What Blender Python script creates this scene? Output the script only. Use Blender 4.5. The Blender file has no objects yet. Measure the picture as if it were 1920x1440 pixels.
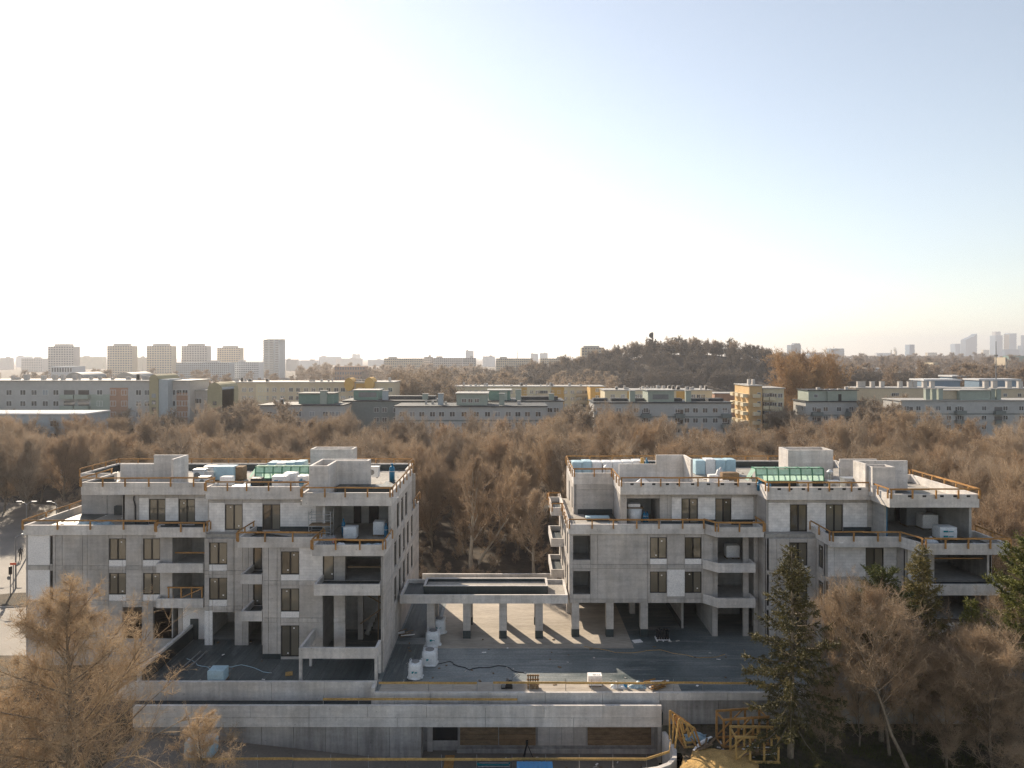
import bpy, math, random
import numpy as np
from mathutils import Vector, Matrix

SC = bpy.context.scene
COL = SC.collection
rnd = random.Random(7)

# ------------------------------------------------------------------ camera, sky, sun, exposure
CAM_Z, FOC, CX, HY = 24.0, 1280.0, 960.0, 668.0      # metres, pixels of a 1920 px wide frame
cam = bpy.data.cameras.new('camera')
cam.sensor_width = 36.0
cam.lens = 36.0 * FOC / 1920.0
cam.shift_y = (HY - 720.0) / 1920.0
cam.clip_start, cam.clip_end = 0.5, 40000.0
camo = bpy.data.objects.new('camera', cam)
camo.location = (0, 0, CAM_Z)
camo.rotation_euler = (math.radians(90), 0, 0)
COL.objects.link(camo)
SC.camera = camo

SUN_AZ, SUN_EL = math.radians(-28.7), math.radians(29.0)   # azimuth from +Y towards +X
world = bpy.data.worlds.new('World')
SC.world = world
world.use_nodes = True
wn = world.node_tree
wn.nodes.clear()
sky = wn.nodes.new('ShaderNodeTexSky')
sky.sky_type = 'NISHITA'
sky.sun_disc = False
sky.sun_elevation = SUN_EL
sky.sun_rotation = SUN_AZ
sky.altitude = 100
sky.air_density = 1.2
sky.dust_density = 0.08
sky.ozone_density = 1.0
bgn = wn.nodes.new('ShaderNodeBackground')
bgn.inputs['Strength'].default_value = 0.10
won = wn.nodes.new('ShaderNodeOutputWorld')
hsv = wn.nodes.new('ShaderNodeHueSaturation')          # hazy late-winter sky: less saturated all over
hsv.inputs['Saturation'].default_value = 0.62
wn.links.new(sky.outputs[0], hsv.inputs['Color'])
wn.links.new(hsv.outputs[0], bgn.inputs['Color'])
wn.links.new(bgn.outputs[0], won.inputs['Surface'])

sun = bpy.data.lights.new('sun', 'SUN')
sun.energy = 5.0
sun.angle = math.radians(0.6)
sun.color = (1.0, 0.85, 0.66)
suno = bpy.data.objects.new('sun', sun)
sdir = Vector((math.sin(SUN_AZ) * math.cos(SUN_EL), math.cos(SUN_AZ) * math.cos(SUN_EL), math.sin(SUN_EL)))
suno.rotation_euler = sdir.to_track_quat('Z', 'Y').to_euler()
suno.location = (-40, 60, 80)
COL.objects.link(suno)

SC.view_settings.view_transform = 'Standard'
SC.view_settings.look = 'None'
SC.view_settings.gamma = 1.0
SC.view_settings.use_curve_mapping = False
SC.view_settings.exposure = 0.68
SC.render.engine = 'CYCLES'
SC.cycles.use_denoising = True
SC.cycles.denoiser = 'OPENIMAGEDENOISE'
SC.cycles.denoising_input_passes = 'RGB_ALBEDO_NORMAL'
SC.cycles.denoising_prefilter = 'NONE'
SC.cycles.use_adaptive_sampling = True
SC.cycles.adaptive_threshold = 0.025
SC.cycles.sample_clamp_indirect = 2.0
SC.cycles.max_bounces = 5
SC.cycles.diffuse_bounces = 3
SC.cycles.glossy_bounces = 2
SC.cycles.transparent_max_bounces = 6
SC.cycles.volume_bounces = 0
SC.cycles.caustics_reflective = False
SC.cycles.caustics_refractive = False

# ------------------------------------------------------------------ helpers
def WX(px, D): return (px - CX) / FOC * D
def WZ(py, D): return CAM_Z - (py - HY) / FOC * D
ZP = -0.9        # plaza deck level
ZG = -3.2        # street level

def newmat(name):
    m = bpy.data.materials.new(name)
    m.use_nodes = True
    nt = m.node_tree
    b = nt.nodes['Principled BSDF']
    return m, nt, b

def node(nt, t, **kw):
    n = nt.nodes.new(t)
    for k, v in kw.items():
        if k in n.inputs: n.inputs[k].default_value = v
        else: setattr(n, k, v)
    return n

def mat(name, col, rough=0.8, var=0.25, scale=0.6, col2=None, stretch=(1, 1, 1), fine=0.12, fscale=9.0, bump=0.0, bscale=14.0,
        objvar=0.0, spec=0.4, metal=0.0, trans=0.0):
    """Procedural surface: large blotches (col..col2), fine grain, optional bump and per-object tint, all in world space."""
    m, nt, b = newmat(name)
    L = nt.links.new
    geo = node(nt, 'ShaderNodeNewGeometry')
    mp = node(nt, 'ShaderNodeMapping')
    mp.inputs['Scale'].default_value = stretch
    L(geo.outputs['Position'], mp.inputs['Vector'])
    n1 = node(nt, 'ShaderNodeTexNoise', Scale=scale, Detail=5.0, Roughness=0.6)
    L(mp.outputs[0], n1.inputs['Vector'])
    if col2 is None: col2 = tuple(c * (1 - var) for c in col)
    ramp = node(nt, 'ShaderNodeValToRGB')
    ramp.color_ramp.elements[0].position = 0.32
    ramp.color_ramp.elements[1].position = 0.68
    ramp.color_ramp.elements[0].color = (*col2, 1)
    ramp.color_ramp.elements[1].color = (*col, 1)
    L(n1.outputs[0], ramp.inputs[0])
    n2 = node(nt, 'ShaderNodeTexNoise', Scale=fscale, Detail=3.0)
    L(mp.outputs[0], n2.inputs['Vector'])
    mr = node(nt, 'ShaderNodeMapRange')
    mr.inputs[1].default_value, mr.inputs[2].default_value = 0.3, 0.7
    mr.inputs[3].default_value, mr.inputs[4].default_value = 1 - fine, 1 + fine
    L(n2.outputs[0], mr.inputs[0])
    val = mr.outputs[0]
    if objvar > 0:
        oi = node(nt, 'ShaderNodeObjectInfo')
        m2 = node(nt, 'ShaderNodeMapRange')
        m2.inputs[3].default_value, m2.inputs[4].default_value = 1 - objvar, 1 + objvar
        L(oi.outputs['Random'], m2.inputs[0])
        mm = node(nt, 'ShaderNodeMath', operation='MULTIPLY')
        L(val, mm.inputs[0]); L(m2.outputs[0], mm.inputs[1])
        val = mm.outputs[0]
    mul = node(nt, 'ShaderNodeVectorMath', operation='SCALE')
    L(ramp.outputs[0], mul.inputs[0]); L(val, mul.inputs['Scale'])
    L(mul.outputs[0], b.inputs['Base Color'])
    b.inputs['Roughness'].default_value = rough
    b.inputs['Specular IOR Level'].default_value = spec
    b.inputs['Metallic'].default_value = metal
    if bump > 0:
        n3 = node(nt, 'ShaderNodeTexNoise', Scale=bscale, Detail=4.0)
        L(mp.outputs[0], n3.inputs['Vector'])
        bp = node(nt, 'ShaderNodeBump', Strength=bump, Distance=0.03)
        L(n3.outputs[0], bp.inputs['Height'])
        L(bp.outputs[0], b.inputs['Normal'])
    if trans > 0:
        tr = node(nt, 'ShaderNodeBsdfTranslucent')
        L(mul.outputs[0], tr.inputs['Color'])
        mx = node(nt, 'ShaderNodeMixShader'); mx.inputs[0].default_value = trans
        L(b.outputs[0], mx.inputs[1]); L(tr.outputs[0], mx.inputs[2])
        L(mx.outputs[0], nt.nodes['Material Output'].inputs['Surface'])
    return m

def concrete(name, col, streak=0.10, objvar=0.09, damp=0.25):
    """Cast concrete: cloudy tone, vertical run-off streaks, formwork pores."""
    m, nt, b = newmat(name)
    L = nt.links.new
    geo = node(nt, 'ShaderNodeNewGeometry')
    def noise(scale, stretch, det=5.0):
        mp = node(nt, 'ShaderNodeMapping'); mp.inputs['Scale'].default_value = stretch
        L(geo.outputs['Position'], mp.inputs['Vector'])
        n = node(nt, 'ShaderNodeTexNoise', Scale=scale, Detail=det, Roughness=0.62)
        L(mp.outputs[0], n.inputs['Vector']); return n.outputs[0]
    def rng(v, a, c, lo=0.3, hi=0.7):
        r = node(nt, 'ShaderNodeMapRange')
        r.inputs[1].default_value, r.inputs[2].default_value = lo, hi
        r.inputs[3].default_value, r.inputs[4].default_value = a, c
        L(v, r.inputs[0]); return r.outputs[0]
    def mulv(a, c):
        k = node(nt, 'ShaderNodeMath', operation='MULTIPLY'); L(a, k.inputs[0]); L(c, k.inputs[1]); return k.outputs[0]
    v = rng(noise(0.35, (1, 1, 1)), 1 - damp, 1.12)
    v = mulv(v, rng(noise(1.0, (2.2, 2.2, 0.18)), 1 - streak, 1.06, 0.35, 0.6))
    v = mulv(v, rng(noise(5.0, (1, 1, 1)), 0.9, 1.08))
    v = mulv(v, rng(noise(24.0, (1, 1, 1), 2.0), 0.94, 1.04))
    vo = node(nt, 'ShaderNodeTexVoronoi', Scale=1.3)
    L(geo.outputs['Position'], vo.inputs['Vector'])
    v = mulv(v, rng(vo.outputs['Distance'], 0.5, 1.0, 0.0, 0.09))
    v = mulv(v, rng(noise(0.9, (0.25, 0.25, 2.6)), 0.9, 1.05, 0.35, 0.6))
    oi = node(nt, 'ShaderNodeObjectInfo')
    v = mulv(v, rng(oi.outputs['Random'], 1 - objvar, 1 + objvar, 0, 1))
    cl = node(nt, 'ShaderNodeValToRGB')
    cl.color_ramp.elements[0].color = (col[0] * 0.95, col[1] * 0.99, col[2] * 1.06, 1)
    cl.color_ramp.elements[1].color = (col[0] * 1.05, col[1] * 1.0, col[2] * 0.93, 1)
    L(noise(0.5, (1, 1, 1)), cl.inputs[0])
    sc = node(nt, 'ShaderNodeVectorMath', operation='SCALE')
    L(cl.outputs[0], sc.inputs[0]); L(v, sc.inputs['Scale'])
    L(sc.outputs[0], b.inputs['Base Color'])
    b.inputs['Roughness'].default_value = 0.85
    b.inputs['Specular IOR Level'].default_value = 0.3
    bp = node(nt, 'ShaderNodeBump', Strength=0.25, Distance=0.02)
    L(noise(9.0, (1, 1, 1)), bp.inputs['Height'])
    L(bp.outputs[0], b.inputs['Normal'])
    return m

def blockwork(name, col, joint, bw=0.5, bh=0.25):
    """Thin-jointed silicate blockwork (blocks only a few pixels high), faces chipped and dusty."""
    m, nt, b = newmat(name)
    L = nt.links.new
    geo = node(nt, 'ShaderNodeNewGeometry')
    sp = node(nt, 'ShaderNodeSeparateXYZ'); L(geo.outputs['Position'], sp.inputs[0])
    ad = node(nt, 'ShaderNodeMath', operation='ADD'); L(sp.outputs[0], ad.inputs[0]); L(sp.outputs[1], ad.inputs[1])
    cb = node(nt, 'ShaderNodeCombineXYZ'); L(ad.outputs[0], cb.inputs[0]); L(sp.outputs[2], cb.inputs[1])
    br = node(nt, 'ShaderNodeTexBrick', Scale=1.0)
    br.inputs['Color1'].default_value = (*col, 1)
    br.inputs['Color2'].default_value = (*[c * 0.9 for c in col], 1)
    br.inputs['Mortar'].default_value = (*joint, 1)
    br.inputs['Mortar Size'].default_value = 0.012
    br.inputs['Brick Width'].default_value = bw
    br.inputs['Row Height'].default_value = bh
    L(cb.outputs[0], br.inputs['Vector'])
    n = node(nt, 'ShaderNodeTexNoise', Scale=1.6, Detail=5.0); L(geo.outputs['Position'], n.inputs['Vector'])
    r = node(nt, 'ShaderNodeMapRange'); r.inputs[1].default_value, r.inputs[2].default_value = 0.3, 0.7
    r.inputs[3].default_value, r.inputs[4].default_value = 0.8, 1.08
    L(n.outputs[0], r.inputs[0])
    s = node(nt, 'ShaderNodeVectorMath', operation='SCALE'); L(br.outputs[0], s.inputs[0]); L(r.outputs[0], s.inputs['Scale'])
    L(s.outputs[0], b.inputs['Base Color'])
    b.inputs['Roughness'].default_value = 0.9
    b.inputs['Specular IOR Level'].default_value = 0.2
    bp = node(nt, 'ShaderNodeBump', Strength=0.4, Distance=0.01, invert=True); L(br.outputs['Fac'], bp.inputs['Height']); L(bp.outputs[0], b.inputs['Normal'])
    return m

def membrane(name, col, col2, seam=1.0, rough=(0.35, 0.75), axis=1, dust=(0.2, 0.2, 0.19), dustamt=0.35):
    """Bitumen sheet laid in rolls: seams every metre, dusty drag marks along the roll, patchy sheen."""
    m, nt, b = newmat(name)
    L = nt.links.new
    geo = node(nt, 'ShaderNodeNewGeometry')
    st = (0.16, 1.6, 1) if axis == 1 else (1.6, 0.16, 1)
    mp = node(nt, 'ShaderNodeMapping'); mp.inputs['Scale'].default_value = st
    L(geo.outputs['Position'], mp.inputs['Vector'])
    n1 = node(nt, 'ShaderNodeTexNoise', Scale=1.1, Detail=6.0, Roughness=0.68, Distortion=0.6); L(mp.outputs[0], n1.inputs['Vector'])
    n2 = node(nt, 'ShaderNodeTexNoise', Scale=0.12, Detail=4.0); L(geo.outputs['Position'], n2.inputs['Vector'])
    n3 = node(nt, 'ShaderNodeTexNoise', Scale=7.0, Detail=3.0); L(geo.outputs['Position'], n3.inputs['Vector'])
    ramp = node(nt, 'ShaderNodeValToRGB')
    ramp.color_ramp.elements[0].position, ramp.color_ramp.elements[1].position = 0.36, 0.62
    ramp.color_ramp.elements[0].color, ramp.color_ramp.elements[1].color = (*col, 1), (*col2, 1)
    L(n2.outputs[0], ramp.inputs[0])
    dr = node(nt, 'ShaderNodeMapRange'); dr.inputs[1].default_value, dr.inputs[2].default_value = 0.5, 0.72
    dr.inputs[3].default_value, dr.inputs[4].default_value = 0.0, dustamt
    L(n1.outputs[0], dr.inputs[0])
    mx = node(nt, 'ShaderNodeMix', data_type='RGBA')
    L(dr.outputs[0], mx.inputs[0]); L(ramp.outputs[0], mx.inputs[6]); mx.inputs[7].default_value = (*dust, 1)
    sp = node(nt, 'ShaderNodeSeparateXYZ'); L(geo.outputs['Position'], sp.inputs[0])
    fr = node(nt, 'ShaderNodeMath', operation='FRACT')
    dv = node(nt, 'ShaderNodeMath', operation='DIVIDE'); dv.inputs[1].default_value = seam
    L(sp.outputs[axis], dv.inputs[0]); L(dv.outputs[0], fr.inputs[0])
    lt = node(nt, 'ShaderNodeMath', operation='LESS_THAN'); lt.inputs[1].default_value = 0.07; L(fr.outputs[0], lt.inputs[0])
    sm = node(nt, 'ShaderNodeMapRange'); sm.inputs[3].default_value, sm.inputs[4].default_value = 1.0, 0.72; L(lt.outputs[0], sm.inputs[0])
    gr = node(nt, 'ShaderNodeMapRange'); gr.inputs[1].default_value, gr.inputs[2].default_value = 0.3, 0.7
    gr.inputs[3].default_value, gr.inputs[4].default_value = 0.8, 1.2; L(n3.outputs[0], gr.inputs[0])
    m2 = node(nt, 'ShaderNodeMath', operation='MULTIPLY'); L(sm.outputs[0], m2.inputs[0]); L(gr.outputs[0], m2.inputs[1])
    s = node(nt, 'ShaderNodeVectorMath', operation='SCALE'); L(mx.outputs[2], s.inputs[0]); L(m2.outputs[0], s.inputs['Scale'])
    L(s.outputs[0], b.inputs['Base Color'])
    rr = node(nt, 'ShaderNodeMapRange'); rr.inputs[1].default_value, rr.inputs[2].default_value = 0.35, 0.65
    rr.inputs[3].default_value, rr.inputs[4].default_value = rough
    L(n1.outputs[0], rr.inputs[0]); L(rr.outputs[0], b.inputs['Roughness'])
    b.inputs['Specular IOR Level'].default_value = 0.6
    bp = node(nt, 'ShaderNodeBump', Strength=0.3, Distance=0.02); L(n3.outputs[0], bp.inputs['Height']); L(bp.outputs[0], b.inputs['Normal'])
    return m

def glass(name, tint=(0.05, 0.042, 0.035), blind=False):
    m, nt, b = newmat(name)
    L = nt.links.new
    oi = node(nt, 'ShaderNodeObjectInfo')
    r = node(nt, 'ShaderNodeValToRGB')
    r.color_ramp.elements[0].color = (*[c * 0.6 for c in tint], 1)
    r.color_ramp.elements[1].color = (*[c * 1.7 for c in tint], 1)
    r.color_ramp.elements[1].position = 0.8
    if blind:
        e = r.color_ramp.elements.new(1.0); e.color = (*[min(.6, c * 6) for c in tint], 1)
    L(oi.outputs['Random'], r.inputs[0]); L(r.outputs[0], b.inputs['Base Color'])
    b.inputs['Roughness'].default_value = 0.06
    b.inputs['IOR'].default_value = 2.1
    return m

M = {}
M['conc'] = concrete('cast_concrete', (0.54, 0.50, 0.462))
M['conc_band'] = concrete('cast_concrete_slab_edge', (0.56, 0.52, 0.48), 0.24)
M['conc_par'] = concrete('parapet_concrete', (0.68, 0.64, 0.60), 0.12, 0.05)
M['conc_dark'] = concrete('weathered_concrete', (0.43, 0.405, 0.38), 0.3, 0.05, 0.35)
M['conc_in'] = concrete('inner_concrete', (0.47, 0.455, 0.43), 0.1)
M['block'] = blockwork('white_silicate_blockwork', (0.93, 0.88, 0.84), (0.74, 0.69, 0.65))
M['infill'] = mat('white_infill_board', (0.92, 0.88, 0.85), 0.9, 0.12, 0.9)
M['deck'] = membrane('plaza_membrane', (0.062, 0.086, 0.092), (0.215, 0.235, 0.235), 1.0, (0.38, 0.6), 1, (0.38, 0.375, 0.355), 0.7)
M['bitumen'] = membrane('black_bitumen_sheet', (0.016, 0.026, 0.028), (0.035, 0.048, 0.05), 1.0, (0.4, 0.7), 0, (0.12, 0.125, 0.125), 0.25)
M['dusty'] = membrane('dusty_bitumen_sheet', (0.035, 0.05, 0.053), (0.085, 0.10, 0.10), 1.0, (0.45, 0.75), 0, (0.28, 0.29, 0.28), 0.5)
M['screed_sun'] = mat('pale_screed_and_sun_tint', (0.47, 0.41, 0.34), 0.75, 0.3, 0.5, None, (0.3, 1.6, 1), 0.15, 6.0)  # screed tone of the edge strip; doubles as painted sun under the canopy
M['roofdeck'] = mat('screeded_roof_deck', (0.42, 0.39, 0.35), 0.9, 0.3, 0.35, None, (1, 1, 1), 0.15, 4.0, 0.2)
M['timber'] = mat('raw_timber', (0.46, 0.24, 0.08), 0.75, 0.35, 1.2, None, (1, 1, 1), 0.2, 8.0, objvar=0.15)
M['timber_y'] = mat('yellow_shuttering_timber', (0.56, 0.35, 0.12), 0.7, 0.3, 1.0, None, (1, 1, 1), 0.2, 8.0, objvar=0.12)
M['oldwood'] = mat('weathered_board', (0.25, 0.17, 0.10), 0.85, 0.4, 1.5, None, (1, 1, 4), 0.2, 8.0, objvar=0.15)
M['frame'] = mat('dark_bronze_frame', (0.018, 0.016, 0.014), 0.45, 0.2)
M['glass'] = glass('window_glass', (0.12, 0.105, 0.08))
M['white'] = mat('white_plastic_wrap', (0.72, 0.73, 0.74), 0.45, 0.12, 2.0, None, (1, 1, 1), 0.1, 9.0, 0.3)
M['paleblue'] = mat('pale_blue_insulation', (0.42, 0.58, 0.66), 0.7, 0.15, 1.5, None, (1, 1, 1), 0.08)
M['blue'] = mat('blue_paint', (0.01, 0.16, 0.30), 0.45, 0.15)
M['teal'] = mat('teal_print', (0.0, 0.22, 0.26), 0.6, 0.1)
M['grey'] = mat('grey_plastic', (0.22, 0.22, 0.22), 0.6, 0.2)
M['steel'] = mat('galvanised_steel', (0.42, 0.43, 0.44), 0.45, 0.2, 3.0, metal=0.6)
M['black'] = mat('black_rubber', (0.02, 0.02, 0.022), 0.6, 0.2)
M['brown'] = mat('brown_cardboard', (0.28, 0.18, 0.10), 0.9, 0.3, 2.0)
M['orange'] = mat('orange_plastic', (0.75, 0.10, 0.02), 0.5, 0.1)

def mesh(name, V, F, mats):
    me = bpy.data.meshes.new(name)
    me.from_pydata(V, [], F)
    if not isinstance(mats, (list, tuple)): mats = [mats]
    for m in mats: me.materials.append(m)
    me.update()
    return me

def link(name, me, parent=None, loc=None, rz=0.0):
    o = bpy.data.objects.new(name, me)
    COL.objects.link(o)
    if parent is not None: o.parent = parent
    if loc is not None: o.location = loc
    if rz: o.rotation_euler = (0, 0, rz)
    return o

def tag(o, label=None, cat=None, group=None, kind=None):
    if label: o['label'] = label
    if cat: o['category'] = cat
    if group: o['group'] = group
    if kind: o['kind'] = kind
    return o

ORG = {}
def thing(name, label, cat, loc, group=None, rz=0.0):
    o = link(name, None, None, loc, rz)
    ORG[o.name] = Vector(loc)
    return tag(o, label, cat, group)

class MB:
    def __init__(s): s.v, s.f, s.mi = [], [], []
    def add(s, V, F, mi=0):
        n = len(s.v); s.v += [tuple(p) for p in V]
        s.f += [tuple(i + n for i in f) for f in F]; s.mi += [mi] * len(F); return s
    def box(s, x0, x1, y0, y1, z0, z1, mi=0, rot=0.0):
        V = [(x0, y0, z0), (x1, y0, z0), (x1, y1, z0), (x0, y1, z0), (x0, y0, z1), (x1, y0, z1), (x1, y1, z1), (x0, y1, z1)]
        if rot:
            cx, cy = (x0 + x1) / 2, (y0 + y1) / 2; c, q = math.cos(rot), math.sin(rot)
            V = [(cx + (x - cx) * c - (y - cy) * q, cy + (x - cx) * q + (y - cy) * c, z) for x, y, z in V]
        return s.add(V, [(0, 3, 2, 1), (4, 5, 6, 7), (0, 1, 5, 4), (1, 2, 6, 5), (2, 3, 7, 6), (3, 0, 4, 7)], mi)
    def beam(s, a, b, w, h=None, mi=0, up=(0, 0, 1)):
        """A square-cut beam from a to b."""
        a, b = Vector(a), Vector(b); h = h or w
        d = (b - a).normalized(); u = Vector(up)
        if abs(d.dot(u)) > 0.98: u = Vector((1, 0, 0))
        sx = d.cross(u).normalized(); sz = sx.cross(d).normalized()
        V = [p + sx * (i * w / 2) + sz * (j * h / 2) for p in (a, b) for i, j in ((-1, -1), (1, -1), (1, 1), (-1, 1))]
        return s.add(V, [(3, 2, 1, 0), (4, 5, 6, 7), (0, 1, 5, 4), (1, 2, 6, 5), (2, 3, 7, 6), (3, 0, 4, 7)], mi)
    def tube(s, pts, rad, n=8, mi=0, cap=True):
        pts = [Vector(p) for p in pts]
        if not isinstance(rad, (list, tuple)): rad = [rad] * len(pts)
        V, F = [], []
        for i, p in enumerate(pts):
            d = (pts[min(i + 1, len(pts) - 1)] - pts[max(i - 1, 0)]).normalized()
            u = Vector((0, 0, 1)) if abs(d.z) < 0.95 else Vector((1, 0, 0))
            a = d.cross(u).normalized(); c = a.cross(d)
            V += [p + (a * math.cos(k * 2 * math.pi / n) + c * math.sin(k * 2 * math.pi / n)) * rad[i] for k in range(n)]
        for i in range(len(pts) - 1):
            for k in range(n):
                F.append((i * n + k, i * n + (k + 1) % n, (i + 1) * n + (k + 1) % n, (i + 1) * n + k))
        if cap:
            F.append(tuple(range(n))[::-1]); F.append(tuple((len(pts) - 1) * n + k for k in range(n)))
        return s.add(V, F, mi)
    def prism(s, poly, z0, z1, mi=0):
        n = len(poly)
        V = [(x, y, z0) for x, y in poly] + [(x, y, z1) for x, y in poly]
        F = [tuple(range(n))[::-1], tuple(range(n, 2 * n))] + [(i, (i + 1) % n, n + (i + 1) % n, n + i) for i in range(n)]
        return s.add(V, F, mi)
    def build(s, name, mats, parent=None, kind=None):
        V = s.v
        if parent is not None:
            r = parent
            while r.parent is not None: r = r.parent
            o = ORG.get(r.name, Vector((0, 0, 0)))
            V = [(x - o.x, y - o.y, z - o.z) for x, y, z in V]
        me = mesh(name, V, s.f, mats)
        if len(me.materials) > 1: me.polygons.foreach_set('material_index', s.mi)
        ob = link(name, me, parent)
        if kind: ob['kind'] = kind
        return ob

def struct(name, mb, mats):
    return tag(mb.build(name, mats), kind='structure')

def smooth(o):
    o.data.polygons.foreach_set('use_smooth', [True] * len(o.data.polygons)); return o

def ribbon_mesh(pts, t, z0, z1, closed=False, off=0.0):
    """A wall of thickness t along a plan polyline (mitred), body to the LEFT of the walking direction."""
    n = len(pts); P = [Vector((p[0], p[1])) for p in pts]
    def offs(d):
        out = []
        for i in range(n):
            a = P[i - 1] if (i > 0 or closed) else None
            c = P[(i + 1) % n] if (i < n - 1 or closed) else None
            d1 = (P[i] - a).normalized() if a is not None else None
            d2 = (c - P[i]).normalized() if c is not None else None
            if d1 is None: d1 = d2
            if d2 is None: d2 = d1
            n1, n2 = Vector((-d1.y, d1.x)), Vector((-d2.y, d2.x))
            m = (n1 + n2); m = m / max(m.length_squared / 2, 1e-6)
            out.append(P[i] + m * d)
        return out
    A, B = offs(off), offs(off + t)
    V, F = [], []
    for i in range(n): V += [(A[i].x, A[i].y, z0), (B[i].x, B[i].y, z0), (B[i].x, B[i].y, z1), (A[i].x, A[i].y, z1)]
    for i in range(n if closed else n - 1):
        a, c = i * 4, ((i + 1) % n) * 4
        F += [(a, c, c + 3, a + 3), (a + 3, c + 3, c + 2, a + 2), (a + 2, c + 2, c + 1, a + 1), (a + 1, c + 1, c, a)]
    if not closed:
        F += [(0, 3, 2, 1), ((n - 1) * 4, (n - 1) * 4 + 1, (n - 1) * 4 + 2, (n - 1) * 4 + 3)]
    return V, F

def ribbon(par, name, pts, t, z0, z1, m, closed=False, off=0.0):
    V, F = ribbon_mesh(pts, t, z0, z1, closed, off)
    return MB().add(V, F).build(name, m, par)

_post = {}
def guard_rail(par, pts, ztop, m=None, h=0.5, step=2.0, low=0.35, name='guard_rail'):
    """Timber edge protection: a top board on posts nailed to the outer face of a parapet; posts are children of the rail."""
    m = m or M['timber']
    r = None
    for (a, b) in zip(pts[:-1], pts[1:]):
        a, b = Vector(a), Vector(b); L = (b - a).length; d = (b - a).normalized(); nr = Vector((-d.y, d.x)); k = max(1, math.ceil(L / 4.2))
        cuts = [0] + [L * (q + rnd.uniform(-.12, .12)) / k for q in range(1, k)] + [L]
        for q in range(k):
            lap = 0.12 if q else (-0.0); off = 0.04 + (0.028 if q % 2 else 0)
            p0, p1 = a + d * (cuts[q] - lap) - nr * off, a + d * cuts[q + 1] - nr * off
            z0, z1 = ztop + h - 0.07 + rnd.uniform(-.025, .02), ztop + h - 0.07 + rnd.uniform(-.025, .02)
            bd = MB().beam((p0.x, p0.y, z0), (p1.x, p1.y, z1), 0.026, rnd.choice((0.12, 0.14, 0.15))).build(name if r is None else 'rail_board', m, par if r is None else r)
            if r is None: r = bd
    root = par
    while root.parent is not None: root = root.parent
    o = ORG.get(root.name, Vector((0, 0, 0)))
    key = (m.name, round(h, 2), round(low, 2))
    if key not in _post:
        _post[key] = mesh('post', *(lambda b: (b.v, b.f))(MB().box(-0.055, 0.055, -0.05, 0.05, -low, h - 0.142)), m)
    for (a, b) in zip(pts[:-1], pts[1:]):
        a, b = Vector(a), Vector(b); L = (b - a).length
        k = max(1, round(L / step)); d = (b - a).normalized(); nr = Vector((-d.y, d.x))
        for i in range(k + 1):
            t = min(max(i / k, 0.08 / L), 1 - 0.08 / L)
            jit = rnd.uniform(-0.12, 0.12) if 0 < i < k else 0
            p = a + d * (L * t + jit) - nr * 0.112
            link('post', _post[key], r, (p.x - o.x, p.y - o.y, ztop - o.z), math.atan2(d.y, d.x))
    return r

# ------------------------------------------------------------------ facade builder
_pan = {}
def facade(par, axis, c, u0, u1, z0, z1, openings=(), ju=(), jz=(), sign=-1, blocks=(), t=0.22, m=None, name='concrete_panel', band=()):
    """A wall in the plane axis=c (axis 'y': faces -Y; axis 'x': faces sign*X) between u0..u1, z0..z1 with rectangular openings.
    Cast panels are separate pieces proud of a core, with open joints between them."""
    us = sorted({u0, u1, *[o[0] for o in openings], *[o[1] for o in openings], *ju, *[b[0] for b in blocks], *[b[1] for b in blocks]})
    us = [u for u in us if u0 - 1e-6 <= u <= u1 + 1e-6]
    core = MB(); o = ORG.get(par.name, Vector((0, 0, 0)))
    def place(mb, a, b, za, zb, d0, d1):
        if axis == 'y': mb.box(a, b, c + d0, c + d1, za, zb)
        elif sign < 0: mb.box(c + d0, c + d1, a, b, za, zb)
        else: mb.box(c - d1, c - d0, a, b, za, zb)
    for a, b in zip(us[:-1], us[1:]):
        if b - a < 0.01: continue
        mid = (a + b) / 2
        zs = {z0, z1, *[z for z in jz if z0 < z < z1]}
        for q in openings:
            if q[0] <= mid <= q[1]: zs |= {max(z0, q[2]), min(z1, q[3])}
        for q in blocks:
            if q[0] <= mid <= q[1]: zs |= {max(z0, q[2]), min(z1, q[3])}
        zs = sorted(zs)
        for za, zb in zip(zs[:-1], zs[1:]):
            if zb - za < 0.01: continue
            zm = (za + zb) / 2
            if any(q[0] <= mid <= q[1] and q[2] <= zm <= q[3] for q in openings): continue
            place(core, a, b, za, zb, 0.05, t)
            blk = [q for q in blocks if q[0] <= mid <= q[1] and q[2] <= zm <= q[3]]
            isb = any(za >= q[0] - 0.02 and zb <= q[1] + 0.02 for q in band)
            g = 0.016
            mb = MB()
            place(mb, a + g, b - g, za + g * 0.7, zb - g * 0.7, -0.03 if isb else (0.012 if blk else 0.0), 0.052)
            if blk:
                q = blk[0]; mm = M[q[4]] if len(q) > 4 else M['block']; nm = 'block_panel' if mm is M['block'] else 'infill_panel'
            elif isb: mm, nm = M['conc_band'], 'slab_edge'
            else: mm, nm = m or M['conc'], name
            mb.build(nm, mm, par)
    core.build('wall_core', M['conc_dark'], par)

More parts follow.
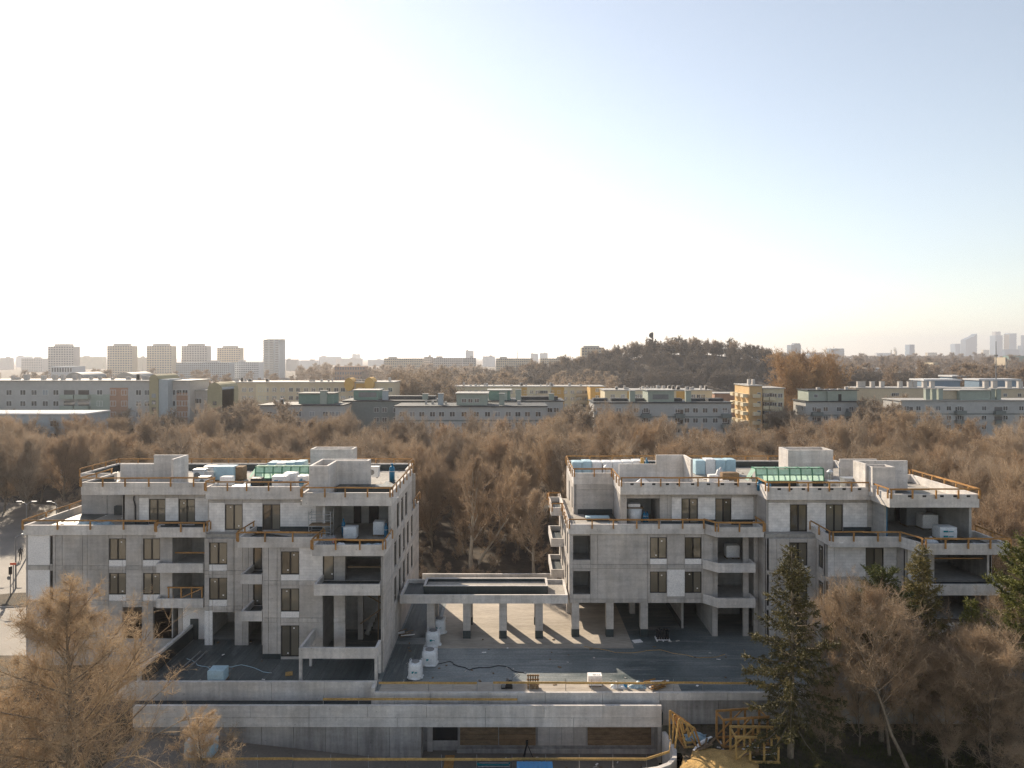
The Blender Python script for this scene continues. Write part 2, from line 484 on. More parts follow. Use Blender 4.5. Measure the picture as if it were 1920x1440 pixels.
_win = {}
def window(par, axis, c, u0, u1, z0, z1, sign=-1, sashes=2, rec=0.09):
    """A dark framed window set back in its opening: the part is the frame, panes and a white sill panel are its children."""
    w, h = round(u1 - u0, 2), round(z1 - z0, 2)
    key = (w, h, sashes)
    if key not in _win:
        f = MB(); e = 0.075
        f.box(0, w, 0, 0.09, 0, e); f.box(0, w, 0, 0.09, h - e, h)
        f.box(0, e, 0.001, 0.089, e, h - e); f.box(w - e, w, 0.001, 0.089, e, h - e)
        for k in range(1, sashes):
            x = w * k / sashes; f.box(x - 0.065, x + 0.065, 0.002, 0.088, e, h - e)
        pw = w / sashes
        p = MB().box(0.04, pw - 0.04, 0.035, 0.05, 0.04, h - 0.04)
        _win[key] = (mesh('window', f.v, f.f, M['frame']), mesh('pane', p.v, p.f, M['glass']), pw)
    fm, pm, pw = _win[key]
    o = ORG.get(par.name, Vector((0, 0, 0)))
    if axis == 'y': loc, rz = (u0 - o.x, c + rec - o.y, z0 - o.z), 0
    elif sign < 0: loc, rz = (c + rec - o.x, u1 - o.y, z0 - o.z), -math.pi / 2
    else: loc, rz = (c - rec - o.x, u0 - o.y, z0 - o.z), math.pi / 2
    wo = link('window', fm, par, loc, rz)
    for k in range(sashes):
        po = link('pane', pm, wo, (k * pw, 0, 0))
        po.rotation_euler = (rnd.uniform(-0.006, 0.006), 0, rnd.uniform(-0.008, 0.008))
    if rnd.random() < 0.8:
        k = rnd.choice([0.3, 0.7])
        s_ = _win.setdefault('sticker', mesh('sticker', *(lambda b: (b.v, b.f))(MB().box(-0.06, 0.06, 0.022, 0.026, -0.05, 0.05)), M['infill']))
        link('sticker', s_, wo, (w * k, 0, h - rnd.uniform(0.25, 0.4)))
        if rnd.random() < 0.6: link('sticker', s_, wo, (w * (1 - k) + 0.1, 0, rnd.uniform(0.2, 0.5)))
    return wo
# ------------------------------------------------------------------ ground and plaza
M['earth'] = mat('dry_earth', (0.115, 0.085, 0.055), 0.95, 0.4, 0.25, (0.05, 0.045, 0.03), (1, 1, 1), 0.3, 3.0, 0.4, 5.0)
M['asphalt'] = mat('dusty_asphalt', (0.22, 0.19, 0.16), 0.75, 0.3, 0.25, None, (1, 1, 1), 0.1, 6.0)
M['soil'] = mat('dark_forest_soil', (0.07, 0.052, 0.036), 0.95, 0.4, 0.4, (0.035, 0.028, 0.02), (1, 1, 1), 0.35, 2.0, 0.5, 4.0)

gx = [-8300, -200, -27.2, 11.6, 200, 8300]; gy = [-2800, 20, 45.0, 51.2, 400, 8300]
V, F = [], []
for y in gy:
    for x in gx: V.append((x, y, ZG))
for j in range(5):
    for i in range(5):
        if i == 2 and j == 2: continue                     # the garage ramp is cut into the ground here
        a = j * 6 + i; F.append((a, a + 1, a + 7, a + 6))
struct('ground', MB().add(V, F), M['earth'])

struct('unseen_bounce_field', MB().add([(-160, -220, ZG + .015), (160, -220, ZG + .015), (160, 36, ZG + .015), (-160, 36, ZG + .015)], [(0, 1, 2, 3)]), mat('pale_bounce_sand', (0.42, 0.355, 0.265), 0.95, 0.3, 0.05, None, (1, 1, 1), 0.2, 1.0))  # unseen pale ground, added to bounce warm light onto facades and panes
pl = MB()
pl.box(-10.2, 46, 50.62, 76, -2.84, ZP); pl.box(-10.2, 46, 50.95, 76, -5.6, -2.84)                      # right of the step in the front edge
pl.box(-28.0, -10.2, 51.72, 76, -5.6, ZP)
struct('plaza', pl, M['deck'])
# darker fresh bitumen sheets lapped over the older deck
for i, (x0, x1, y0, y1) in enumerate([(-10.0, -7.6, 52.2, 59.0), (-27.9, -20.6, 51.9, 60.0), (-20.6, -10.3, 52.0, 56.0), (-9.9, -6.9, 60.4, 75.0)]):
    struct('plaza_membrane_sheet', MB().box(x0, x1, y0, y1, ZP, ZP + 0.006 + i * 0.002), M['dusty'])
struct('plaza_screed_strip', MB().box(-9.9, 12.6, 50.66, 52.15, ZP, ZP + .008), M['screed_sun'])
struct('plaza_painted_sun', MB().box(-6.6, 10.4, 58.2, 75.9, ZP, ZP + .007), M['screed_sun'])  # paler, warmer sheet that paints extra sunlight onto the lit deck
struct('road', MB().add([(-160, 62, ZG + .02), (-43.2, 62, ZG + .02), (-43.2, 76, ZG + .02), (-160, 92, ZG + .02)], [(0, 1, 2, 3)]), M['asphalt'])
struct('road_junction', MB().add([(-160, 92, ZG + .025), (-43.2, 76, ZG + .025), (-50, 118, ZG + .025), (-160, 140, ZG + .025)], [(0, 1, 2, 3)]), M['asphalt'])
isl = [( -55.2 + 3.4 * math.cos(a) * 1.3, 76 + 2.2 * math.sin(a)) for a in [k * math.pi / 12 for k in range(24)]]
struct('kerb_island', MB().prism(isl, ZG, ZG + 0.14), M['conc_dark'])
struct('island_turf', MB().prism([(-55.2 + (x + 55.2) * .92, 76 + (y - 76) * .92) for x, y in isl], ZG + .1, ZG + 0.2), M['earth'])

# ------------------------------------------------------------------ left building
F1, F2, F3, RF = 2.5, 5.55, 8.6, 11.9
WT2, WB2, WT1, WB1 = 7.95, 6.05, 4.91, 3.01
BANDS = ((5.2, 5.56), (2.15, 2.5))

def slab(par, name, rects, z0, z1, m):
    mb = MB()
    for r in rects: mb.box(*r, z0, z1)
    return mb.build(name, m, par)

def balcony(par, pts, floor, up=0.5, dn=0.3, rail=None, deck='bitumen'):
    """Projecting balcony: upstand round the edge (pts run so that the inside is on the left), dark sheeted floor."""
    b = ribbon(par, 'balcony_upstand', pts, 0.16, floor - dn, floor + up, M['conc_par'])
    xs = [p[0] for p in pts]; ys = [p[1] for p in pts]
    V_, F_ = ribbon_mesh(pts, 0.01, 0, 1, False, 0.152)
    inner = [(V_[i * 4][0], V_[i * 4][1]) for i in range(len(pts))]
    MB().prism(inner, floor - dn + 0.05, floor).build('balcony_floor', M[deck], par)
    if rail: guard_rail(b, [(p[0], p[1]) for p in pts], floor + up, step=2.2)
    return b

A = thing('unfinished_apartment_building', 'bare grey concrete apartment building with dark windows, nearest the lamp posts and road', 'building', (-26, 64, ZP))
wl = [(-35.5, -34.0), (-32.5, -31.0)]
op = [(a, b, z0, z1) for a, b in wl for z0, z1 in ((WB2, WT2), (WB1, WT1))]
slots = [(-40.7, -40.45, 2.7, 5.1), (-40.7, -40.45, 5.7, 8.15)]
log = [(-29.9, -27.05, 2.55, 4.95), (-29.9, -27.05, 5.6, 8.15)]
gf = [(-39.6, -37.4, ZP, 1.9), (-34.3, -32.6, ZP, 1.9), (-31.6, -29.4, ZP, 1.9)]
bl = [(a, b, z - 0.55, z, 'infill') for a, b in wl for z in (WB2, WB1)] + [(-42.65, -40.7, 2.55, 5.2, 'infill'), (-42.65, -40.7, 5.62, 8.28, 'infill')] + [(-29.0, -27.05, ZP, 2.1, 'infill')]
facade(A, 'y', 60.1, -42.8, -26.9, ZG, 8.3, op + slots + log + gf, (WX(104, 60.1), WX(155, 60.1)), (2.15, 2.5, 5.2, 5.56), blocks=bl, band=BANDS)
for a, b in wl:
    for z0, z1 in ((WB2, WT2), (WB1, WT1)): window(A, 'y', 60.1, a, b, z0, z1)
# middle bay
opm = [(-26.1, -24.55, WB2, WT2), (-26.1, -24.55, WB1, WT1), (-22.3, -21.55, 2.55, 4.85), (-22.3, -21.55, 5.6, 7.95), (-25.8, -23.9, ZP, 1.95), (-22.7, -21.6, ZP, 1.8)]
facade(A, 'y', 58.8, -26.5, -20.5, ZP, 8.3, opm, (-24.0, -23.2), (2.15, 2.5, 5.2, 5.56), band=BANDS,
       blocks=[(-26.1, -24.55, WB2 - .55, WB2, 'infill'), (-26.1, -24.55, WB1 - .55, WB1, 'infill'), (-26.5, -25.8, ZP, 2.1, 'infill')])
for z0, z1 in ((WB2, WT2), (WB1, WT1)): window(A, 'y', 58.8, -26.1, -24.55, z0, z1)
for z0, z1 in ((2.55, 4.85), (5.6, 7.95)): window(A, 'y', 58.8, -22.3, -21.55, z0, z1, sashes=1)
# front bay
opc = [(-19.0, -17.5, WB2, WT2), (-19.0, -17.5, WB1, WT1), (-19.0, -17.5, -0.7, 1.87), (-15.55, -14.65, 5.6, 8.0), (-13.7, -10.45, 5.6, 8.12),
       (-15.55, -14.65, ZP, 4.95), (-13.7, -10.45, ZP, 4.95)]
facade(A, 'y', 56.1, -20.5, -10.34, ZP, 8.3, opc, (-20.0, -19.3), (2.15, 2.5, 5.2, 5.56), band=((5.2, 5.56), (2.15, 2.5)),
       blocks=[(-17.5, -15.55, 5.56, 8.28), (-19.0, -17.5, WB2 - .5, WB2, 'infill'), (-19.0, -17.5, WB1 - .5, WB1, 'infill')])
for z0, z1 in ((WB2, WT2), (WB1, WT1), (-0.7, 1.87)): window(A, 'y', 56.1, -19.0, -17.5, z0, z1)
window(A, 'y', 56.1, -15.55, -14.65, 5.6, 8.0, sashes=1)
MB().box(-20.52, -19.0, 56.06, 56.1, ZP, -0.45).build('plinth', M['bitumen'], A)
MB().box(-17.5, -15.55, 56.05, 56.1, ZP, -0.45).build('plinth', M['bitumen'], A)
# gable wall towards the plaza, tall narrow windows
sw2 = [(d, d + 1.25) for d in (58.6, 60.95, 63.3, 65.7, 68.3)]
sw3 = [(d, d + 1.35) for d in (59.9, 62.2, 64.6)]
ops = [(a, b, z0, z1) for a, b in sw2 for z0, z1 in ((5.75, 7.95), (2.7, 4.9))] + [(57.2, 57.5, -0.6, 4.6), (59.0, 59.3, -0.6, 1.9)]
facade(A, 'x', -10.1, 53.75, 74.0, ZP, 8.3, ops, (56.5, 70.5), (2.15, 2.5, 5.2, 5.56), sign=1, band=BANDS)
facade(A, 'x', -10.1, 57.05, 68.8, 8.3, 11.5, [(a, b, 8.8, 11.0) for a, b in sw3], (), (), sign=1)
for a, b in sw2:
    for z0, z1 in ((5.75, 7.95), (2.7, 4.9)): window(A, 'x', -10.1, a, b, z0, z1, sign=1)
for a, b in sw3: window(A, 'x', -10.1, a, b, 8.8, 11.0, sign=1)
# upper storey, set back
facade(A, 'y', 62.2, -35.5, -27.0, F3, 11.5, [(-33.1, -31.6, 8.7, 10.99), (-30.4, -28.9, 8.7, 10.99)], (-34.4,), (),
       blocks=[(-34.0, -33.1, F3, 11.1), (-31.6, -30.4, F3, 11.1), (-28.9, -27.7, F3, 11.1)])
for a in (-33.1, -30.4): window(A, 'y', 62.2, a, a + 1.5, 8.7, 10.99)
facade(A, 'y', 66.6, -42.0, -35.3, F3, 11.5, [(-37.0, -36.0, F3 + .02, 10.9)], (-39.5,), ())
window(A, 'y', 66.6, -37.0, -36.0, F3 + .02, 10.9, sashes=1)
facade(A, 'x', -35.5, 62.2, 66.6, F3, 11.5, [], (), ())
facade(A, 'y', 59.9, -26.7, -15.9, F3, 11.5, [(-25.2, -23.65, 8.75, 10.99), (-21.9, -20.35, 8.75, 10.99)], (), (),
       blocks=[(-26.6, -25.2, F3, 11.15), (-23.65, -21.9, F3, 11.15), (-20.35, -17.2, F3, 11.15)])
for a in (-25.2, -21.9): window(A, 'y', 59.9, a, a + 1.55, 8.75, 10.99)
# recessed loggia at the plaza corner: side, back
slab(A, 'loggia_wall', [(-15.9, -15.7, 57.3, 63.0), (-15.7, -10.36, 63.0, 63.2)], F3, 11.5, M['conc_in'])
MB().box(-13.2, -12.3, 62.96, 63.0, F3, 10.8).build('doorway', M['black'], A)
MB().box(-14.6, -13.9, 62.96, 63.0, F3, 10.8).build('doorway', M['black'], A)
# floors, roof, rear, inner walls
low = [(-42.5, -26.6, 60.4, 72.6), (-26.6, -20.4, 59.05, 72.6), (-20.4, -10.4, 56.4, 73.6)]
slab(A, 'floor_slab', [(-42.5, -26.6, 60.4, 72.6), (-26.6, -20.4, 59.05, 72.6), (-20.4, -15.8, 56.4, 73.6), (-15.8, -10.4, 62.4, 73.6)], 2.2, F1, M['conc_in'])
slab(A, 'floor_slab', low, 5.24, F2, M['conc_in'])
slab(A, 'terrace_slab', [(-42.4, -26.5, 60.33, 72.3), (-26.5, -20.4, 59.04, 72.3), (-20.4, -10.36, 56.34, 73.6)], 8.3, F3, M['roofdeck'])
MB().box(-42.2, -39.4, 60.6, 72.2, F3, F3 + .012).build('terrace_sheet', M['bitumen'], A)
MB().box(-36.2, -27.2, 60.6, 62.2, F3, F3 + .014).build('terrace_sheet', M['bitumen'], A)
MB().box(-38.6, -35.6, 66.2, 66.6, F3, 9.45).build('upstand_sheet', M['bitumen'], A)
MB().box(-42.8, -10.3, 72.7, 73.0, ZG, 8.3).build('rear_wall', M['conc'], A)
MB().box(-42.0, -10.3, 72.5, 72.75, 8.61, 11.5).build('rear_wall', M['conc'], A)
facade(A, 'x', -42.8, 60.4, 72.7, ZG, 8.3, [], (64, 68), (2.5, 5.56))
facade(A, 'x', -42.0, 66.9, 72.5, F3, 11.5, [], (), ())
for z0, z1 in ((ZP + .01, 2.19), (F1 + .01, 5.23), (F2 + .01, 8.29)):
    MB().box(-31.2, -20.8, 64.0, 64.2, z0, z1).build('inner_wall', M['conc_in'], A)
    MB().box(-30.1, -30.0, 60.4, 64.0, z0, z1).build('inner_wall', M['conc_in'], A)
    MB().box(-26.85, -26.65, 60.4, 64.0, z0, z1).build('inner_wall', M['conc_in'], A)
    MB().box(-23.6, -23.45, 59.05, 64.0, z0, z1).build('inner_wall', M['conc_in'], A)
for z0, z1 in ((ZP + .01, 5.23), (F2 + .01, 8.29)):
    MB().box(-15.8, -10.4, 62.2, 62.38, z0, z1).build('inner_wall', M['conc_in'], A)
    MB().box(-16.0, -15.82, 56.4, 62.2, z0, z1).build('inner_wall', M['conc_in'], A)
MB().box(-13.55, -13.1, 60.0, 60.4, ZP, 4.2).build('pillar', M['conc'], A)
st = MB()                                                    # raw stair flight inside the double-height corner
for k in range(14): st.box(-12.9 + k * 0.17, -12.9 + (k + 1) * 0.17, 60.9, 62.1, ZP + k * 0.4, ZP + k * 0.4 + 0.42)
st.beam((-13.0, 60.85, ZP + .1), (-10.6, 60.85, 5.0), 0.06, 0.3)
st.build('stair_flight', M['conc_in'], A)
for k, (a, b) in enumerate([((-13.2, 57.2, 4.6), (-10.7, 58.8, 2.4)), ((-12.6, 57.8, 4.8), (-10.7, 57.6, 3.4)), ((-11.2, 57.0, ZP), (-11.4, 58.6, 4.7)), ((-12.9, 58.2, 1.2), (-10.8, 57.4, 2.9))]):
    MB().beam(a, b, 0.1).build('prop_timber', M['oldwood'], A)
MB().box(-13.6, -10.5, 56.5, 56.62, 6.5, 6.62).build('safety_board', M['oldwood'], A)
MB().box(-29.8, -27.1, 60.4, 60.5, 6.55, 6.67).build('safety_board', M['timber'], A)

# parapets
ra = [(-38.9, 66.9), (-38.9, 61.6), (-26.75, 61.6), (-26.75, 59.6), (-17.55, 59.6), (-17.55, 57.0), (-10.08, 57.0), (-10.08, 68.8)]
ra2 = [(-10.08, 68.8), (-10.08, 73.0), (-42.1, 73.0), (-42.1, 66.6), (-38.7, 66.6)]
ribbon(A, 'roof_parapet', ra, 0.2, 11.5, 12.6, M['conc_par'])
ribbon(A, 'roof_parapet', [(-10.6, 68.8), (-10.6, 73.0), (-42.1, 73.0), (-42.1, 66.6), (-38.75, 66.6)], 0.2, 11.45, 12.58, M['conc_par'])
roofr = [(-38.68, -26.97, 61.82, 66.5), (-26.95, -17.76, 59.82, 66.5), (-17.74, -10.3, 57.22, 66.5), (-41.88, -10.8, 66.52, 72.78)]
slab(A, 'roof_slab', roofr, 11.51, RF, M['roofdeck'])
for r in [(-38.6, -27.1, 61.84, 62.5), (-38.66, -38.1, 62.5, 66.4), (-17.5, -10.4, 57.24, 58.6), (-41.8, -41.0, 66.6, 72.7), (-41, -11, 72.1, 72.76), (-26.9, -20.0, 60.0, 62.0), (-12.2, -10.35, 58.7, 66)]:
    MB().box(*r, RF, RF + 0.012 + rnd.random() * .01).build('roof_sheet', M['bitumen'], A)
# inner faces of the parapet dressed with sheet
ribbon(A, 'upstand_sheet', [(-41.87, 66.9), (-41.87, 72.77), (-10.85, 72.77)][::-1], 0.02, RF, 12.45, M['bitumen'])
ribbon(A, 'upstand_sheet', [(-38.66, 66.3), (-38.66, 61.83), (-27.0, 61.83)], 0.02, RF, 12.45, M['bitumen'])
guard_rail(A, [(-38.9, 66.6), (-38.9, 61.6), (-26.75, 61.6), (-26.75, 59.6), (-17.55, 59.6), (-17.55, 57.0), (-10.08, 57.0), (-10.08, 68.8)], 12.6)
guard_rail(A, [(-10.6, 69.4), (-10.6, 73.0), (-42.1, 73.0), (-42.1, 66.6)], 12.6)
# terrace parapets at third floor
ribbon(A, 'terrace_parapet', [(-42.95, 72.9), (-42.95, 59.95), (-31.0, 59.95)], 0.22, 8.3, 9.15, M['conc_par'])
guard_rail(A, [(-42.95, 72.7), (-42.95, 59.95), (-31.0, 59.95)], 9.15, step=3.1)
balcony(A, [(-31.1, 60.09), (-30.85, 59.15), (-26.55, 59.15), (-26.55, 60.0)], F3, 0.55, 0.3, True)
balcony(A, [(-31.0, 60.09), (-30.8, 59.1), (-26.72, 59.1), (-26.72, 60.0)], F2)
b = balcony(A, [(-31.0, 60.09), (-30.8, 59.1), (-26.72, 59.1), (-26.72, 60.0)], F1)
fr = MB()
for x in (-29.9, -28.8, -27.9, -27.0): fr.box(x, x + .1, 59.3, 59.4, F1 + .5, F1 + 1.35)
fr.box(-29.95, -26.85, 59.27, 59.43, F1 + 1.35, F1 + 1.45); fr.beam((-28.7, 59.28, F1 + .55), (-27.0, 59.28, F1 + 1.3), .08)
fr.build('timber_barrier', M['timber'], A)
for fl in (F2, F1): balcony(A, [(-22.35, 58.79), (-22.35, 56.15), (-20.55, 56.15), (-20.55, 58.7)], fl)
balcony(A, [(-22.5, 59.8), (-22.5, 56.0), (-15.75, 56.0), (-15.75, 57.1)], F3, 0.55, 0.3, True)
balcony(A, [(-15.72, 57.2), (-15.72, 53.7), (-10.06, 53.7), (-10.06, 57.0)], F3, 0.55, 0.32, True)
balcony(A, [(-15.6, 56.09), (-15.6, 53.72), (-10.36, 53.72), (-10.36, 56.0)], F2, 0.5, 0.38)
# projecting ends on the far side of the gable
guard_rail(A, [(-10.06, 69.2), (-10.06, 73.9)], 8.9)
# roof walls
def wall_box(par, x0, x1, y0, y1, z0, z1, m='conc_par', name='roof_wall'):
    return MB().box(x0, x1, y0, y1, z0, z1).build(name, M[m], par)
wall_box(A, -34.1, -31.12, 65.0, 65.2, RF, 14.6); wall_box(A, -31.1, -30.9, 62.3, 65.2, RF, 14.6); wall_box(A, -37.3, -34.12, 65.0, 65.2, RF, 13.74)
wall_box(A, -30.4, -28.6, 65.3, 65.5, RF, 13.0)
ribbon(A, 'roof_wall', [(-17.4, 62.5), (-17.4, 58.5), (-15.75, 58.5), (-15.75, 61.4), (-12.9, 61.4), (-12.9, 62.5)], 0.2, RF, 14.6, M['conc_par'], True)
ribbon(A, 'roof_wall', [(-20.3, 70.5), (-20.3, 68.7), (-16.0, 68.7), (-16.0, 70.5)], 0.2, RF, 14.65, M['conc_par'], True)
MB().box(-15.5, -10.4, 60.2, 61.38, RF, 12.5).build('dark_kerb', M['bitumen'], A)

# timber/concrete entrance frame in front of the corner
fb = MB()
ribbon(A, 'entrance_beam', [(-16.3, 56.0), (-16.3, 52.2), (-10.3, 52.2), (-10.3, 53.7)], 0.2, 0.88, 1.69, M['conc_par'])
for x in (-16.3, -10.52): MB().box(x, x + .22, 52.22, 52.44, ZP, 0.88).build('entrance_post', M['conc_par'], A)
MB().box(-10.5, -10.3, 53.6, 53.8, ZP, 0.88).build('entrance_post', M['conc_par'], A)
MB().box(-16.28, -16.1, 54.8, 55.0, ZP, 0.88).build('entrance_post', M['conc_par'], A)
for x0_, x1_, y_ in ((-35.4, -33.1, 62.2), (-31.6, -30.4, 62.2), (-28.9, -27.1, 62.2), (-20.35, -16.0, 59.9), (-23.0, -21.9, 59.9)):
    MB().box(x0_, x1_, y_ - .05, y_ - .012, F3 + .02, F3 + rnd.uniform(.35, .55)).build('upstand_sheet', M['bitumen'], A)
# drain pipe on the upper wall
MB().tube([(WX(252, 62.1), 62.05, 11.3), (WX(252, 62.1), 62.0, 11.0), (WX(253.5, 62), 62.03, 10.4), (WX(254, 62), 62.03, 8.7)], 0.07, 8).build('drain_pipe', M['black'], A)

# ------------------------------------------------------------------ right building
B = thing('unfinished_apartment_building', 'bare grey concrete apartment building on plaza columns, nearest the dark conifers', 'building', (22, 66, ZP))
wl = [(WX(1219, 60.5), WX(1250.5, 60.5)), (WX(1284, 60.5), WX(1315.5, 60.5))]
op = [(a, b, z0, z1) for a, b in wl for z0, z1 in ((WB2, WT2), (WB1, WT1))]
cl = [(5.42, 6.95, 2.9, 4.95), (5.42, 6.95, 5.95, 8.1)]
facade(B, 'y', 60.5, 5.1, 17.8, 2.15, 8.3, op + cl, (7.6, 12.0, 13.75, 15.3, 17.0), (2.5, 5.2, 5.56), band=BANDS,
       blocks=[(a, b, WB2 - .5, WB2, 'infill') for a, b in wl] + [(wl[0][1], wl[1][0], 2.7, 5.1, 'infill')])
for a, b in wl:
    for z0, z1 in ((WB2, WT2), (WB1, WT1)): window(B, 'y', 60.5, a, b, z0, z1)
# balcony stack
opb = [(18.3, 20.55, 2.55, 4.95), (18.3, 20.55, 5.6, 8.1), (21.05, 21.5, 2.55, 4.95), (21.05, 21.5, 5.6, 8.1), (18.3, 20.55, ZP, 2.0), (21.05, 21.5, ZP, 2.0)]
facade(B, 'y', 60.7, 17.8, 21.9, ZP, 8.3, opb, (), (2.15, 2.5, 5.2, 5.56), band=BANDS)
for fl in (F2, F1): balcony(B, [(16.9, 60.45), (17.9, 59.3), (21.15, 59.3), (21.15, 60.68)], fl, 0.45, 0.35)
balcony(B, [(17.0, 60.45), (17.78, 59.2), (21.85, 59.2), (21.85, 61.5)], F3, 0.55, 0.3, True)
# middle bay
facade(B, 'y', 58.8, 21.9, 26.2, ZP, 8.3, [(23.9, 25.45, WB2 - .1, WT2), (23.9, 25.45, WB1, WT1), (23.9, 25.45, ZP + .3, 1.87)], (22.8,), (2.15, 2.5, 5.2, 5.56), band=BANDS,
       blocks=[(23.9, 25.45, WB2 - .6, WB2 - .1, 'infill')])
for z0, z1 in ((WB2 - .1, WT2), (WB1, WT1), (ZP + .3, 1.87)): window(B, 'y', 58.8, 23.9, 25.45, z0, z1)
facade(B, 'x', 21.9, 58.8, 60.7, ZP, 8.3, [], (), (5.4,))
facade(B, 'x', 26.2, 57.1, 58.8, ZP, 8.3, [(57.5, 58.4, WB2, WT2), (57.5, 58.4, WB1, WT1)], (), (2.15, 2.5, 5.2, 5.56), band=BANDS)
for z0, z1 in ((WB2, WT2), (WB1, WT1)): window(B, 'x', 26.2, 57.5, 58.4, z0, z1)
# front bay
facade(B, 'y', 57.1, 26.2, 32.2, ZP, 8.3, [(29.6, 31.1, WB2, WT2), (29.6, 31.1, WB1, WT1), (29.6, 31.1, ZP + .2, 1.8)], (27.0,), (2.15, 2.5, 5.2, 5.56), band=BANDS,
       blocks=[(26.25, 29.6, 5.56, 8.28), (31.1, 32.2, 5.56, 8.28)])
for z0, z1 in ((WB2, WT2), (WB1, WT1), (ZP + .2, 1.8)): window(B, 'y', 57.1, 29.6, 31.1, z0, z1)
# corner loggias
opr = [(33.3, 34.1, 5.6, 8.0), (34.6, 38.9, 5.6, 8.12), (33.3, 34.1, 2.55, 4.9), (34.6, 38.9, 2.55, 4.9), (33.5, 38.9, ZP, 1.95)]
facade(B, 'y', 55.9, 32.2, 39.3, ZP, 8.3, opr, (), (2.15, 2.5, 5.2, 5.56), band=BANDS, blocks=[(32.25, 33.3, 5.56, 8.28)])
facade(B, 'x', 32.2, 55.9, 57.1, ZP, 8.3, [], (), (2.5, 5.56))
for fl in (F2, F1): balcony(B, [(32.9, 55.88), (32.9, 53.7), (39.2, 53.7), (39.2, 55.88)], fl, 0.5, 0.36)
MB().box(34.7, 38.8, 56.2, 56.3, 7.3, 7.4).build('safety_board', M['timber'], B)
# side wall towards the plaza with projecting balconies
sw = [(d, d + 1.2) for d in (62.2, 64.6, 68.4, 70.8)]
facade(B, 'x', 5.1, 60.72, 74.0, 2.15, 8.3, [(a, b, z0, z1) for a, b in sw for z0, z1 in ((5.75, 7.95), (2.7, 4.9))], (66.9,), (2.5, 5.2, 5.56), band=BANDS)
for a, b in sw:
    for z0, z1 in ((5.75, 7.95), (2.7, 4.9)): window(B, 'x', 5.1, a, b, z0, z1)
for fl, rl in ((F3, True), (F2, False), (F1, False)):
    balcony(B, [(5.08, 72.4), (3.85, 72.4), (3.85, 67.2), (5.08, 67.2)], fl, 0.5, 0.3, rl)
facade(B, 'x', 6.0, 66.6, 75.2, F3, 11.5, [(67.6, 68.7, 8.8, 11.0), (71, 72.1, 8.8, 11.0)], (), ())
for a in (67.6, 71): window(B, 'x', 6.0, a, a + 1.1, 8.8, 11.0)
# upper storey
facade(B, 'y', 66.6, 6.25, 9.9, F3, 11.5, [], (7.6,), (11.0,))
facade(B, 'y', 62.4, 9.9, 22.3, F3, 11.5, [(10.5, 13.5, 8.62, 11.0), (15.5, 17.0, 8.7, 10.99), (18.6, 20.05, 8.7, 10.99)], (14.2,), (),
       blocks=[(14.6, 15.5, F3, 11.1), (17.0, 18.6, F3, 11.1), (20.05, 22.1, F3, 11.1)])
for a, b in ((15.5, 17.0), (18.6, 20.05)): window(B, 'y', 62.4, a, b, 8.7, 10.99)
facade(B, 'x', 9.9, 62.65, 66.6, F3, 11.5, [], (), ())
facade(B, 'x', 22.3, 60.1, 62.4, F3, 11.5, [], (), ())
facade(B, 'y', 59.9, 22.3, 31.6, F3, 11.5, [(24.4, 25.9, 8.62, 10.99), (27.55, 29.05, 8.62, 10.99)], (), (),
       blocks=[(22.5, 24.4, F3, 11.15), (25.9, 27.55, F3, 11.15), (29.05, 31.2, F3, 11.15)])
for a in (24.4, 27.55): window(B, 'y', 59.9, a, a + 1.5, 8.62, 10.99)
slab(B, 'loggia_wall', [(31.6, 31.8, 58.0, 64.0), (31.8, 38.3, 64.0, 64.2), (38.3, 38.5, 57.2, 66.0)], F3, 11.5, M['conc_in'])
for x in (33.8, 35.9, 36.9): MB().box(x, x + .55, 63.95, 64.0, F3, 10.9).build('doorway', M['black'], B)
MB().box(31.82, 31.95, 58.1, 58.6, F3, 11.4).build('blue_board', M['blue'], B)
slab(B, 'inner_wall', [(10.0, 22.0, 66.4, 66.58)], F3 + .01, 11.49, M['conc_in'])
slab(B, 'inner_wall', [(13.52, 13.7, 62.7, 66.4)], F3 + .01, 11.49, M['conc_in'])
# floors and closing walls
lowb = [(5.35, 17.8, 60.75, 74.0), (17.8, 21.9, 60.95, 74.0), (21.95, 26.4, 59.05, 74.0), (26.45, 32.2, 57.35, 74.0), (32.25, 39.2, 56.15, 74.0)]
for z0, z1, m_ in ((2.2, F1, 'conc_in'), (5.24, F2, 'conc_in'), (8.3, F3, 'roofdeck')): slab(B, 'floor_slab', lowb, z0, z1, M[m_])
MB().box(5.35, 39.3, 74.0, 74.25, ZP, 8.3).build('rear_wall', M['conc'], B)
MB().box(6.25, 38.3, 73.5, 73.7, F3, 11.5).build('rear_wall', M['conc'], B)
facade(B, 'x', 39.3, 55.9, 74.0, ZG, 8.3, [], (60, 66), (2.5, 5.56), sign=1)
for z0, z1 in ((F1 + .01, 5.23), (F2 + .01, 8.29)):
    for q_ in [(5.36, 9.0, 64.0, 64.2), (7.1, 7.25, 60.75, 64.0), (17.85, 22, 64.2, 64.4), (17.82, 17.97, 60.95, 64.2), (21.6, 21.75, 60.95, 64.2), (32.3, 39.1, 61.2, 61.4), (34.2, 34.4, 57.5, 61.2), (32.3, 32.45, 56.2, 61.2)]: slab(B, 'inner_wall', [q_], z0, z1, M['conc_in'])
slab(B, 'inner_wall', [(6.5, 15.5, 69.0, 69.2), (17.85, 22, 66, 66.2), (22.2, 39, 63, 63.2), (17.82, 18.0, 60.95, 66), (15.5, 15.7, 62.5, 69.0)], ZP, 2.19, M['conc_in'])
MB().box(6.5, 15.4, 68.95, 69.0, ZP, 0.4).build('plinth', M['bitumen'], B)
MB().box(13.0, 15.4, 68.9, 68.95, 0.5, 2.15).build('infill_panel', M['infill'], B)
MB().box(15.45, 15.5, 62.5, 69.0, ZP, -0.3).build('plinth', M['bitumen'], B)
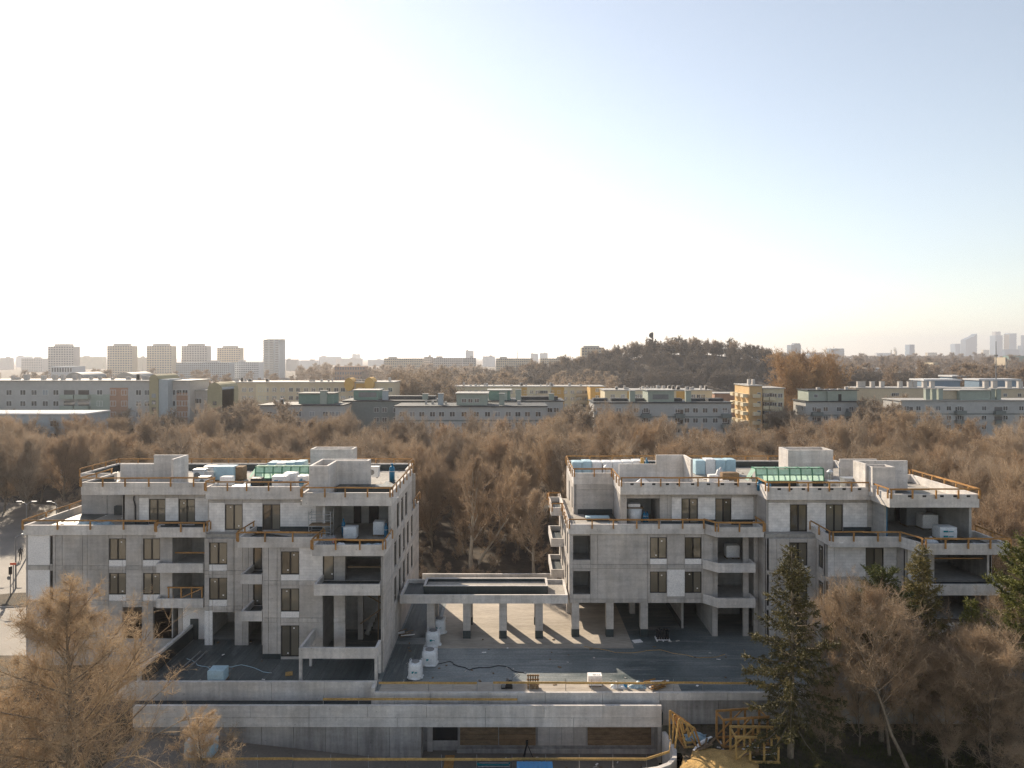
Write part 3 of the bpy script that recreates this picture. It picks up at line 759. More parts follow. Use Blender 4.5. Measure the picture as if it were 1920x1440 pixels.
for x in (5.3, 8.35, 11.4): MB().box(x, x + .66, 60.55, 61.2, -0.2, 2.2).build('column', M['conc'], B); MB().box(x - .012, x + .672, 60.538, 61.212, ZP, -0.2).build('column_base', M['bitumen'], B)
for x, y in ((5.3, 66.2), (5.3, 71.0), (11.4, 66.0)): MB().box(x, x + .5, y, y + .6, ZP, 2.2).build('column', M['conc'], B)
# parapets
rb = [(6.0, 75.0), (6.0, 66.6), (9.8, 66.6), (9.8, 61.7), (22.2, 61.7), (22.2, 59.4), (31.2, 59.4), (31.2, 56.4), (38.6, 56.4), (38.6, 66.0), (35.5, 66.0), (35.5, 75.0)]
ribbon(B, 'roof_parapet', rb[:2] + [(9.78, 66.6)], 0.2, 11.5, 12.6, M['conc_par'])
ribbon(B, 'roof_parapet', [(9.8, 66.62)] + rb[3:], 0.2, 11.5, 12.6, M['conc_par'])
ribbon(B, 'roof_parapet', [(35.5, 75.0), (6.0, 75.0)], 0.2, 11.45, 12.58, M['conc_par'])
slab(B, 'roof_slab', [(6.22, 35.28, 66.82, 74.78), (10.02, 35.28, 61.92, 66.8), (22.42, 31.4, 59.62, 61.9), (31.42, 38.38, 56.62, 61.9), (35.3, 38.38, 61.92, 65.78)], 11.51, RF, M['roofdeck'])
for r in [(10.1, 22.2, 61.95, 63.0), (22.5, 31, 59.65, 60.2), (24, 31, 61, 66), (31.6, 38.3, 56.7, 57.6), (33.6, 37, 58.8, 61.6), (6.3, 35.2, 74.2, 74.7), (34.4, 38.3, 64.8, 65.7)]:
    MB().box(*r, RF, RF + 0.012 + rnd.random() * .01).build('roof_sheet', M['bitumen'], B)
ribbon(B, 'upstand_sheet', [(35.2, 74.77), (6.3, 74.77)], 0.02, RF, 12.45, M['bitumen'])
slots_b = MB()
for x0, x1, y in ((10.2, 22.0, 61.7), (22.6, 31.0, 59.4), (32.2, 38.4, 56.4)):
    x = x0 + .5
    while x < x1:
        MB().box(x, x + .3, y - .012, y, 12.36, 12.52).build('drain_slot', M['black'], B); x += 0.95 + rnd.random() * .5
guard_rail(B, [(6.0, 75.0), (6.0, 66.6), (9.8, 66.6), (9.8, 61.7), (22.2, 61.7), (22.2, 59.4), (31.2, 59.4), (31.2, 56.4), (38.6, 56.4), (38.6, 66.0), (35.5, 66.0)], 12.6, step=1.7)
guard_rail(B, [(35.5, 75.0), (6.0, 75.0)], 12.6, step=2.5)
ribbon(B, 'terrace_parapet', [(4.98, 74.0), (4.98, 60.3), (17.0, 60.3)], 0.22, 8.3, 9.15, M['conc_par'])
guard_rail(B, [(4.98, 67.0), (4.98, 60.3), (17.0, 60.3)], 9.15, step=1.9)
tb = [(26.25, 60.0), (26.25, 56.1), (31.9, 56.1), (32.6, 54.0), (39.4, 54.0), (39.4, 58.2), (38.6, 58.2)]
ribbon(B, 'terrace_parapet', tb, 0.2, 8.3, 9.15, M['conc_par'])
MB().prism([(26.47, 59.9), (26.47, 56.32), (32.05, 56.32), (32.75, 54.22), (39.18, 54.22), (39.18, 58.0), (31.5, 58.0), (31.5, 59.9)], 8.31, F3 + .02).build('terrace_floor', M['bitumen'], B)
guard_rail(B, tb[:-1], 9.15, step=1.9)
MB().box(5.25, 9.7, 61.0, 66.4, F3, F3 + .015).build('terrace_sheet', M['roofdeck'], B)
MB().box(7.0, 9.8, 63.5, 66.58, F3, F3 + .03).build('terrace_sheet', M['bitumen'], B)
MB().box(6.4, 9.75, 66.4, 66.58, F3, 9.1).build('upstand_sheet', M['bitumen'], B)
for x0_, x1_, y_ in ((13.6, 15.5, 62.4), (17.0, 18.6, 62.4), (20.05, 22.2, 62.4), (29.05, 31.5, 59.9)):
    MB().box(x0_, x1_, y_ - .05, y_ - .012, F3 + .02, F3 + rnd.uniform(.35, .55)).build('upstand_sheet', M['bitumen'], B)
# roof walls
wall_box(B, 10.2, 13.7, 65.0, 65.2, RF, 13.74); wall_box(B, 13.72, 16.28, 65.0, 65.2, RF, 14.6); wall_box(B, 16.3, 16.5, 62.3, 65.2, RF, 14.6)
ribbon(B, 'roof_wall', [(27.5, 70.4), (27.5, 68.0), (32.0, 68.0), (32.0, 70.4)], 0.2, RF, 14.65, M['conc_par'], True)
wall_box(B, 30.8, 31.0, 59.5, 61.42, RF, 14.6); wall_box(B, 30.8, 35.6, 61.44, 61.64, RF, 14.6)
ribbon(B, 'roof_wall', [(31.05, 60.4), (31.05, 58.8), (33.0, 58.8), (33.0, 60.4)], 0.14, RF, 14.45, M['conc_par'], True)
wall_box(B, 31.9, 35.5, 66.4, 66.6, RF, 14.0)

# ------------------------------------------------------------------ canopy between the buildings
K = thing('entrance_canopy', 'low flat concrete canopy on square columns linking the two buildings', 'canopy', (-2.4, 62, ZP))
ribbon(K, 'canopy_fascia', [(-9.85, 59.9), (4.9, 59.9), (4.9, 64.2), (-9.85, 64.2)], 0.18, 2.3, 3.05, M['conc_par'], True)
MB().box(-9.66, 4.71, 60.09, 64.01, 2.32, 2.72).build('canopy_roof', M['bitumen'], K)
MB().box(2.0, 4.7, 60.1, 64.0, 2.72, 2.735).build('canopy_screed', M['roofdeck'], K)
ribbon(K, 'skylight_kerb', [(-7.9, 61.0), (3.2, 61.0), (3.2, 63.2), (-7.9, 63.2)], 0.14, 2.72, 3.45, M['bitumen'], True)
ribbon(K, 'skylight_coping', [(-7.92, 60.98), (3.22, 60.98), (3.22, 63.22), (-7.92, 63.22)], 0.2, 3.45, 3.5, M['conc_par'], True)
MB().box(-7.74, 3.04, 61.16, 63.04, 2.73, 3.2).build('skylight_base', M['roofdeck'], K)
for y in (60.2, 63.3):
    for x in (-7.5, -4.32, -1.13, 2.06):
        MB().box(x, x + .66, y, y + .66, -0.2, 2.32).build('column', M['conc'], K)
        MB().box(x - .012, x + .672, y - .012, y + .672, ZP, -0.2).build('column_base', M['bitumen'], K)

W = thing('boundary_wall', 'low pale concrete wall along the back edge of the plaza beyond the canopy', 'wall', (-2, 76.2, ZP))
for k in range(5): MB().box(-10 + k * 3.0 + .01, -7 + k * 3.0 - .01, 76.02, 76.25, -3.2, -0.25 - (0.25 if k == 0 else 0) * 0).build('concrete_panel', M['conc_par'], W)

# ------------------------------------------------------------------ front edge of the podium and the garage ramp
R = thing('retaining_wall', 'long pale concrete retaining wall and parapet in front of the plaza', 'wall', (0, 50, -5))
def run(y, t, x0, x1, z0, z1, n, m, nm='concrete_panel', g=.012):
    w = (x1 - x0) / n
    for k in range(n): MB().box(x0 + k * w + g, x0 + (k + 1) * w - g, y, y + t, z0, z1).build(nm, M[m], R)
run(51.45, .25, -30.0, -10.2, -1.95, -0.55, 5, 'conc_par')
MB().box(-10.44, -10.2, 50.6, 51.45, -1.95, -0.6).build('concrete_panel', M['conc_par'], R)
run(50.4, .2, -10.2, 10.9, -1.95, -0.84, 5, 'conc_par')
MB().box(-30, 11.0, 49.7, 51.44, -2.85, -1.95).build('ledge', M['bitumen'], R)
run(49.48, .2, -27.5, 10.85, -2.2, -1.33, 9, 'conc_par')
run(49.48, .2, -27.5, 10.85, -2.88, -2.22, 6, 'conc_par')
run(49.62, .3, -27.5, -6.6, -5.6, -2.9, 9, 'conc_dark')
run(50.4, .21, 10.9, 46, -1.4, -0.84, 7, 'conc_par')
run(50.5, .1, 10.9, 46, -3.3, -1.42, 8, 'conc_dark')
MB().box(10.6, 10.88, 49.7, 50.9, -5.6, -2.9).build('concrete_panel', M['conc_dark'], R)
MB().box(-6.9, -6.6, 49.92, 50.9, -5.6, -2.9).build('concrete_panel', M['conc_dark'], R)
# recessed garage front
MB().box(-6.6, 10.6, 50.86, 50.92, -5.6, -2.86).build('recess_back', M['conc_dark'], R)
for x0, x1, m_, nm in ((-3.9, -1.0, 'oldwood', 'plywood_panel'), (-1.0, 1.8, 'timber', 'plywood_panel'), (5.6, 10.4, 'oldwood', 'plywood_panel')):
    n = 5
    for k in range(n):
        z0 = -4.95 + k * (2.05 / n)
        MB().box(x0 + .04, x1 - .04, 50.80 - rnd.random() * .02, 50.86, z0 + .012, z0 + 2.05 / n - .012).build('board', M['oldwood'] if m_ == 'oldwood' or rnd.random() < .5 else M['brown'], R)
for k in range(4): MB().box(1.9 + k * .9 + .02, 2.8 + k * .9 - .02, 50.8, 50.86, -4.95, -2.9).build('concrete_panel', M['conc'], R)
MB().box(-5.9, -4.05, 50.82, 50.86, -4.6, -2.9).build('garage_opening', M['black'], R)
MB().box(-6.3, -5.9, 50.7, 50.86, -5.4, -2.9).build('pillar', M['conc'], R)
MB().box(-4.1, 10.6, 50.5, 50.84, -5.42, -5.05).build('kerb', M['conc_dark'], R)

rp = MB()
rp.add([(-27.2, 45.2, -3.25), (-8, 45.2, -5.35), (10.6, 45.2, -5.42), (10.6, 51.0, -5.42), (-8, 51.0, -5.35), (-27.2, 51.0, -3.25)], [(0, 1, 4, 5), (1, 2, 3, 4)])
struct('ramp', rp, M['asphalt'])
cw = [(10.88, 49.5), (11.05, 48.4), (11.1, 47.2), (10.9, 46.4), (10.4, 45.75), (9.6, 45.3), (8.4, 45.05), (6.5, 45.0), (-27.2, 45.0)]
V, F = ribbon_mesh(cw, 0.28, -5.6, -3.22)
struct('ramp_wall', MB().add(V, F), M['conc_par'])

def site_rail(label, pts, z, posts_z0, step=2.3, m='timber_y', hang=()):
    """Free-standing site guard rail: yellow boards on thin steel posts."""
    t = thing('site_guard_rail', label, 'guard rail', (pts[0][0], pts[0][1], posts_z0), 'yellow site guard rails')
    for a, b in zip(pts[:-1], pts[1:]):
        MB().beam((a[0], a[1], z + rnd.uniform(-.02, .02)), (b[0], b[1], z + rnd.uniform(-.03, .03)), 0.05, 0.15).build('rail_board', M[m], t)
        L = math.dist(a, b); k = max(1, round(L / step))
        for i in range(k + 1):
            x, y = a[0] + (b[0] - a[0]) * i / k, a[1] + (b[1] - a[1]) * i / k
            MB().tube([(x, y + .05, posts_z0), (x, y + .05, z + .25)], 0.022, 6).build('post', M['steel'], t)
    return t
site_rail('yellow board guard rail on plaza edge beside the white bulk bags', [(-9.9, 50.75), (-6.2, 50.75), (-2.6, 50.75)], -0.28, ZP)
site_rail('yellow board guard rail on plaza edge running towards the conifers', [(-1.4, 50.75), (4, 50.75), (9.8, 50.75), (14.2, 50.75), (18.4, 50.75)], -0.28, ZP)
site_rail('yellow board guard rail on the dark ledge below the plaza edge', [(-13.8, 49.85), (-6, 49.85), (0.4, 49.85)], -1.05, -1.95)
site_rail('yellow board guard rail along the ramp at the picture bottom', [(-21.5, 45.12), (-14.5, 45.12), (-7, 45.12), (0, 45.12), (8.9, 45.12), (10.6, 46.0), (11.0, 47.4)], -2.62, -3.22)
# ------------------------------------------------------------------ vegetation
def leafmat(name, col, col2, rough=0.8, trans=0.0):
    m, nt, b = newmat(name)
    L = nt.links.new
    geo = node(nt, 'ShaderNodeNewGeometry')
    n1 = node(nt, 'ShaderNodeTexNoise', Scale=0.7, Detail=3.0); L(geo.outputs['Position'], n1.inputs['Vector'])
    oi = node(nt, 'ShaderNodeObjectInfo')
    ad = node(nt, 'ShaderNodeMath', operation='ADD'); L(n1.outputs[0], ad.inputs[0])
    mr = node(nt, 'ShaderNodeMapRange'); mr.inputs[3].default_value, mr.inputs[4].default_value = -0.3, 0.3
    L(oi.outputs['Random'], mr.inputs[0]); L(mr.outputs[0], ad.inputs[1])
    r = node(nt, 'ShaderNodeValToRGB'); r.color_ramp.elements[0].position, r.color_ramp.elements[1].position = 0.25, 0.75
    r.color_ramp.elements[0].color, r.color_ramp.elements[1].color = (*col2, 1), (*col, 1)
    L(ad.outputs[0], r.inputs[0]); L(r.outputs[0], b.inputs['Base Color'])
    b.inputs['Roughness'].default_value = rough
    b.inputs['Specular IOR Level'].default_value = 0.25
    if trans:
        tr = node(nt, 'ShaderNodeBsdfTranslucent'); L(r.outputs[0], tr.inputs['Color'])
        mx = node(nt, 'ShaderNodeMixShader'); mx.inputs[0].default_value = trans
        L(b.outputs[0], mx.inputs[1]); L(tr.outputs[0], mx.inputs[2]); L(mx.outputs[0], nt.nodes['Material Output'].inputs['Surface'])
    return m
M['twig'] = leafmat('brown_twigs', (0.47, 0.34, 0.225), (0.32, 0.235, 0.16), 0.8, 0.25)
M['twig_grey'] = leafmat('grey_brown_twigs', (0.46, 0.355, 0.255), (0.32, 0.25, 0.185), 0.8, 0.25)
M['twig_rust'] = leafmat('rusty_twigs', (0.47, 0.35, 0.235), (0.34, 0.255, 0.175), 0.8, 0.25)
M['twig_fore'] = leafmat('honey_brown_twigs', (0.66, 0.49, 0.31), (0.42, 0.31, 0.20), 0.7, 0.35)
M['bark'] = mat('grey_bark', (0.26, 0.21, 0.155), 0.9, 0.4, 2.0, None, (1, 1, 0.3), 0.25, 12.0)
M['bark_pale'] = mat('pale_bark', (0.48, 0.42, 0.34), 0.9, 0.35, 2.0, None, (1, 1, 0.3), 0.25, 12.0)
M['needle'] = leafmat('dark_spruce_needles', (0.20, 0.165, 0.06), (0.075, 0.07, 0.03), 0.6, 0.2)
M['needle_g'] = leafmat('green_pine_needles', (0.19, 0.19, 0.045), (0.07, 0.08, 0.025), 0.6, 0.2)

def fast_mesh(name, V, T, m):
    me = bpy.data.meshes.new(name)
    V = np.asarray(V, np.float32); T = np.asarray(T, np.int32)
    me.vertices.add(len(V)); me.vertices.foreach_set('co', V.ravel())
    me.loops.add(T.size); me.loops.foreach_set('vertex_index', T.ravel())
    me.polygons.add(len(T)); me.polygons.foreach_set('loop_start', np.arange(0, T.size, 3, dtype=np.int32))
    me.materials.append(m)
    me.update(calc_edges=True)
    return me

class TA:
    """Triangle accumulator."""
    def __init__(s): s.V, s.T, s.n = [], [], 0
    def add(s, V, T):
        s.V.append(np.asarray(V, np.float32)); s.T.append(np.asarray(T, np.int64) + s.n); s.n += len(V)
    def tube(s, P, R, k):
        P = np.asarray(P, float); R = np.asarray(R, float); n = len(P)
        d = np.gradient(P, axis=0); d /= np.linalg.norm(d, axis=1)[:, None] + 1e-9
        u = np.where(np.abs(d[:, 2:3]) < 0.9, np.array([[0, 0, 1.0]]), np.array([[1.0, 0, 0]]))
        a = np.cross(d, u); a /= np.linalg.norm(a, axis=1)[:, None] + 1e-9; c = np.cross(a, d)
        ang = np.arange(k) * 2 * np.pi / k
        V = P[:, None] + (a[:, None] * np.cos(ang)[None, :, None] + c[:, None] * np.sin(ang)[None, :, None]) * R[:, None, None]
        i, j = np.meshgrid(np.arange(n - 1), np.arange(k), indexing='ij'); j2 = (j + 1) % k
        q = np.stack([i * k + j, i * k + j2, (i + 1) * k + j2, (i + 1) * k + j], -1).reshape(-1, 4)
        s.add(V.reshape(-1, 3), np.concatenate([q[:, [0, 1, 2]], q[:, [0, 2, 3]]]))
    def spikes(s, P, Q, w, rng, three=False):
        """Thin tapering twigs from P to Q (n,3)."""
        d = Q - P; r = rng.normal(size=P.shape); a = np.cross(d, r); a /= np.linalg.norm(a, axis=1)[:, None] + 1e-9
        w = np.broadcast_to(np.asarray(w, float), (len(P),))[:, None] * 0.5
        n = len(P); idx = np.arange(n)
        if three:
            b = np.cross(d, a); b /= np.linalg.norm(b, axis=1)[:, None] + 1e-9
            V = np.stack([P + a * w, P - a * w * .5 + b * w * .87, P - a * w * .5 - b * w * .87, Q], 1).reshape(-1, 3)
            T = np.concatenate([np.stack([idx * 4 + x, idx * 4 + y, idx * 4 + 3], 1) for x, y in ((0, 1), (1, 2), (2, 0))])
        else:
            V = np.stack([P + a * w, P - a * w, Q], 1).reshape(-1, 3)
            T = np.stack([idx * 3, idx * 3 + 1, idx * 3 + 2], 1)
        s.add(V, T)
    def arrays(s): return np.concatenate(s.V), np.concatenate(s.T)
    def mesh(s, name, m): return fast_mesh(name, *s.arrays(), m)

def bare_tree(seed, H, base=0.25, spread=0.32, n1=16, n2=8, n3=9, n4=7, tw=0.04, lift=0.9, droop=0.0, top=1.0, shape=None, r0=None, l4=0.75, lean=(0, 0), wide3=0.05, up=0.0):
    rng = np.random.default_rng(seed)
    tr, cr = TA(), TA()
    n = 9; t = np.linspace(0, 1, n)
    r0 = r0 or H * 0.014
    wob = np.cumsum(rng.normal(0, H * 0.008, (n, 2)), 0); wob[0] = 0
    TP = np.stack([wob[:, 0] + lean[0] * t, wob[:, 1] + lean[1] * t, t * H * 0.93 * top], 1)
    tr.tube(TP, r0 * (1 - 0.92 * t) + 0.012, 7)
    shape = shape or (lambda f: 0.35 + 0.65 * math.sin(math.pi * min(1, 0.15 + 0.85 * f)) ** 0.8)
    P2, Q2, L2 = [], [], []
    for i in range(n1):
        f = (i + rng.uniform(0.1, 0.9)) / n1
        h = base + (1 - base) * f * 0.97
        p = np.array([np.interp(h, t, TP[:, k]) for k in range(3)])
        az = i * 2.399 + rng.normal(0, 0.35)
        L = H * spread * shape(f) * rng.uniform(0.75, 1.2)
        el = lift * rng.uniform(0.55, 1.15) + 0.45 * f
        d = np.array([math.cos(az) * math.cos(el), math.sin(az) * math.cos(el), math.sin(el)])
        pts = [p]
        for k in range(4):
            d = d + rng.normal(0, 0.13, 3) + np.array([0, 0, 0.10 - droop * 0.28 * (k + 1) / 2]); d /= np.linalg.norm(d)
            pts.append(pts[-1] + d * L / 4)
        pts = np.array(pts); rr = r0 * (0.42 - 0.25 * f)
        tr.tube(pts, np.linspace(rr, rr * 0.15 + 0.008, 5), 4)
        for j in range(n2):
            s = rng.uniform(0.15, 1.0); q = np.array([np.interp(s, np.linspace(0, 1, 5), pts[:, k]) for k in range(3)])
            k = min(3, int(s * 4)); dd = pts[k + 1] - pts[k]; dd /= np.linalg.norm(dd)
            e = dd * 0.75 + rng.normal(0, 0.55, 3) + np.array([0, 0, 0.25 - droop * 0.5]); e /= np.linalg.norm(e)
            l = L * rng.uniform(0.25, 0.55) * (1.15 - 0.5 * s)
            m = q + e * l * 0.5 + rng.normal(0, l * 0.06, 3)
            e2 = e + rng.normal(0, 0.25, 3) + np.array([0, 0, 0.15 - droop * 0.45]); e2 /= np.linalg.norm(e2)
            z = m + e2 * l * 0.5
            cr.tube(np.array([q, m, z]), [rr * 0.3 + .006, rr * 0.2 + .004, 0.006], 3)
            P2 += [q, m]; Q2 += [m, z]; L2 += [l, l]
    P2, Q2, L2 = np.array(P2), np.array(Q2), np.array(L2)
    m3 = max(1, n3 // 2)
    P = np.repeat(P2, m3, 0); Q = np.repeat(Q2, m3, 0); L = np.repeat(L2, m3)
    s = rng.uniform(0, 1, (len(P), 1)); o = P + (Q - P) * s
    d = (Q - P); d /= np.linalg.norm(d, axis=1)[:, None] + 1e-9
    e = d * 0.6 + rng.normal(0, 0.55, P.shape) + np.array([0, 0, 0.2 + up - droop * 0.55]); e /= np.linalg.norm(e, axis=1)[:, None]
    l3 = (L * rng.uniform(0.25, 0.6, len(P)))[:, None]
    E = o + e * l3
    cr.spikes(o, E, wide3, rng, True)
    P = np.repeat(o, n4, 0); Q = np.repeat(E, n4, 0); e3 = np.repeat(e, n4, 0)
    s = rng.uniform(0.1, 1, (len(P), 1)); o = P + (Q - P) * s
    e = e3 * 0.6 + rng.normal(0, 0.6, P.shape) + np.array([0, 0, 0.12 + up - droop * 0.6]); e /= np.linalg.norm(e, axis=1)[:, None]
    E = o + e * (l4 * rng.uniform(0.35, 1.1, (len(P), 1)))
    cr.spikes(o, E, tw, rng)
    return tr, cr

def conifer(seed, H, R, base=0.12, whorls=34, per=6, sprays=26, sw=0.09, sl=0.42, droop=0.35, round_=False):
    rng = np.random.default_rng(seed)
    tr, cr = TA(), TA()
    t = np.linspace(0, 1, 8)
    TP = np.stack([0.1 * np.sin(t * 3), 0.06 * np.cos(t * 4) - .06, t * H], 1)
    tr.tube(TP, H * 0.015 * (1 - 0.95 * t) + 0.01, 7)
    B0, B1, W = [], [], []
    for w in range(whorls):
        f = (w + rng.uniform(0, .8)) / whorls
        h = H * (base + (0.985 - base) * f)
        prof = (1 - f) ** 0.85 if not round_ else math.sqrt(max(0, 1 - (2 * f - 0.75) ** 2 / 1.6)) * (1 - f * .35)
        for k in range(per):
            if rng.random() < 0.24: continue
            az = k * 2 * math.pi / per + w * 0.7 + rng.normal(0, 0.3)
            L = (R * prof * rng.uniform(0.45, 1.3) + 0.22)
            el = -0.12 - droop * (1 - f) + (0.75 * f) + rng.normal(0, .12)
            if round_: el = 0.35 + rng.normal(0, .25)
            d = np.array([math.cos(az) * math.cos(el), math.sin(az) * math.cos(el), math.sin(el)])
            p0 = np.array([0.1 * math.sin(h / H * 3), 0, h]); p1 = p0 + d * L * 0.55; d2 = d + np.array([0, 0, 0.28]); p2 = p1 + d2 / np.linalg.norm(d2) * L * 0.45
            tr.tube(np.array([p0, p1, p2]), [0.012 + L * .012, .01 + L * .007, .006], 3)
            B0 += [p0, p1]; B1 += [p1, p2]; W += [0.8 * L, 1.3 * L]
    B0, B1, W = np.array(B0), np.array(B1), np.array(W)
    cnt = np.maximum(3, (sprays * W / max(R, .1)).astype(int)); idx = np.repeat(np.arange(len(B0)), cnt)
    s = rng.uniform(0, 1, (len(idx), 1)) ** 0.8; o = B0[idx] + (B1[idx] - B0[idx]) * s
    d = B1[idx] - B0[idx]; d /= np.linalg.norm(d, axis=1)[:, None] + 1e-9
    side = np.cross(d, [0, 0, 1.0]); side /= np.linalg.norm(side, axis=1)[:, None] + 1e-9
    e = d * 0.55 + side * rng.normal(0, 0.75, (len(idx), 1)) + np.stack([np.zeros(len(idx)), np.zeros(len(idx)), rng.normal(-0.38 if not round_ else 0.15, 0.4, len(idx))], 1)
    e /= np.linalg.norm(e, axis=1)[:, None]
    L = sl * rng.uniform(0.5, 1.3, (len(idx), 1)); E = o + e * L
    cr.spikes(o, E, 0.05, rng, True)
    k = 5
    P = np.repeat(o, k, 0); Q = np.repeat(E, k, 0); e2 = np.repeat(e, k, 0)
    s = rng.uniform(0, 1, (len(P), 1)); o2 = P + (Q - P) * s
    e3 = e2 * 0.8 + rng.normal(0, 0.55, P.shape); e3 /= np.linalg.norm(e3, axis=1)[:, None]
    cr.spikes(o2, o2 + e3 * sl * rng.uniform(.25, .6, (len(P), 1)), sw * rng.uniform(.6, 1.3, len(P)), rng)
    return tr, cr

def tree_thing(name, label, cat, loc, trunk_me, crown_me, group=None, rz=0, sc=1.0):
    t = thing(name, label, cat, loc, group, rz); t.scale = (sc, sc, sc) if not isinstance(sc, tuple) else sc
    link('trunk', trunk_me, t); link('crown', crown_me, t)
    return t

# --- wood behind the buildings
VAR = []
for i in range(7):
    tr, cr = bare_tree(100 + i, 11.6 + (i % 3) * 0.8, 0.10 + 0.05 * (i % 3), 0.46 + 0.05 * (i % 2), 20, 9, 12, 10, 0.019, 1.15, 0.0, wide3=0.034, l4=1.1, up=0.55, top=0.74, shape=lambda f: 0.72 + 0.3 * math.sin(math.pi * f))
    VAR.append((tr.mesh('trunk', M['bark']), cr.mesh('crown', M[['twig', 'twig_grey', 'twig_rust', 'twig'][i % 4]])))
struct('forest_floor', MB().add([(-46, 78, ZG + .012), (58, 78, ZG + .012), (140, 168, ZG + .012), (-140, 168, ZG + .012), (-140, 118, ZG + .012), (-50, 104, ZG + .012)], [(0, 1, 2, 3, 4, 5)]), M['soil'])
spots = []
D = 80.0
while D < 162:
    hw = 0.75 * D + 7; sp = 7.2
    x = -hw + rnd.uniform(0, sp)
    while x < hw:
        X, Y = x + rnd.uniform(-2, 2), D + rnd.uniform(-2.4, 2.4)
        if not (X < -44 and Y < 108 - (X + 44) * 0.12) and not (-36 < X < 9 and Y < 89): spots.append((X, Y))
        x += sp + rnd.uniform(-1.4, 1.4)
    D += 6.6
for X, Y in [(43, 61), (47, 66), (52, 70), (45, 73), (57, 76), (50, 58), (55, 63), (61, 70), (9.5, 87)]: spots.append((X, Y))
spots = sorted(spots, key=lambda p: p[1])[:285]
for i, (X, Y) in enumerate(spots):
    tm, cm = VAR[rnd.randrange(7)]
    s = rnd.uniform(0.82, 1.1)
    edge = X > 42 and Y < 78
    px = CX + FOC * X / Y
    row = 'front rows' if Y < 105 else 'middle rows' if Y < 132 else 'back rows'
    where = 'beyond the road at the picture edge' if px < 150 else 'behind the building near the road' if px < 780 else 'in the gap between the buildings' if px < 1060 else 'behind the building by the conifers' if px < 1840 else 'at the conifer side edge'
    lab = 'bare tree in the %s of the wood %s' % (row, where)
    if edge: lab = 'bare brown tree beside the gable of the building near the conifers'
    tree_thing('bare_tree', lab, 'tree', (X, Y, ZG), tm, cm, 'wood: ' + (row + ' ' + where if not edge else 'by the gable'), rnd.uniform(0, 6.28), (s * rnd.uniform(.9, 1.1), s, s * rnd.uniform(.9, 1.08)))
tr, cr = bare_tree(301, 13.5, 0.30, 0.34, 15, 9, 10, 8, 0.022, 1.05, 0, r0=0.3, up=0.3, lean=(0.6, 0))
tr2, cr2 = bare_tree(302, 9.5, 0.2, 0.42, 12, 9, 10, 8, 0.022, 0.6, 0, r0=0.2, up=0.3, lean=(5.2, 1.0))
for V_, T_ in zip(tr2.V, tr2.T): tr.add(V_ + np.array([0.5, 0, 0]), T_ - T_.min())
for V_, T_ in zip(cr2.V, cr2.T): cr.add(V_ + np.array([0.5, 0, 0]), T_ - T_.min())
tree_thing('bare_tree', 'bare tree with pale forked trunk seen between the buildings', 'tree', (WX(884, 86), 86, ZG), tr.mesh('trunk', M['bark_pale']), cr.mesh('crown', M['twig']))
tr, cr = bare_tree(304, 10.5, 0.22, 0.36, 15, 9, 10, 8, 0.022, 1.0, 0, r0=0.2, up=0.3)
tree_thing('bare_tree', 'smaller rounded bare tree beside the plaza balconies, between the buildings', 'tree', (WX(1002, 83), 83, ZG), tr.mesh('trunk', M['bark_pale']), cr.mesh('crown', M['twig_grey']))

def scatter_mesh(arrs, pts, seed=1):
    """Join many small plants into one pair of arrays; pts rows x,y,z,scale."""
    rng = np.random.default_rng(seed); VV, TT, n = [], [], 0
    for (x, y, z, s) in pts:
        V, T = arrs[rng.integers(len(arrs))]
        a = rng.uniform(0, 6.28); c, q = math.cos(a), math.sin(a)
        R = np.array([[c, -q, 0], [q, c, 0], [0, 0, 1]]) * s
        VV.append((V @ R.T) * np.array([1, 1, rng.uniform(.85, 1.15)]) + np.array([x, y, z])); TT.append(T + n); n += len(V)
    return np.concatenate(VV), np.concatenate(TT)

def both(tr, cr):
    V1, T1 = tr.arrays(); V2, T2 = cr.arrays(); return np.concatenate([V1, V2]), np.concatenate([T1, T2 + len(V1)])
bush = [both(*bare_tree(400 + i, 3.2, 0.03, 0.5, 8, 5, 6, 4, 0.03, 0.8, wide3=0.035, r0=0.03)) for i in range(3)]
pts = []
for k in range(330):
    Y = 78 + 26 * rnd.random() ** 1.4; X = rnd.uniform(-44, 58)
    if X < -44 or (40 < X and Y < 79): continue
    pts.append((X, Y, ZG, rnd.uniform(.5, 1.15) * (.5 if abs(X + 1) < 11 else 1)))
for k in range(90): pts.append((rnd.uniform(-78, -46), rnd.uniform(106, 124), ZG, rnd.uniform(.6, 1.2)))
tag(link('undergrowth', fast_mesh('undergrowth', *scatter_mesh(bush, pts, 5), M['twig_grey'])), 'low tangled brown undergrowth at the foot of the wood', 'undergrowth', kind='stuff')

# --- foreground trees
cone = lambda f: 1.0 - 0.78 * f ** 1.1
tr, cr = bare_tree(501, 14.8, 0.14, 0.53, 50, 12, 12, 10, 0.0125, 0.42, 0.22, shape=cone, r0=0.2, l4=0.5, wide3=0.02)
tree_thing('bare_tree', 'large honey-brown bare tree with fine drooping twigs before the building near the road', 'tree', (WX(128, 39.5), 39.5, -4.0), tr.mesh('trunk', M['bark']), cr.mesh('crown', M['twig_fore']))
tr, cr = bare_tree(502, 9.5, 0.12, 0.5, 24, 9, 11, 10, 0.0125, 0.5, 0.2, shape=cone, r0=0.13, l4=0.5, wide3=0.02)
tm2, cm2 = tr.mesh('trunk', M['bark']), cr.mesh('crown', M['twig_fore'])
tree_thing('bare_tree', 'smaller honey-brown bare tree at the lower picture corner by the road', 'tree', (-29.6, 38.5, -4.0), tm2, cm2, rz=1.0)
tree_thing('bare_tree', 'low honey-brown bare tree in front of the ramp, beside the large drooping one', 'tree', (-18.8, 40.5, -4.0), tm2, cm2, rz=2.2, sc=0.72)
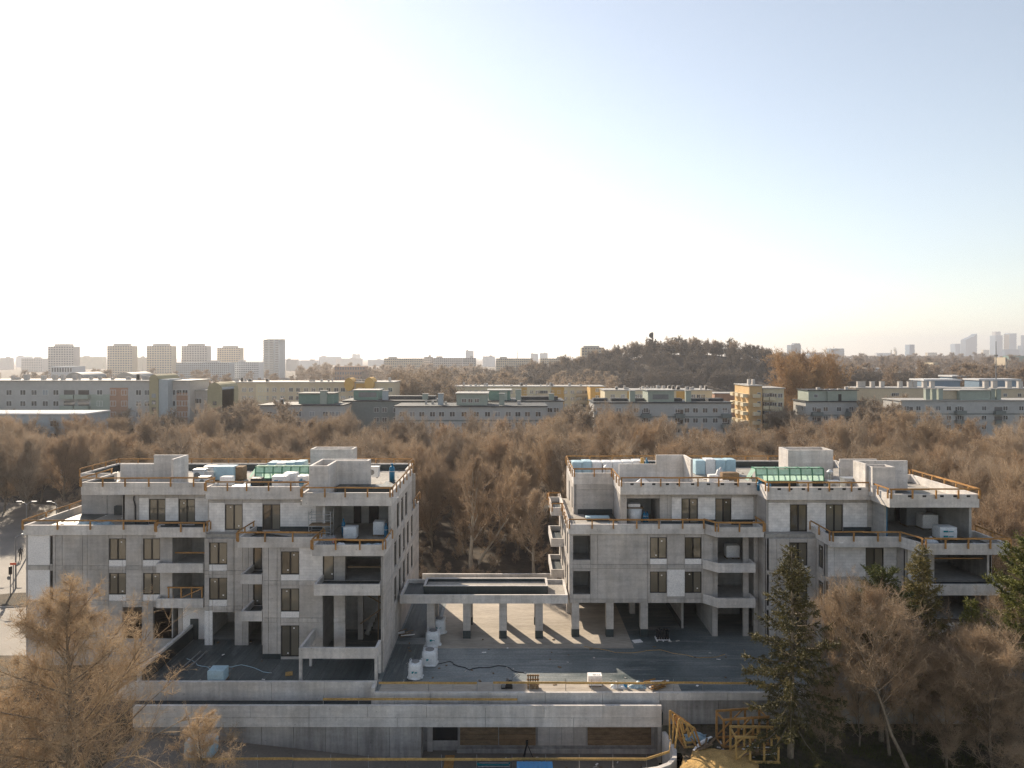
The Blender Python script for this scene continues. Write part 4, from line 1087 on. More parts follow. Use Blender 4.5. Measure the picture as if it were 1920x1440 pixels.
# bare trees among the conifers
tr, cr = bare_tree(511, 11.0, 0.34, 0.40, 20, 9, 11, 9, 0.0135, 0.75, 0.05, r0=0.12, l4=0.7, up=0.2, lean=(-4.2, 0.6), wide3=0.022)
tree_thing('bare_tree', 'leaning bare tree with long bare trunk between the two dark spruces', 'tree', (WX(1705, 44.6), 44.6, ZG), tr.mesh('trunk', M['bark']), cr.mesh('crown', M['twig_rust']))
tr, cr = bare_tree(512, 10.4, 0.28, 0.40, 18, 9, 11, 9, 0.0135, 0.8, 0.05, r0=0.1, l4=0.7, up=0.2, lean=(-0.8, 0), wide3=0.022)
tm, cm = tr.mesh('trunk', M['bark']), cr.mesh('crown', M['twig'])
tree_thing('bare_tree', 'upright bare tree right beside the leaning one', 'tree', (WX(1668, 46.5), 46.5, ZG), tm, cm)
tr, cr = bare_tree(513, 9.0, 0.06, 0.46, 26, 9, 11, 9, 0.0135, 0.8, 0.05, r0=0.08, l4=0.75, up=0.25, wide3=0.022)
tm3, cm3 = tr.mesh('trunk', M['bark']), cr.mesh('crown', M['twig_rust'])
tree_thing('bare_bush', 'tall tangled bare bush at the picture edge below the green pine', 'bush', (WX(1860, 43.4), 43.4, ZG), tm3, cm3, rz=0.5, sc=(1.1, 1.1, 1.0))
tree_thing('bare_bush', 'tangled bare bush between the leaning tree and the green pine', 'bush', (WX(1775, 45), 45.0, ZG), tm3, cm3, rz=2.0, sc=0.86)
tree_thing('bare_bush', 'bare bush close behind the tall spruce, before the balconies', 'bush', (WX(1560, 49.2), 49.2, ZG), tm3, cm3, rz=3.3, sc=(0.75, .7, .98))
tree_thing('bare_bush', 'lower bare bush at the lower corner of the picture by the pine', 'bush', (WX(1930, 42.0), 42.0, ZG), tm3, cm3, rz=4.4, sc=0.75)
for px, D_, sc_, rz_, lab in ((1612, 47.6, (.62, .62, .72), .9, 'low bare bush between the tall spruce and the leaning tree'), (1712, 47.8, (.8, .8, .8), 5.2, 'bare bush at the foot of the slim spruce'),
                              (1826, 46.6, (.95, .9, .92), 1.7, 'broad bare bush before the thin young spruce'), (1898, 47.5, (1.0, 1.0, 1.05), 3.9, 'tall bare bush behind the edge bushes, below the green pine'), (1548, 46.9, (.5, .5, .5), 2.8, 'small bare bush at the foot of the tall spruce')):
    tree_thing('bare_bush', lab, 'bush', (WX(px, D_), D_, ZG), tm3, cm3, rz=rz_, sc=sc_)
# conifers
tr, cr = conifer(601, 14.4, 3.3, 0.17, 34, 6, 30, 0.075, 0.42, 0.32)
tree_thing('spruce_tree', 'tall dark spruce nearest the timber frames', 'spruce', (WX(1482, 46.3), 46.3, ZG), tr.mesh('trunk', M['bark']), cr.mesh('crown', M['needle']))
tr, cr = conifer(602, 13.6, 2.6, 0.25, 30, 6, 30, 0.075, 0.42, 0.1)
tree_thing('spruce_tree', 'slim dark spruce in front of the corner loggias', 'spruce', (WX(1727, 49.3), 49.3, ZG), tr.mesh('trunk', M['bark']), cr.mesh('crown', M['needle']), rz=1.2)
tr, cr = conifer(603, 12.2, 2.4, 0.4, 24, 6, 30, 0.08, 0.42, 0.0, True)
tree_thing('pine_tree', 'bushy green-topped pine between the two spruces', 'pine', (WX(1652, 48.3), 48.3, ZG), tr.mesh('trunk', M['bark']), cr.mesh('crown', M['needle_g']))
tr, cr = conifer(604, 15.0, 3.7, 0.36, 30, 7, 40, 0.085, 0.5, 0.0, True)
tree_thing('pine_tree', 'big bright green pine cut off by the picture edge', 'pine', (WX(1958, 45.5), 45.5, ZG), tr.mesh('trunk', M['bark']), cr.mesh('crown', M['needle_g']))
tr, cr = conifer(605, 10.4, 1.2, 0.2, 22, 5, 24, 0.07, 0.36, 0.1)
tree_thing('spruce_tree', 'thin young spruce beside the big green pine', 'spruce', (WX(1818, 47.5), 47.5, ZG), tr.mesh('trunk', M['bark']), cr.mesh('crown', M['needle_g']))
# rough grass and litter on the slope
rng = np.random.default_rng(9); ga = TA()
n = 26000
P = np.stack([rng.uniform(11.5, 36, n), rng.uniform(42.5, 50.3, n), np.full(n, ZG)], 1)
dens = np.sin(P[:, 0] * 1.3 + np.cos(P[:, 1] * 2)) + np.cos(P[:, 1] * 1.7 + P[:, 0] * .6) + rng.normal(0, .6, n)
keep = (dens > -0.2) & ((P[:, 0] > 16.5) | (rng.random(n) < 0.12)); P = P[keep]
e = rng.normal(0, .5, P.shape); e[:, 2] = np.abs(e[:, 2]) + 0.5
ga.spikes(P, P + e * rng.uniform(.1, .38, (len(P), 1)), 0.035, rng)
M['grass'] = leafmat('dull_winter_grass', (0.10, 0.11, 0.035), (0.05, 0.05, 0.025), 0.8, 0.2)
tag(link('grass', ga.mesh('grass', M['grass'])), 'dull green winter grass and weeds under the conifers', 'grass', kind='stuff')
# ------------------------------------------------------------------ estate beyond the wood
def plaster(name, c, v=0.12): return mat(name, c, 0.9, v, 0.12, None, (1, 1, 1), 0.06, 1.5, objvar=0.03)
M['p_grey'] = plaster('grey_blue_plaster', (0.48, 0.47, 0.45))
M['p_lgrey'] = plaster('light_grey_plaster', (0.54, 0.50, 0.46))
M['p_green'] = plaster('sea_green_plaster', (0.19, 0.30, 0.25))
M['p_sage'] = plaster('sage_plaster', (0.37, 0.41, 0.35))
M['p_dgreen'] = plaster('slate_green_plaster', (0.22, 0.24, 0.225))
M['p_beige'] = plaster('beige_plaster', (0.60, 0.50, 0.36))
M['p_cream'] = plaster('cream_plaster', (0.67, 0.58, 0.41))
M['p_ochre'] = plaster('ochre_plaster', (0.62, 0.38, 0.12))
M['p_terra'] = plaster('terracotta_plaster', (0.42, 0.25, 0.17))
M['p_yell'] = plaster('yellow_plaster', (0.62, 0.42, 0.21))
M['p_white'] = plaster('white_plaster', (0.66, 0.66, 0.66))
M['p_blue'] = plaster('pale_blue_plaster', (0.42, 0.46, 0.48))
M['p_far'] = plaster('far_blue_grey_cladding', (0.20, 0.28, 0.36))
M['p_olive'] = plaster('olive_plaster', (0.40, 0.35, 0.22))
M['tower_win'] = mat('hazy_tower_window', (0.20, 0.20, 0.20), 0.5, 0.5, 0.3)
M['roofing'] = mat('weathered_roofing', (0.22, 0.20, 0.18), 0.85, 0.3, 0.1)
M['roof_pale'] = mat('pale_sheet_roofing', (0.42, 0.40, 0.37), 0.7, 0.2, 0.1)
M['roof_dark'] = mat('dark_roof_sheet', (0.05, 0.055, 0.06), 0.7, 0.3, 0.1)
M['wframe'] = mat('white_window_frame', (0.62, 0.62, 0.60), 0.5, 0.1)
M['dglass'] = glass('far_window_glass', (0.06, 0.065, 0.07), True)
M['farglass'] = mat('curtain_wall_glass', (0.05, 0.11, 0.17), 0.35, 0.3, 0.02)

_fw = {}
def far_window(par, x, y, z, w=1.5, h=1.4, rz=0.0):
    k = (w, h)
    if k not in _fw:
        b = MB(); e = .1
        b.box(-w / 2, w / 2, -.05, .02, 0, e, 0); b.box(-w / 2, w / 2, -.05, .02, h - e, h, 0)
        b.box(-w / 2, -w / 2 + e, -.049, .019, e, h - e, 0); b.box(w / 2 - e, w / 2, -.049, .019, e, h - e, 0); b.box(-.05, .05, -.048, .018, e, h - e, 0)
        b.box(-w / 2 + .02, w / 2 - .02, -.02, .01, .03, h - .03, 1)
        me = mesh('window', b.v, b.f, [M['wframe'], M['dglass']]); me.polygons.foreach_set('material_index', b.mi); _fw[k] = me
    o = ORG[par.name]
    return link('window', _fw[k], par, (x - o.x, y - o.y, z - o.z), rz)

def far_balcony(par, x, y, z, w, m='p_lgrey', d=1.2, h=1.0):
    b = MB(); b.box(x - w / 2, x + w / 2, y - d, y, z - .15, z); b.box(x - w / 2, x + w / 2, y - d, y - d + .1, z, z + h)
    b.box(x - w / 2, x - w / 2 + .1, y - d + .1, y, z, z + h - .002); b.box(x + w / 2 - .1, x + w / 2, y - d + .1, y, z, z + h - .002)
    b.build('balcony', M[m], par)
    MB().box(x - w * .4, x + w * .4, y - .03, y, z + .02, z + 2.1).build('balcony_door', M['dglass'], par)

def block(name, label, px0, px1, py, D, depth, wall, cols=(), rows=3, storey=2.8, top=2.3, roof='roof_pale', lip=0.35, group=None, ww=1.5, wh=1.4, side=None, base=None, lipz=0.3):
    x0, x1, zt = WX(px0, D), WX(px1, D), WZ(py, D)
    t = thing(name, label, 'building', ((x0 + x1) / 2, D, ZG), group)
    MB().box(x0, x1, D, D + depth, ZG, zt - lipz).build('wall', M[wall], t)
    MB().box(x0 - lip, x1 + lip, D - lip, D + depth + lip, zt - lipz, zt).build('roof', M[roof], t)
    if isinstance(cols, int): cols = [px0 + (px1 - px0) * (k + .5 + rnd.uniform(-.12, .12)) / cols for k in range(cols)]
    for c in cols:
        for r in range(rows): far_window(t, WX(c, D), D, zt - top - r * storey, ww, wh)
    if side:
        n, sgn = side; xs = x0 if sgn < 0 else x1
        for k in range(n):
            for r in range(rows): far_window(t, xs, D + depth * (k + .5) / n, zt - top - r * storey, 1.1, wh, -math.pi / 2 if sgn < 0 else math.pi / 2)
    return t, x0, x1, zt
def panel(t, px0, px1, D, z0, z1, m, d=0.04): return MB().box(WX(px0, D), WX(px1, D), D - d, D, z0, z1).build('colour_panel', M[m], t)
def upbox(t, px0, px1, py, D, zb, depth, m='p_sage', roof='roof_pale', nm='penthouse'):
    x0, x1, zt = WX(px0, D), WX(px1, D), WZ(py, D)
    o = MB().box(x0, x1, D, D + depth, zb, zt - .2).build(nm, M[m], t)
    MB().box(x0 - .4, x1 + .4, D - .4, D + depth + .4, zt - .2, zt).build('penthouse_roof', M[roof], t)
    return o
def chimney(t, px, D, zb, h=2.4, w=1.3, m='p_sage', d=1.2):
    x = WX(px, D); MB().box(x - w / 2, x + w / 2, D, D + d, zb, zb + h).build('chimney', M[m], t); MB().box(x - w / 2 - .12, x + w / 2 + .12, D - .12, D + d + .12, zb + h, zb + h + .15).build('chimney_cap', M['roof_pale'], t)
def vents(t, px0, px1, D, z, n, m='p_lgrey'):
    for k in range(n):
        x = WX(rnd.uniform(px0, px1), D); s = rnd.uniform(.4, 1.1)
        MB().box(x - s / 2, x + s / 2, D + 3, D + 3 + s, z, z + rnd.uniform(.5, 1.5)).build('vent', M[m], t)

# grey block at the far left, with stair tower
D = 173
t, x0, x1, zt = block('apartment_block', 'long grey-blue apartment block with rounded stair tower at the picture edge', -60, 287, 713, D, 12, 'p_grey', (17, 43, 64, 85, 105, 187, 212, 233, 260, 276), 4, 2.8, 3.8, 'roof_pale')
panel(t, 206, 240, D, ZG, zt - 1.9, 'p_terra'); panel(t, 170, 205.6, D, ZG, zt - 3.6, 'p_sage')
for c in (130, 157):
    for r in range(3): far_balcony(t, WX(c, D), D, zt - 4.6 - r * 2.8, 3.4, 'p_sage')
def stair_tower(t, px0, px1, pxs, py, D):
    x0, x1, zt = WX(px0, D), WX(pxs, D), WZ(py, D); cx, r = (x0 + x1) / 2, (x1 - x0) / 2
    b = MB(); prof = [(x0, ZG), (x1, ZG), (x1, zt - r)] + [(cx + r * math.cos(a), zt - r + r * math.sin(a)) for a in [math.pi * k / 8 for k in range(1, 8)]] + [(x0, zt - r)]
    n = len(prof); V = [(x, D - 1.6, z) for x, z in prof] + [(x, D + 9, z) for x, z in prof]
    b.add(V, [tuple(range(n)), tuple(range(2 * n - 1, n - 1, -1))] + [(i, n + i, n + (i + 1) % n, (i + 1) % n) for i in range(n)]); b.build('stair_tower', M['p_olive'], t)
    MB().box(x1, WX(px1, D), D - 1.4, D + 6, ZG, zt - 1.2).build('tower_fin', M['p_blue'], t)
    for k in range(5): MB().box(cx - .5, cx + .5, D - 1.65, D - 1.6, zt - 5.8 - k * 1.7, zt - 4.8 - k * 1.7).build('window', M['dglass'], t)
stair_tower(t, 286, 320, 303, 702, D)
vents(t, 0, 270, D, zt, 16)
for px in (140, 235):
    cx, r = WX(px, D + 40), WX(px + 17, D + 40) - WX(px, D + 40)
    b = MB(); zb = WZ(709, D + 40); V = [(cx + r * math.cos(a), y, zb + r * .62 * math.sin(a)) for y in (D + 40, D + 52) for a in [math.pi * k / 10 for k in range(11)]]
    o = MB().add(V, [tuple(range(11)), tuple(range(21, 10, -1))] + [(i, 11 + i, 12 + i, i + 1) for i in range(10)]).build('barrel_roof', M['roof_pale'])
    tag(o, 'grey barrel roof behind the long grey block, %s' % ('nearer the picture edge' if px == 140 else 'nearer the stair tower'), 'roof')
t, x0, x1, zt = block('apartment_block', 'grey end of the block just right of the tall stair tower', 320.5, 356, 713, D + 1, 11, 'p_lgrey', (324, 336, 347), 4, 2.8, 3.8)
panel(t, 331, 352, D + 1, ZG, zt - 3.2, 'p_terra')
t, x0, x1, zt = block('apartment_block', 'lower pale block with small arched stair tower', 357, 394, 731, D + 4, 11, 'p_lgrey', (363, 373, 387), 3, 2.8, 3.6)
stair_tower(t, 394, 411, 421, 717, D + 4)
t, x0, x1, zt = block('low_wing', 'low pale curved wing with sunlit flat roof before the grey block', -60, 158, 775, 152, 9, 'p_blue', (20, 60, 100, 140), 2, 2.8, 3.0, 'p_white')
# long beige block
D = 232
t, x0, x1, zt = block('apartment_block', 'long low beige block with two round roof discs beyond the grey blocks', 422, 738, 716, D, 13, 'p_beige', 22, 3, 2.8, 3.4, 'roof_pale')
for px, pp in ((654, 711), (692, 710)):
    cx, cz = WX(px, D - 2), WZ(pp + 10, D - 2); MB().add([(cx + 1.6 * math.cos(a), y, cz + 2.2 * math.sin(a)) for y in (D - 2, D + 4) for a in [k * math.pi / 8 for k in range(16)]],
        [tuple(range(15, -1, -1)), tuple(range(16, 32))] + [(i, (i + 1) % 16, 16 + (i + 1) % 16, 16 + i) for i in range(16)]).build('round_tower', M['p_ochre'], t)
panel(t, 480, 500, D, ZG, zt - .6, 'p_cream'); panel(t, 668, 685, D, ZG, zt - .6, 'p_ochre'); vents(t, 430, 730, D, zt, 26)
# slate-green blocks, left
D = 186
t, x0, x1, zt = block('apartment_block', 'slate-green block with green penthouse nearest the stair towers', 487, 642, 759, D, 12, 'p_grey', (610, 622, 634, 505, 530, 560, 585), 2, 2.8, 3.2, 'roof_dark')
upbox(t, 560, 625, 737, D + 4, zt, 6, 'p_green', 'roof_dark'); chimney(t, 606, D + 3.2, zt, 3.6, 1.8, 'p_sage'); vents(t, 500, 550, D, zt, 5)
D = 196
t, x0, x1, zt = block('apartment_block', 'slate-green block with wide sage penthouse, second from the stair towers', 643, 816, 751, D, 12, 'p_dgreen', (653, 706, 721, 742, 760, 783, 801), 3, 2.8, 3.4, 'roof_dark')
upbox(t, 663, 709, 731, D + 3, zt, 7, 'p_green', 'roof_pale'); MB().box(WX(668, D), WX(702, D), D + 2.95, D + 3, zt + .8, zt + 2.2).build('louvre', M['grey'], t)
chimney(t, 722, D + 3, zt, 2.6, 1.6, 'p_blue'); chimney(t, 797, D + 4, zt, 1.6, 1.6)
MB().box(WX(713, D), WX(812, D), D + 5, D + 9, zt, zt + 1.0).build('roof_screen', M['roof_dark'], t)
# central
D = 190
t, x0, x1, zt = block('apartment_block', 'grey end block with sea-green penthouse and chimneys behind the central one', 900, 1056, 751, D + 6, 12, 'p_grey', (1031, 1043), 3, 2.8, 3.4, 'roof_dark', side=None)
upbox(t, 916, 957, 731, D + 8, zt, 7, 'p_green', 'roof_pale'); chimney(t, 944, D + 7.5, zt, 2.4, 2.2); chimney(t, 972, D + 7.5, zt, 3.0, 1.5); chimney(t, 1034, D + 8, zt, 1.8, 1.5)
MB().box(WX(978, D), WX(1050, D), D + 9, D + 12, zt, zt + 1.0).build('roof_screen', M['roof_dark'], t)
t, x0, x1, zt = block('apartment_block', 'long grey-blue central block with sage penthouse above the wood', 741, 1024, 761, D - 10, 12, 'p_grey', (754, 773, 791, 811, 828, 848, 870, 893, 914, 933, 953, 971, 989, 1009), 3, 2.8, 2.9, 'roof_dark')
upbox(t, 856, 913, 737, D - 8, zt, 8, 'p_sage', 'roof_pale')
for c in (870, 882, 894): far_window(t, WX(c, D - 8), D - 8, zt + .7, 1.3, 1.1)
chimney(t, 826, D - 7, zt, 3.0, 1.4, 'p_blue'); chimney(t, 941, D - 7, zt, 3.0, 1.4); vents(t, 780, 1010, D - 8, zt, 6)
panel(t, 741, 1024, D - 10, zt - 4.1, zt - 3.7, 'p_dgreen')
D = 190
t, x0, x1, zt = block('apartment_block', 'grey-blue block with square sage penthouse, below the wooded hill', 1114, 1371, 754, D, 12, 'p_grey', (1123, 1142, 1160, 1176, 1193, 1211, 1270, 1288, 1304, 1322, 1341, 1359), 3, 2.8, 3.0, 'roof_dark')
upbox(t, 1215, 1264, 731, D + 1, zt, 8, 'p_sage', 'roof_pale'); MB().box(WX(1225, D), WX(1255, D), D + .95, D + 1, zt + .7, zt + 2.1).build('louvre', M['grey'], t)
for c in (1186, 1291): chimney(t, c, D + 2, zt, 3.0, 1.5, 'p_sage')
for a, b in ((1116, 1143), (1150, 1182), (1190, 1214), (1265, 1286), (1296, 1330), (1336, 1365)): MB().box(WX(a, D), WX(b, D), D + 4, D + 7, zt, zt + .8).build('roof_screen', M['roof_dark'], t)
panel(t, 1114, 1371, D, zt - 4.3, zt - 3.9, 'p_dgreen')
for c in (1125, 1211, 1274, 1361):
    for r in range(2): far_balcony(t, WX(c, D), D, zt - 4.2 - r * 2.8, 2.6, 'p_dgreen')
# beige ranges behind
D = 285
t, x0, x1, zt = block('apartment_block', 'long beige and ochre range with stacked balconies behind the central block', 770, 1106, 724, D, 12, 'p_cream', 26, 4, 2.8, 3.2, 'roof_pale')
for a, b in ((770, 800), (835, 852), (978, 988), (1034, 1058), (1104, 1106)): panel(t, a, b, D, ZG, zt - .5, 'p_ochre')
for c in (810, 915, 1018, 1090):
    for r in range(4): far_balcony(t, WX(c, D), D, zt - 4.0 - r * 2.8, 5.0, 'p_beige')
vents(t, 775, 1100, D, zt, 30)
D = 240
t, x0, x1, zt = block('apartment_block', 'cream and ochre block with cluttered roof between wooded hill and grey-blue block', 1134, 1335, 731, D, 12, 'p_cream', (1149, 1168, 1195, 1203, 1228, 1260, 1300, 1310, 1318), 3, 2.8, 3.0, 'roof_pale')
for a, b in ((1176, 1186), (1268, 1290)): panel(t, a, b, D, ZG, zt - .5, 'p_ochre')
vents(t, 1150, 1330, D, zt, 34)
t, x0, x1, zt = block('apartment_block', 'ochre gable range between the beige range and the cream block', 1107, 1133, 724, D + 30, 12, 'p_ochre', (1120,), 4)
# sunlit yellow block seen end-on, balconies on its lit flank
D = 214
t = thing('apartment_block', 'sunlit yellow block with stacked balconies on its flank, below the rusty trees', 'building', (WX(1420, D), D, ZG)); o = ORG[t.name]
x0, x1, zt = WX(1405, D), WX(1429, D), WZ(724, D)
MB().box(x0, x1, D, D + 14, ZG, zt).build('wall', M['p_yell'], t); MB().box(x0 - .3, x1 + .3, D - .3, D + 14.3, zt, zt + .3).build('roof', M['roof_pale'], t)
for k in range(5):
    for yy in (D + .8, D + 6, D + 11): MB().box(x0 - 1.7, x0, yy, yy + 2.6, zt - 3.6 - k * 2.8, zt - 2.5 - k * 2.8).build('balcony', M['p_cream'], t)
    for xx in (x0 + 1.0,): MB().box(xx, xx + 2.0, D - 1.2, D, zt - 3.6 - k * 2.8, zt - 2.5 - k * 2.8).build('balcony', M['p_cream'], t)
    far_window(t, x1 - 1.0, D, zt - 3.4 - k * 2.8, 1.1)
for xx in (x0 + 1, x0 + 2.4): MB().box(xx, xx + .8, D + 4, D + 5, zt, zt + 2).build('chimney', M['p_lgrey'], t)
t, x0, x1, zt = block('apartment_block', 'sunlit pale tan block joined to the yellow one, half behind the trees', 1430, 1470, 727, D + 2, 12, 'p_cream', (1438, 1452, 1463), 5, 2.8, 3.2)
for c in (1434, 1446):
    for r in range(5): far_balcony(t, WX(c, D + 2), D + 2, zt - 3.8 - r * 2.8, 1.8, 'p_cream')
t, x0, x1, zt = block('red_shed', 'dark red low hall behind the yellow block', 1340, 1395, 737, 300, 10, 'p_terra', (), 0)
# square sage block
D = 212
t, x0, x1, zt = block('apartment_block', 'square grey block with full-width sage penthouse beside the rusty trees', 1511, 1616, 752, D, 9.5, 'p_grey', (1527, 1548, 1573, 1596), 4, 2.8, 3.2, 'roof_dark', side=(2, -1))
upbox(t, 1516, 1607, 731, D + .8, zt, 8, 'p_sage', 'roof_dark')
MB().box(WX(1574, D), WX(1580, D), D + .75, D + .8, zt, zt + 2.1).build('door', M['frame'], t); far_window(t, WX(1532, D), D + .8, zt + 1, 1.2, 1.1)
chimney(t, 1556, D + .1, zt, 3.0, 1.3, 'p_sage', .7)
for c in (1531, 1594):
    for r in range(3): far_balcony(t, WX(c, D), D, zt - 4.4 - r * 2.8, 3.3, 'p_dgreen')
panel(t, 1511, 1616, D, zt - 4.6, zt - 4.2, 'p_dgreen'); vents(t, 1520, 1600, D, zt + 3, 5)
D = 205
t, x0, x1, zt = block('apartment_block', 'long grey block with sage penthouse and chimneys at the picture edge', 1690, 1990, 750, D, 10, 'p_grey', (1700, 1722, 1740, 1759, 1779, 1799, 1845, 1885, 1915), 3, 2.8, 3.2, 'roof_pale', side=(2, -1))
upbox(t, 1800, 1857, 731, D + 1, zt, 8, 'p_sage', 'roof_pale'); upbox(t, 1762, 1800, 731.4, D + 2.5, zt, 6, 'p_beige', 'roof_pale')
for c in (1740, 1752, 1764, 1862, 1873): chimney(t, c, D + 1.5, zt, 3.2, 1.3, 'p_sage')
for c in (1704, 1799, 1872):
    for r in range(2): far_balcony(t, WX(c, D), D, zt - 4.2 - r * 2.8, 3.0, 'p_dgreen')
panel(t, 1690, 1990, D, zt - 4.4, zt - 4.0, 'p_dgreen')
D = 262
t, x0, x1, zt = block('apartment_block', 'plain beige range with row of chimneys behind the square sage block', 1605, 1800, 727, D, 12, 'p_beige', (1675, 1682), 2, 2.8, 3.4, 'roof_pale')
for c in (1612, 1619, 1637, 1655, 1689, 1707, 1716, 1735, 1749): chimney(t, c, D + 3, zt, 2.2, 1.5, 'p_lgrey')
t, x0, x1, zt = block('apartment_block', 'plain beige range with chimneys behind the long grey block at the picture edge', 1806, 1990, 728, D + 6, 12, 'p_beige', 8, 2, 2.8, 3.4, 'roof_pale')
for c in (1850, 1866, 1893, 1914): chimney(t, c, D + 9, zt, 2.6, 1.8, 'p_lgrey')

# ------------------------------------------------------------------ wooded hill and far woods
M['twig_hill'] = leafmat('dark_hill_twigs', (0.21, 0.17, 0.13), (0.12, 0.105, 0.085), 0.8, 0.2)
HX, HYY = WX(1290, 560), 590.0
def hillz(x, y):
    a = (x - HX) / 112.0
    h = 29.0 * math.exp(-abs(a) ** 2.6) if a > 0 else 29.0 * math.exp(-(abs(a) / 0.98) ** 2.0)
    return h * math.exp(-((y - HYY) / 78.0) ** 2)
N = 36; V, F = [], []
for j in range(N):
    for i in range(N):
        x, y = HX - 330 + 660 * i / (N - 1), HYY - 200 + 400 * j / (N - 1); V.append((x, y, ZG + hillz(x, y) + .05))
for j in range(N - 1):
    for i in range(N - 1): a = j * N + i; F.append((a, a + 1, a + N + 1, a + N))
smooth(struct('hill', MB().add(V, F), M['soil']))
coarse = [both(*bare_tree(700 + i, 13.0, 0.12, 0.42, 14, 6, 8, 4, 0.15, 0.85, 0.0, wide3=0.14, l4=1.5, r0=0.2, top=0.72, shape=lambda f: 0.75 + 0.3 * math.sin(math.pi * f))) for i in range(4)]
pts = []
for k in range(560):
    x = HX + rnd.uniform(-215, 205); y = HYY - 125 + 130 * rnd.random()
    z = hillz(x, y)
    pts.append((x, y, ZG + z - .3, rnd.uniform(.75, 1.1)))
for k in range(260):
    x = HX + rnd.uniform(-190, 185); y = HYY - 14 + 34 * rnd.random()
    pts.append((x, y, ZG + hillz(x, y) - .5, rnd.uniform(.4, .7)))
tag(link('hillside_wood', fast_mesh('hillside_wood', *scatter_mesh(coarse, pts, 11), M['twig_hill'])), 'dense bare brown wood covering the hillside', 'wood', kind='stuff')
crest = [fast_mesh('bare_tree', *both(*bare_tree(720 + i, 13.0, 0.14, 0.5, 16, 7, 8, 5, 0.12, 0.85, 0.0, wide3=0.12, l4=1.4, r0=0.2, top=0.7, shape=lambda f: 0.75 + 0.3 * math.sin(math.pi * f))), M[['twig', 'twig_grey', 'twig_rust'][i]]) for i in range(3)]
for k in range(60):
    x = HX - 165 + 320 * (k + rnd.uniform(-.3, .3)) / 59; y = HYY - 10 + rnd.uniform(-14, 8)
    if abs(x - WX(1224, 585)) < 5.5: y += 14
    o = link('bare_tree', crest[k % 3], None, (x, y, ZG + hillz(x, y) - .3), rnd.uniform(0, 6.28)); s = rnd.uniform(.8, 1.15); o.scale = (s, s, s)
    tag(o, 'sunlit bare tree on the crest of the wooded hill', 'tree', 'bare trees on the hill crest')
# dark anchor-shaped monument on the hill
mx, my = WX(1224, 583), 583.0; mz = ZG + hillz(mx, my) + 3.4; ztop = WZ(623, 583)
t = thing('anchor_monument', 'dark anchor-shaped monument rising from the hill crest', 'monument', (mx, my, mz))
MB().box(mx - .5, mx + .5, my, my + 1, mz - 4, ztop).build('mast', M['black'], t)
MB().add([(mx + (3.0 * math.cos(a)) - .2, y, ztop - 2.6 + 2.6 * math.sin(a)) for y in (my + .1, my + .9) for a in [math.pi / 2 + math.pi * k / 10 for k in range(11)]],
         [tuple(range(11)), tuple(range(21, 10, -1))] + [(i, (i + 1) % 11, 11 + (i + 1) % 11, 11 + i) for i in range(11)]).build('letter_loop', M['black'], t)
zc = ztop - 5.6
MB().box(mx - 2.6, mx + 2.6, my + .2, my + .8, mz - 4, mz + 2.0).build('letter_base', M['black'], t)
for sx in (-1, 1): MB().box(mx + sx * 2.3 - .4, mx + sx * 2.3 + .4, my + .2, my + .8, mz + 2, zc).build('letter_arm', M['black'], t)

def wood(name, label, boxes, n, arr, mt, seed):
    pts = []
    tot = sum(abs(b[1] - b[0]) * (b[3] - b[2]) for b in boxes)
    for (p0, p1, d0, d1, s0, s1) in boxes:
        k = max(6, int(n * abs(p1 - p0) * (d1 - d0) / tot))
        for _ in range(k):
            d = rnd.uniform(d0, d1); pts.append((WX(rnd.uniform(p0, p1), d), d, ZG - .2, rnd.uniform(s0, s1)))
    tag(link(name, fast_mesh(name, *scatter_mesh(arr, pts, seed), M[mt])), label, 'wood', kind='stuff')
wood('street_trees_mass', 'bare trees crowding between the estate blocks beyond the wood', [(420, 560, 164, 176, .8, 1.1), (1056, 1112, 168, 184, .8, 1.0), (1371, 1392, 180, 210, .5, .8), (1455, 1512, 205, 225, .7, 1.0), (1616, 1690, 190, 222, .7, 1.1), (738, 850, 245, 330, 1.0, 1.5), (421, 490, 170, 215, .8, 1.2), (640, 745, 205, 225, .5, .9), (380, 420, 160, 168, .7, 1.0), (0, 170, 146, 151, .75, 1.0), (0, 420, 163, 169, .6, 1.0)], 190, coarse, 'twig_grey', 21)
tiny = [both(*bare_tree(750 + i, 13.0, 0.08, 0.5, 8, 4, 6, 3, 0.4, 0.9, 0.0, wide3=0.35, l4=2.4, r0=0.25)) for i in range(3)]
wood('distant_wood', 'hazy band of bare woods stretching to the horizon', [(735, 1150, 350, 520, .7, 1.15), (560, 900, 600, 900, .8, 1.2)], 300, tiny, 'twig_grey', 22)
wood('parkland_wood', 'hazy brown parkland trees in front of the far city centre', [(1440, 2000, 430, 800, 1.0, 1.4), (1440, 2000, 900, 1500, 1.2, 1.8), (1440, 2000, 1500, 2600, 1.3, 2.2), (-40, 700, 380, 700, .6, 1.0)], 900, tiny, 'twig', 23)
M['twig_pop'] = leafmat('orange_brown_twigs', (0.46, 0.30, 0.16), (0.30, 0.19, 0.10), 0.8, 0.3)
big = [bare_tree(780 + i, 26.0, 0.12, 0.5, 28, 10, 12, 7, 0.085, 0.85, 0.0, wide3=0.09, l4=1.2, r0=0.4, top=0.72, shape=lambda f: 0.72 + 0.3 * math.sin(math.pi * f)) for i in range(2)]
bigm = [(a.mesh('trunk', M['bark']), b_.mesh('crown', M['twig_pop'])) for a, b_ in big]
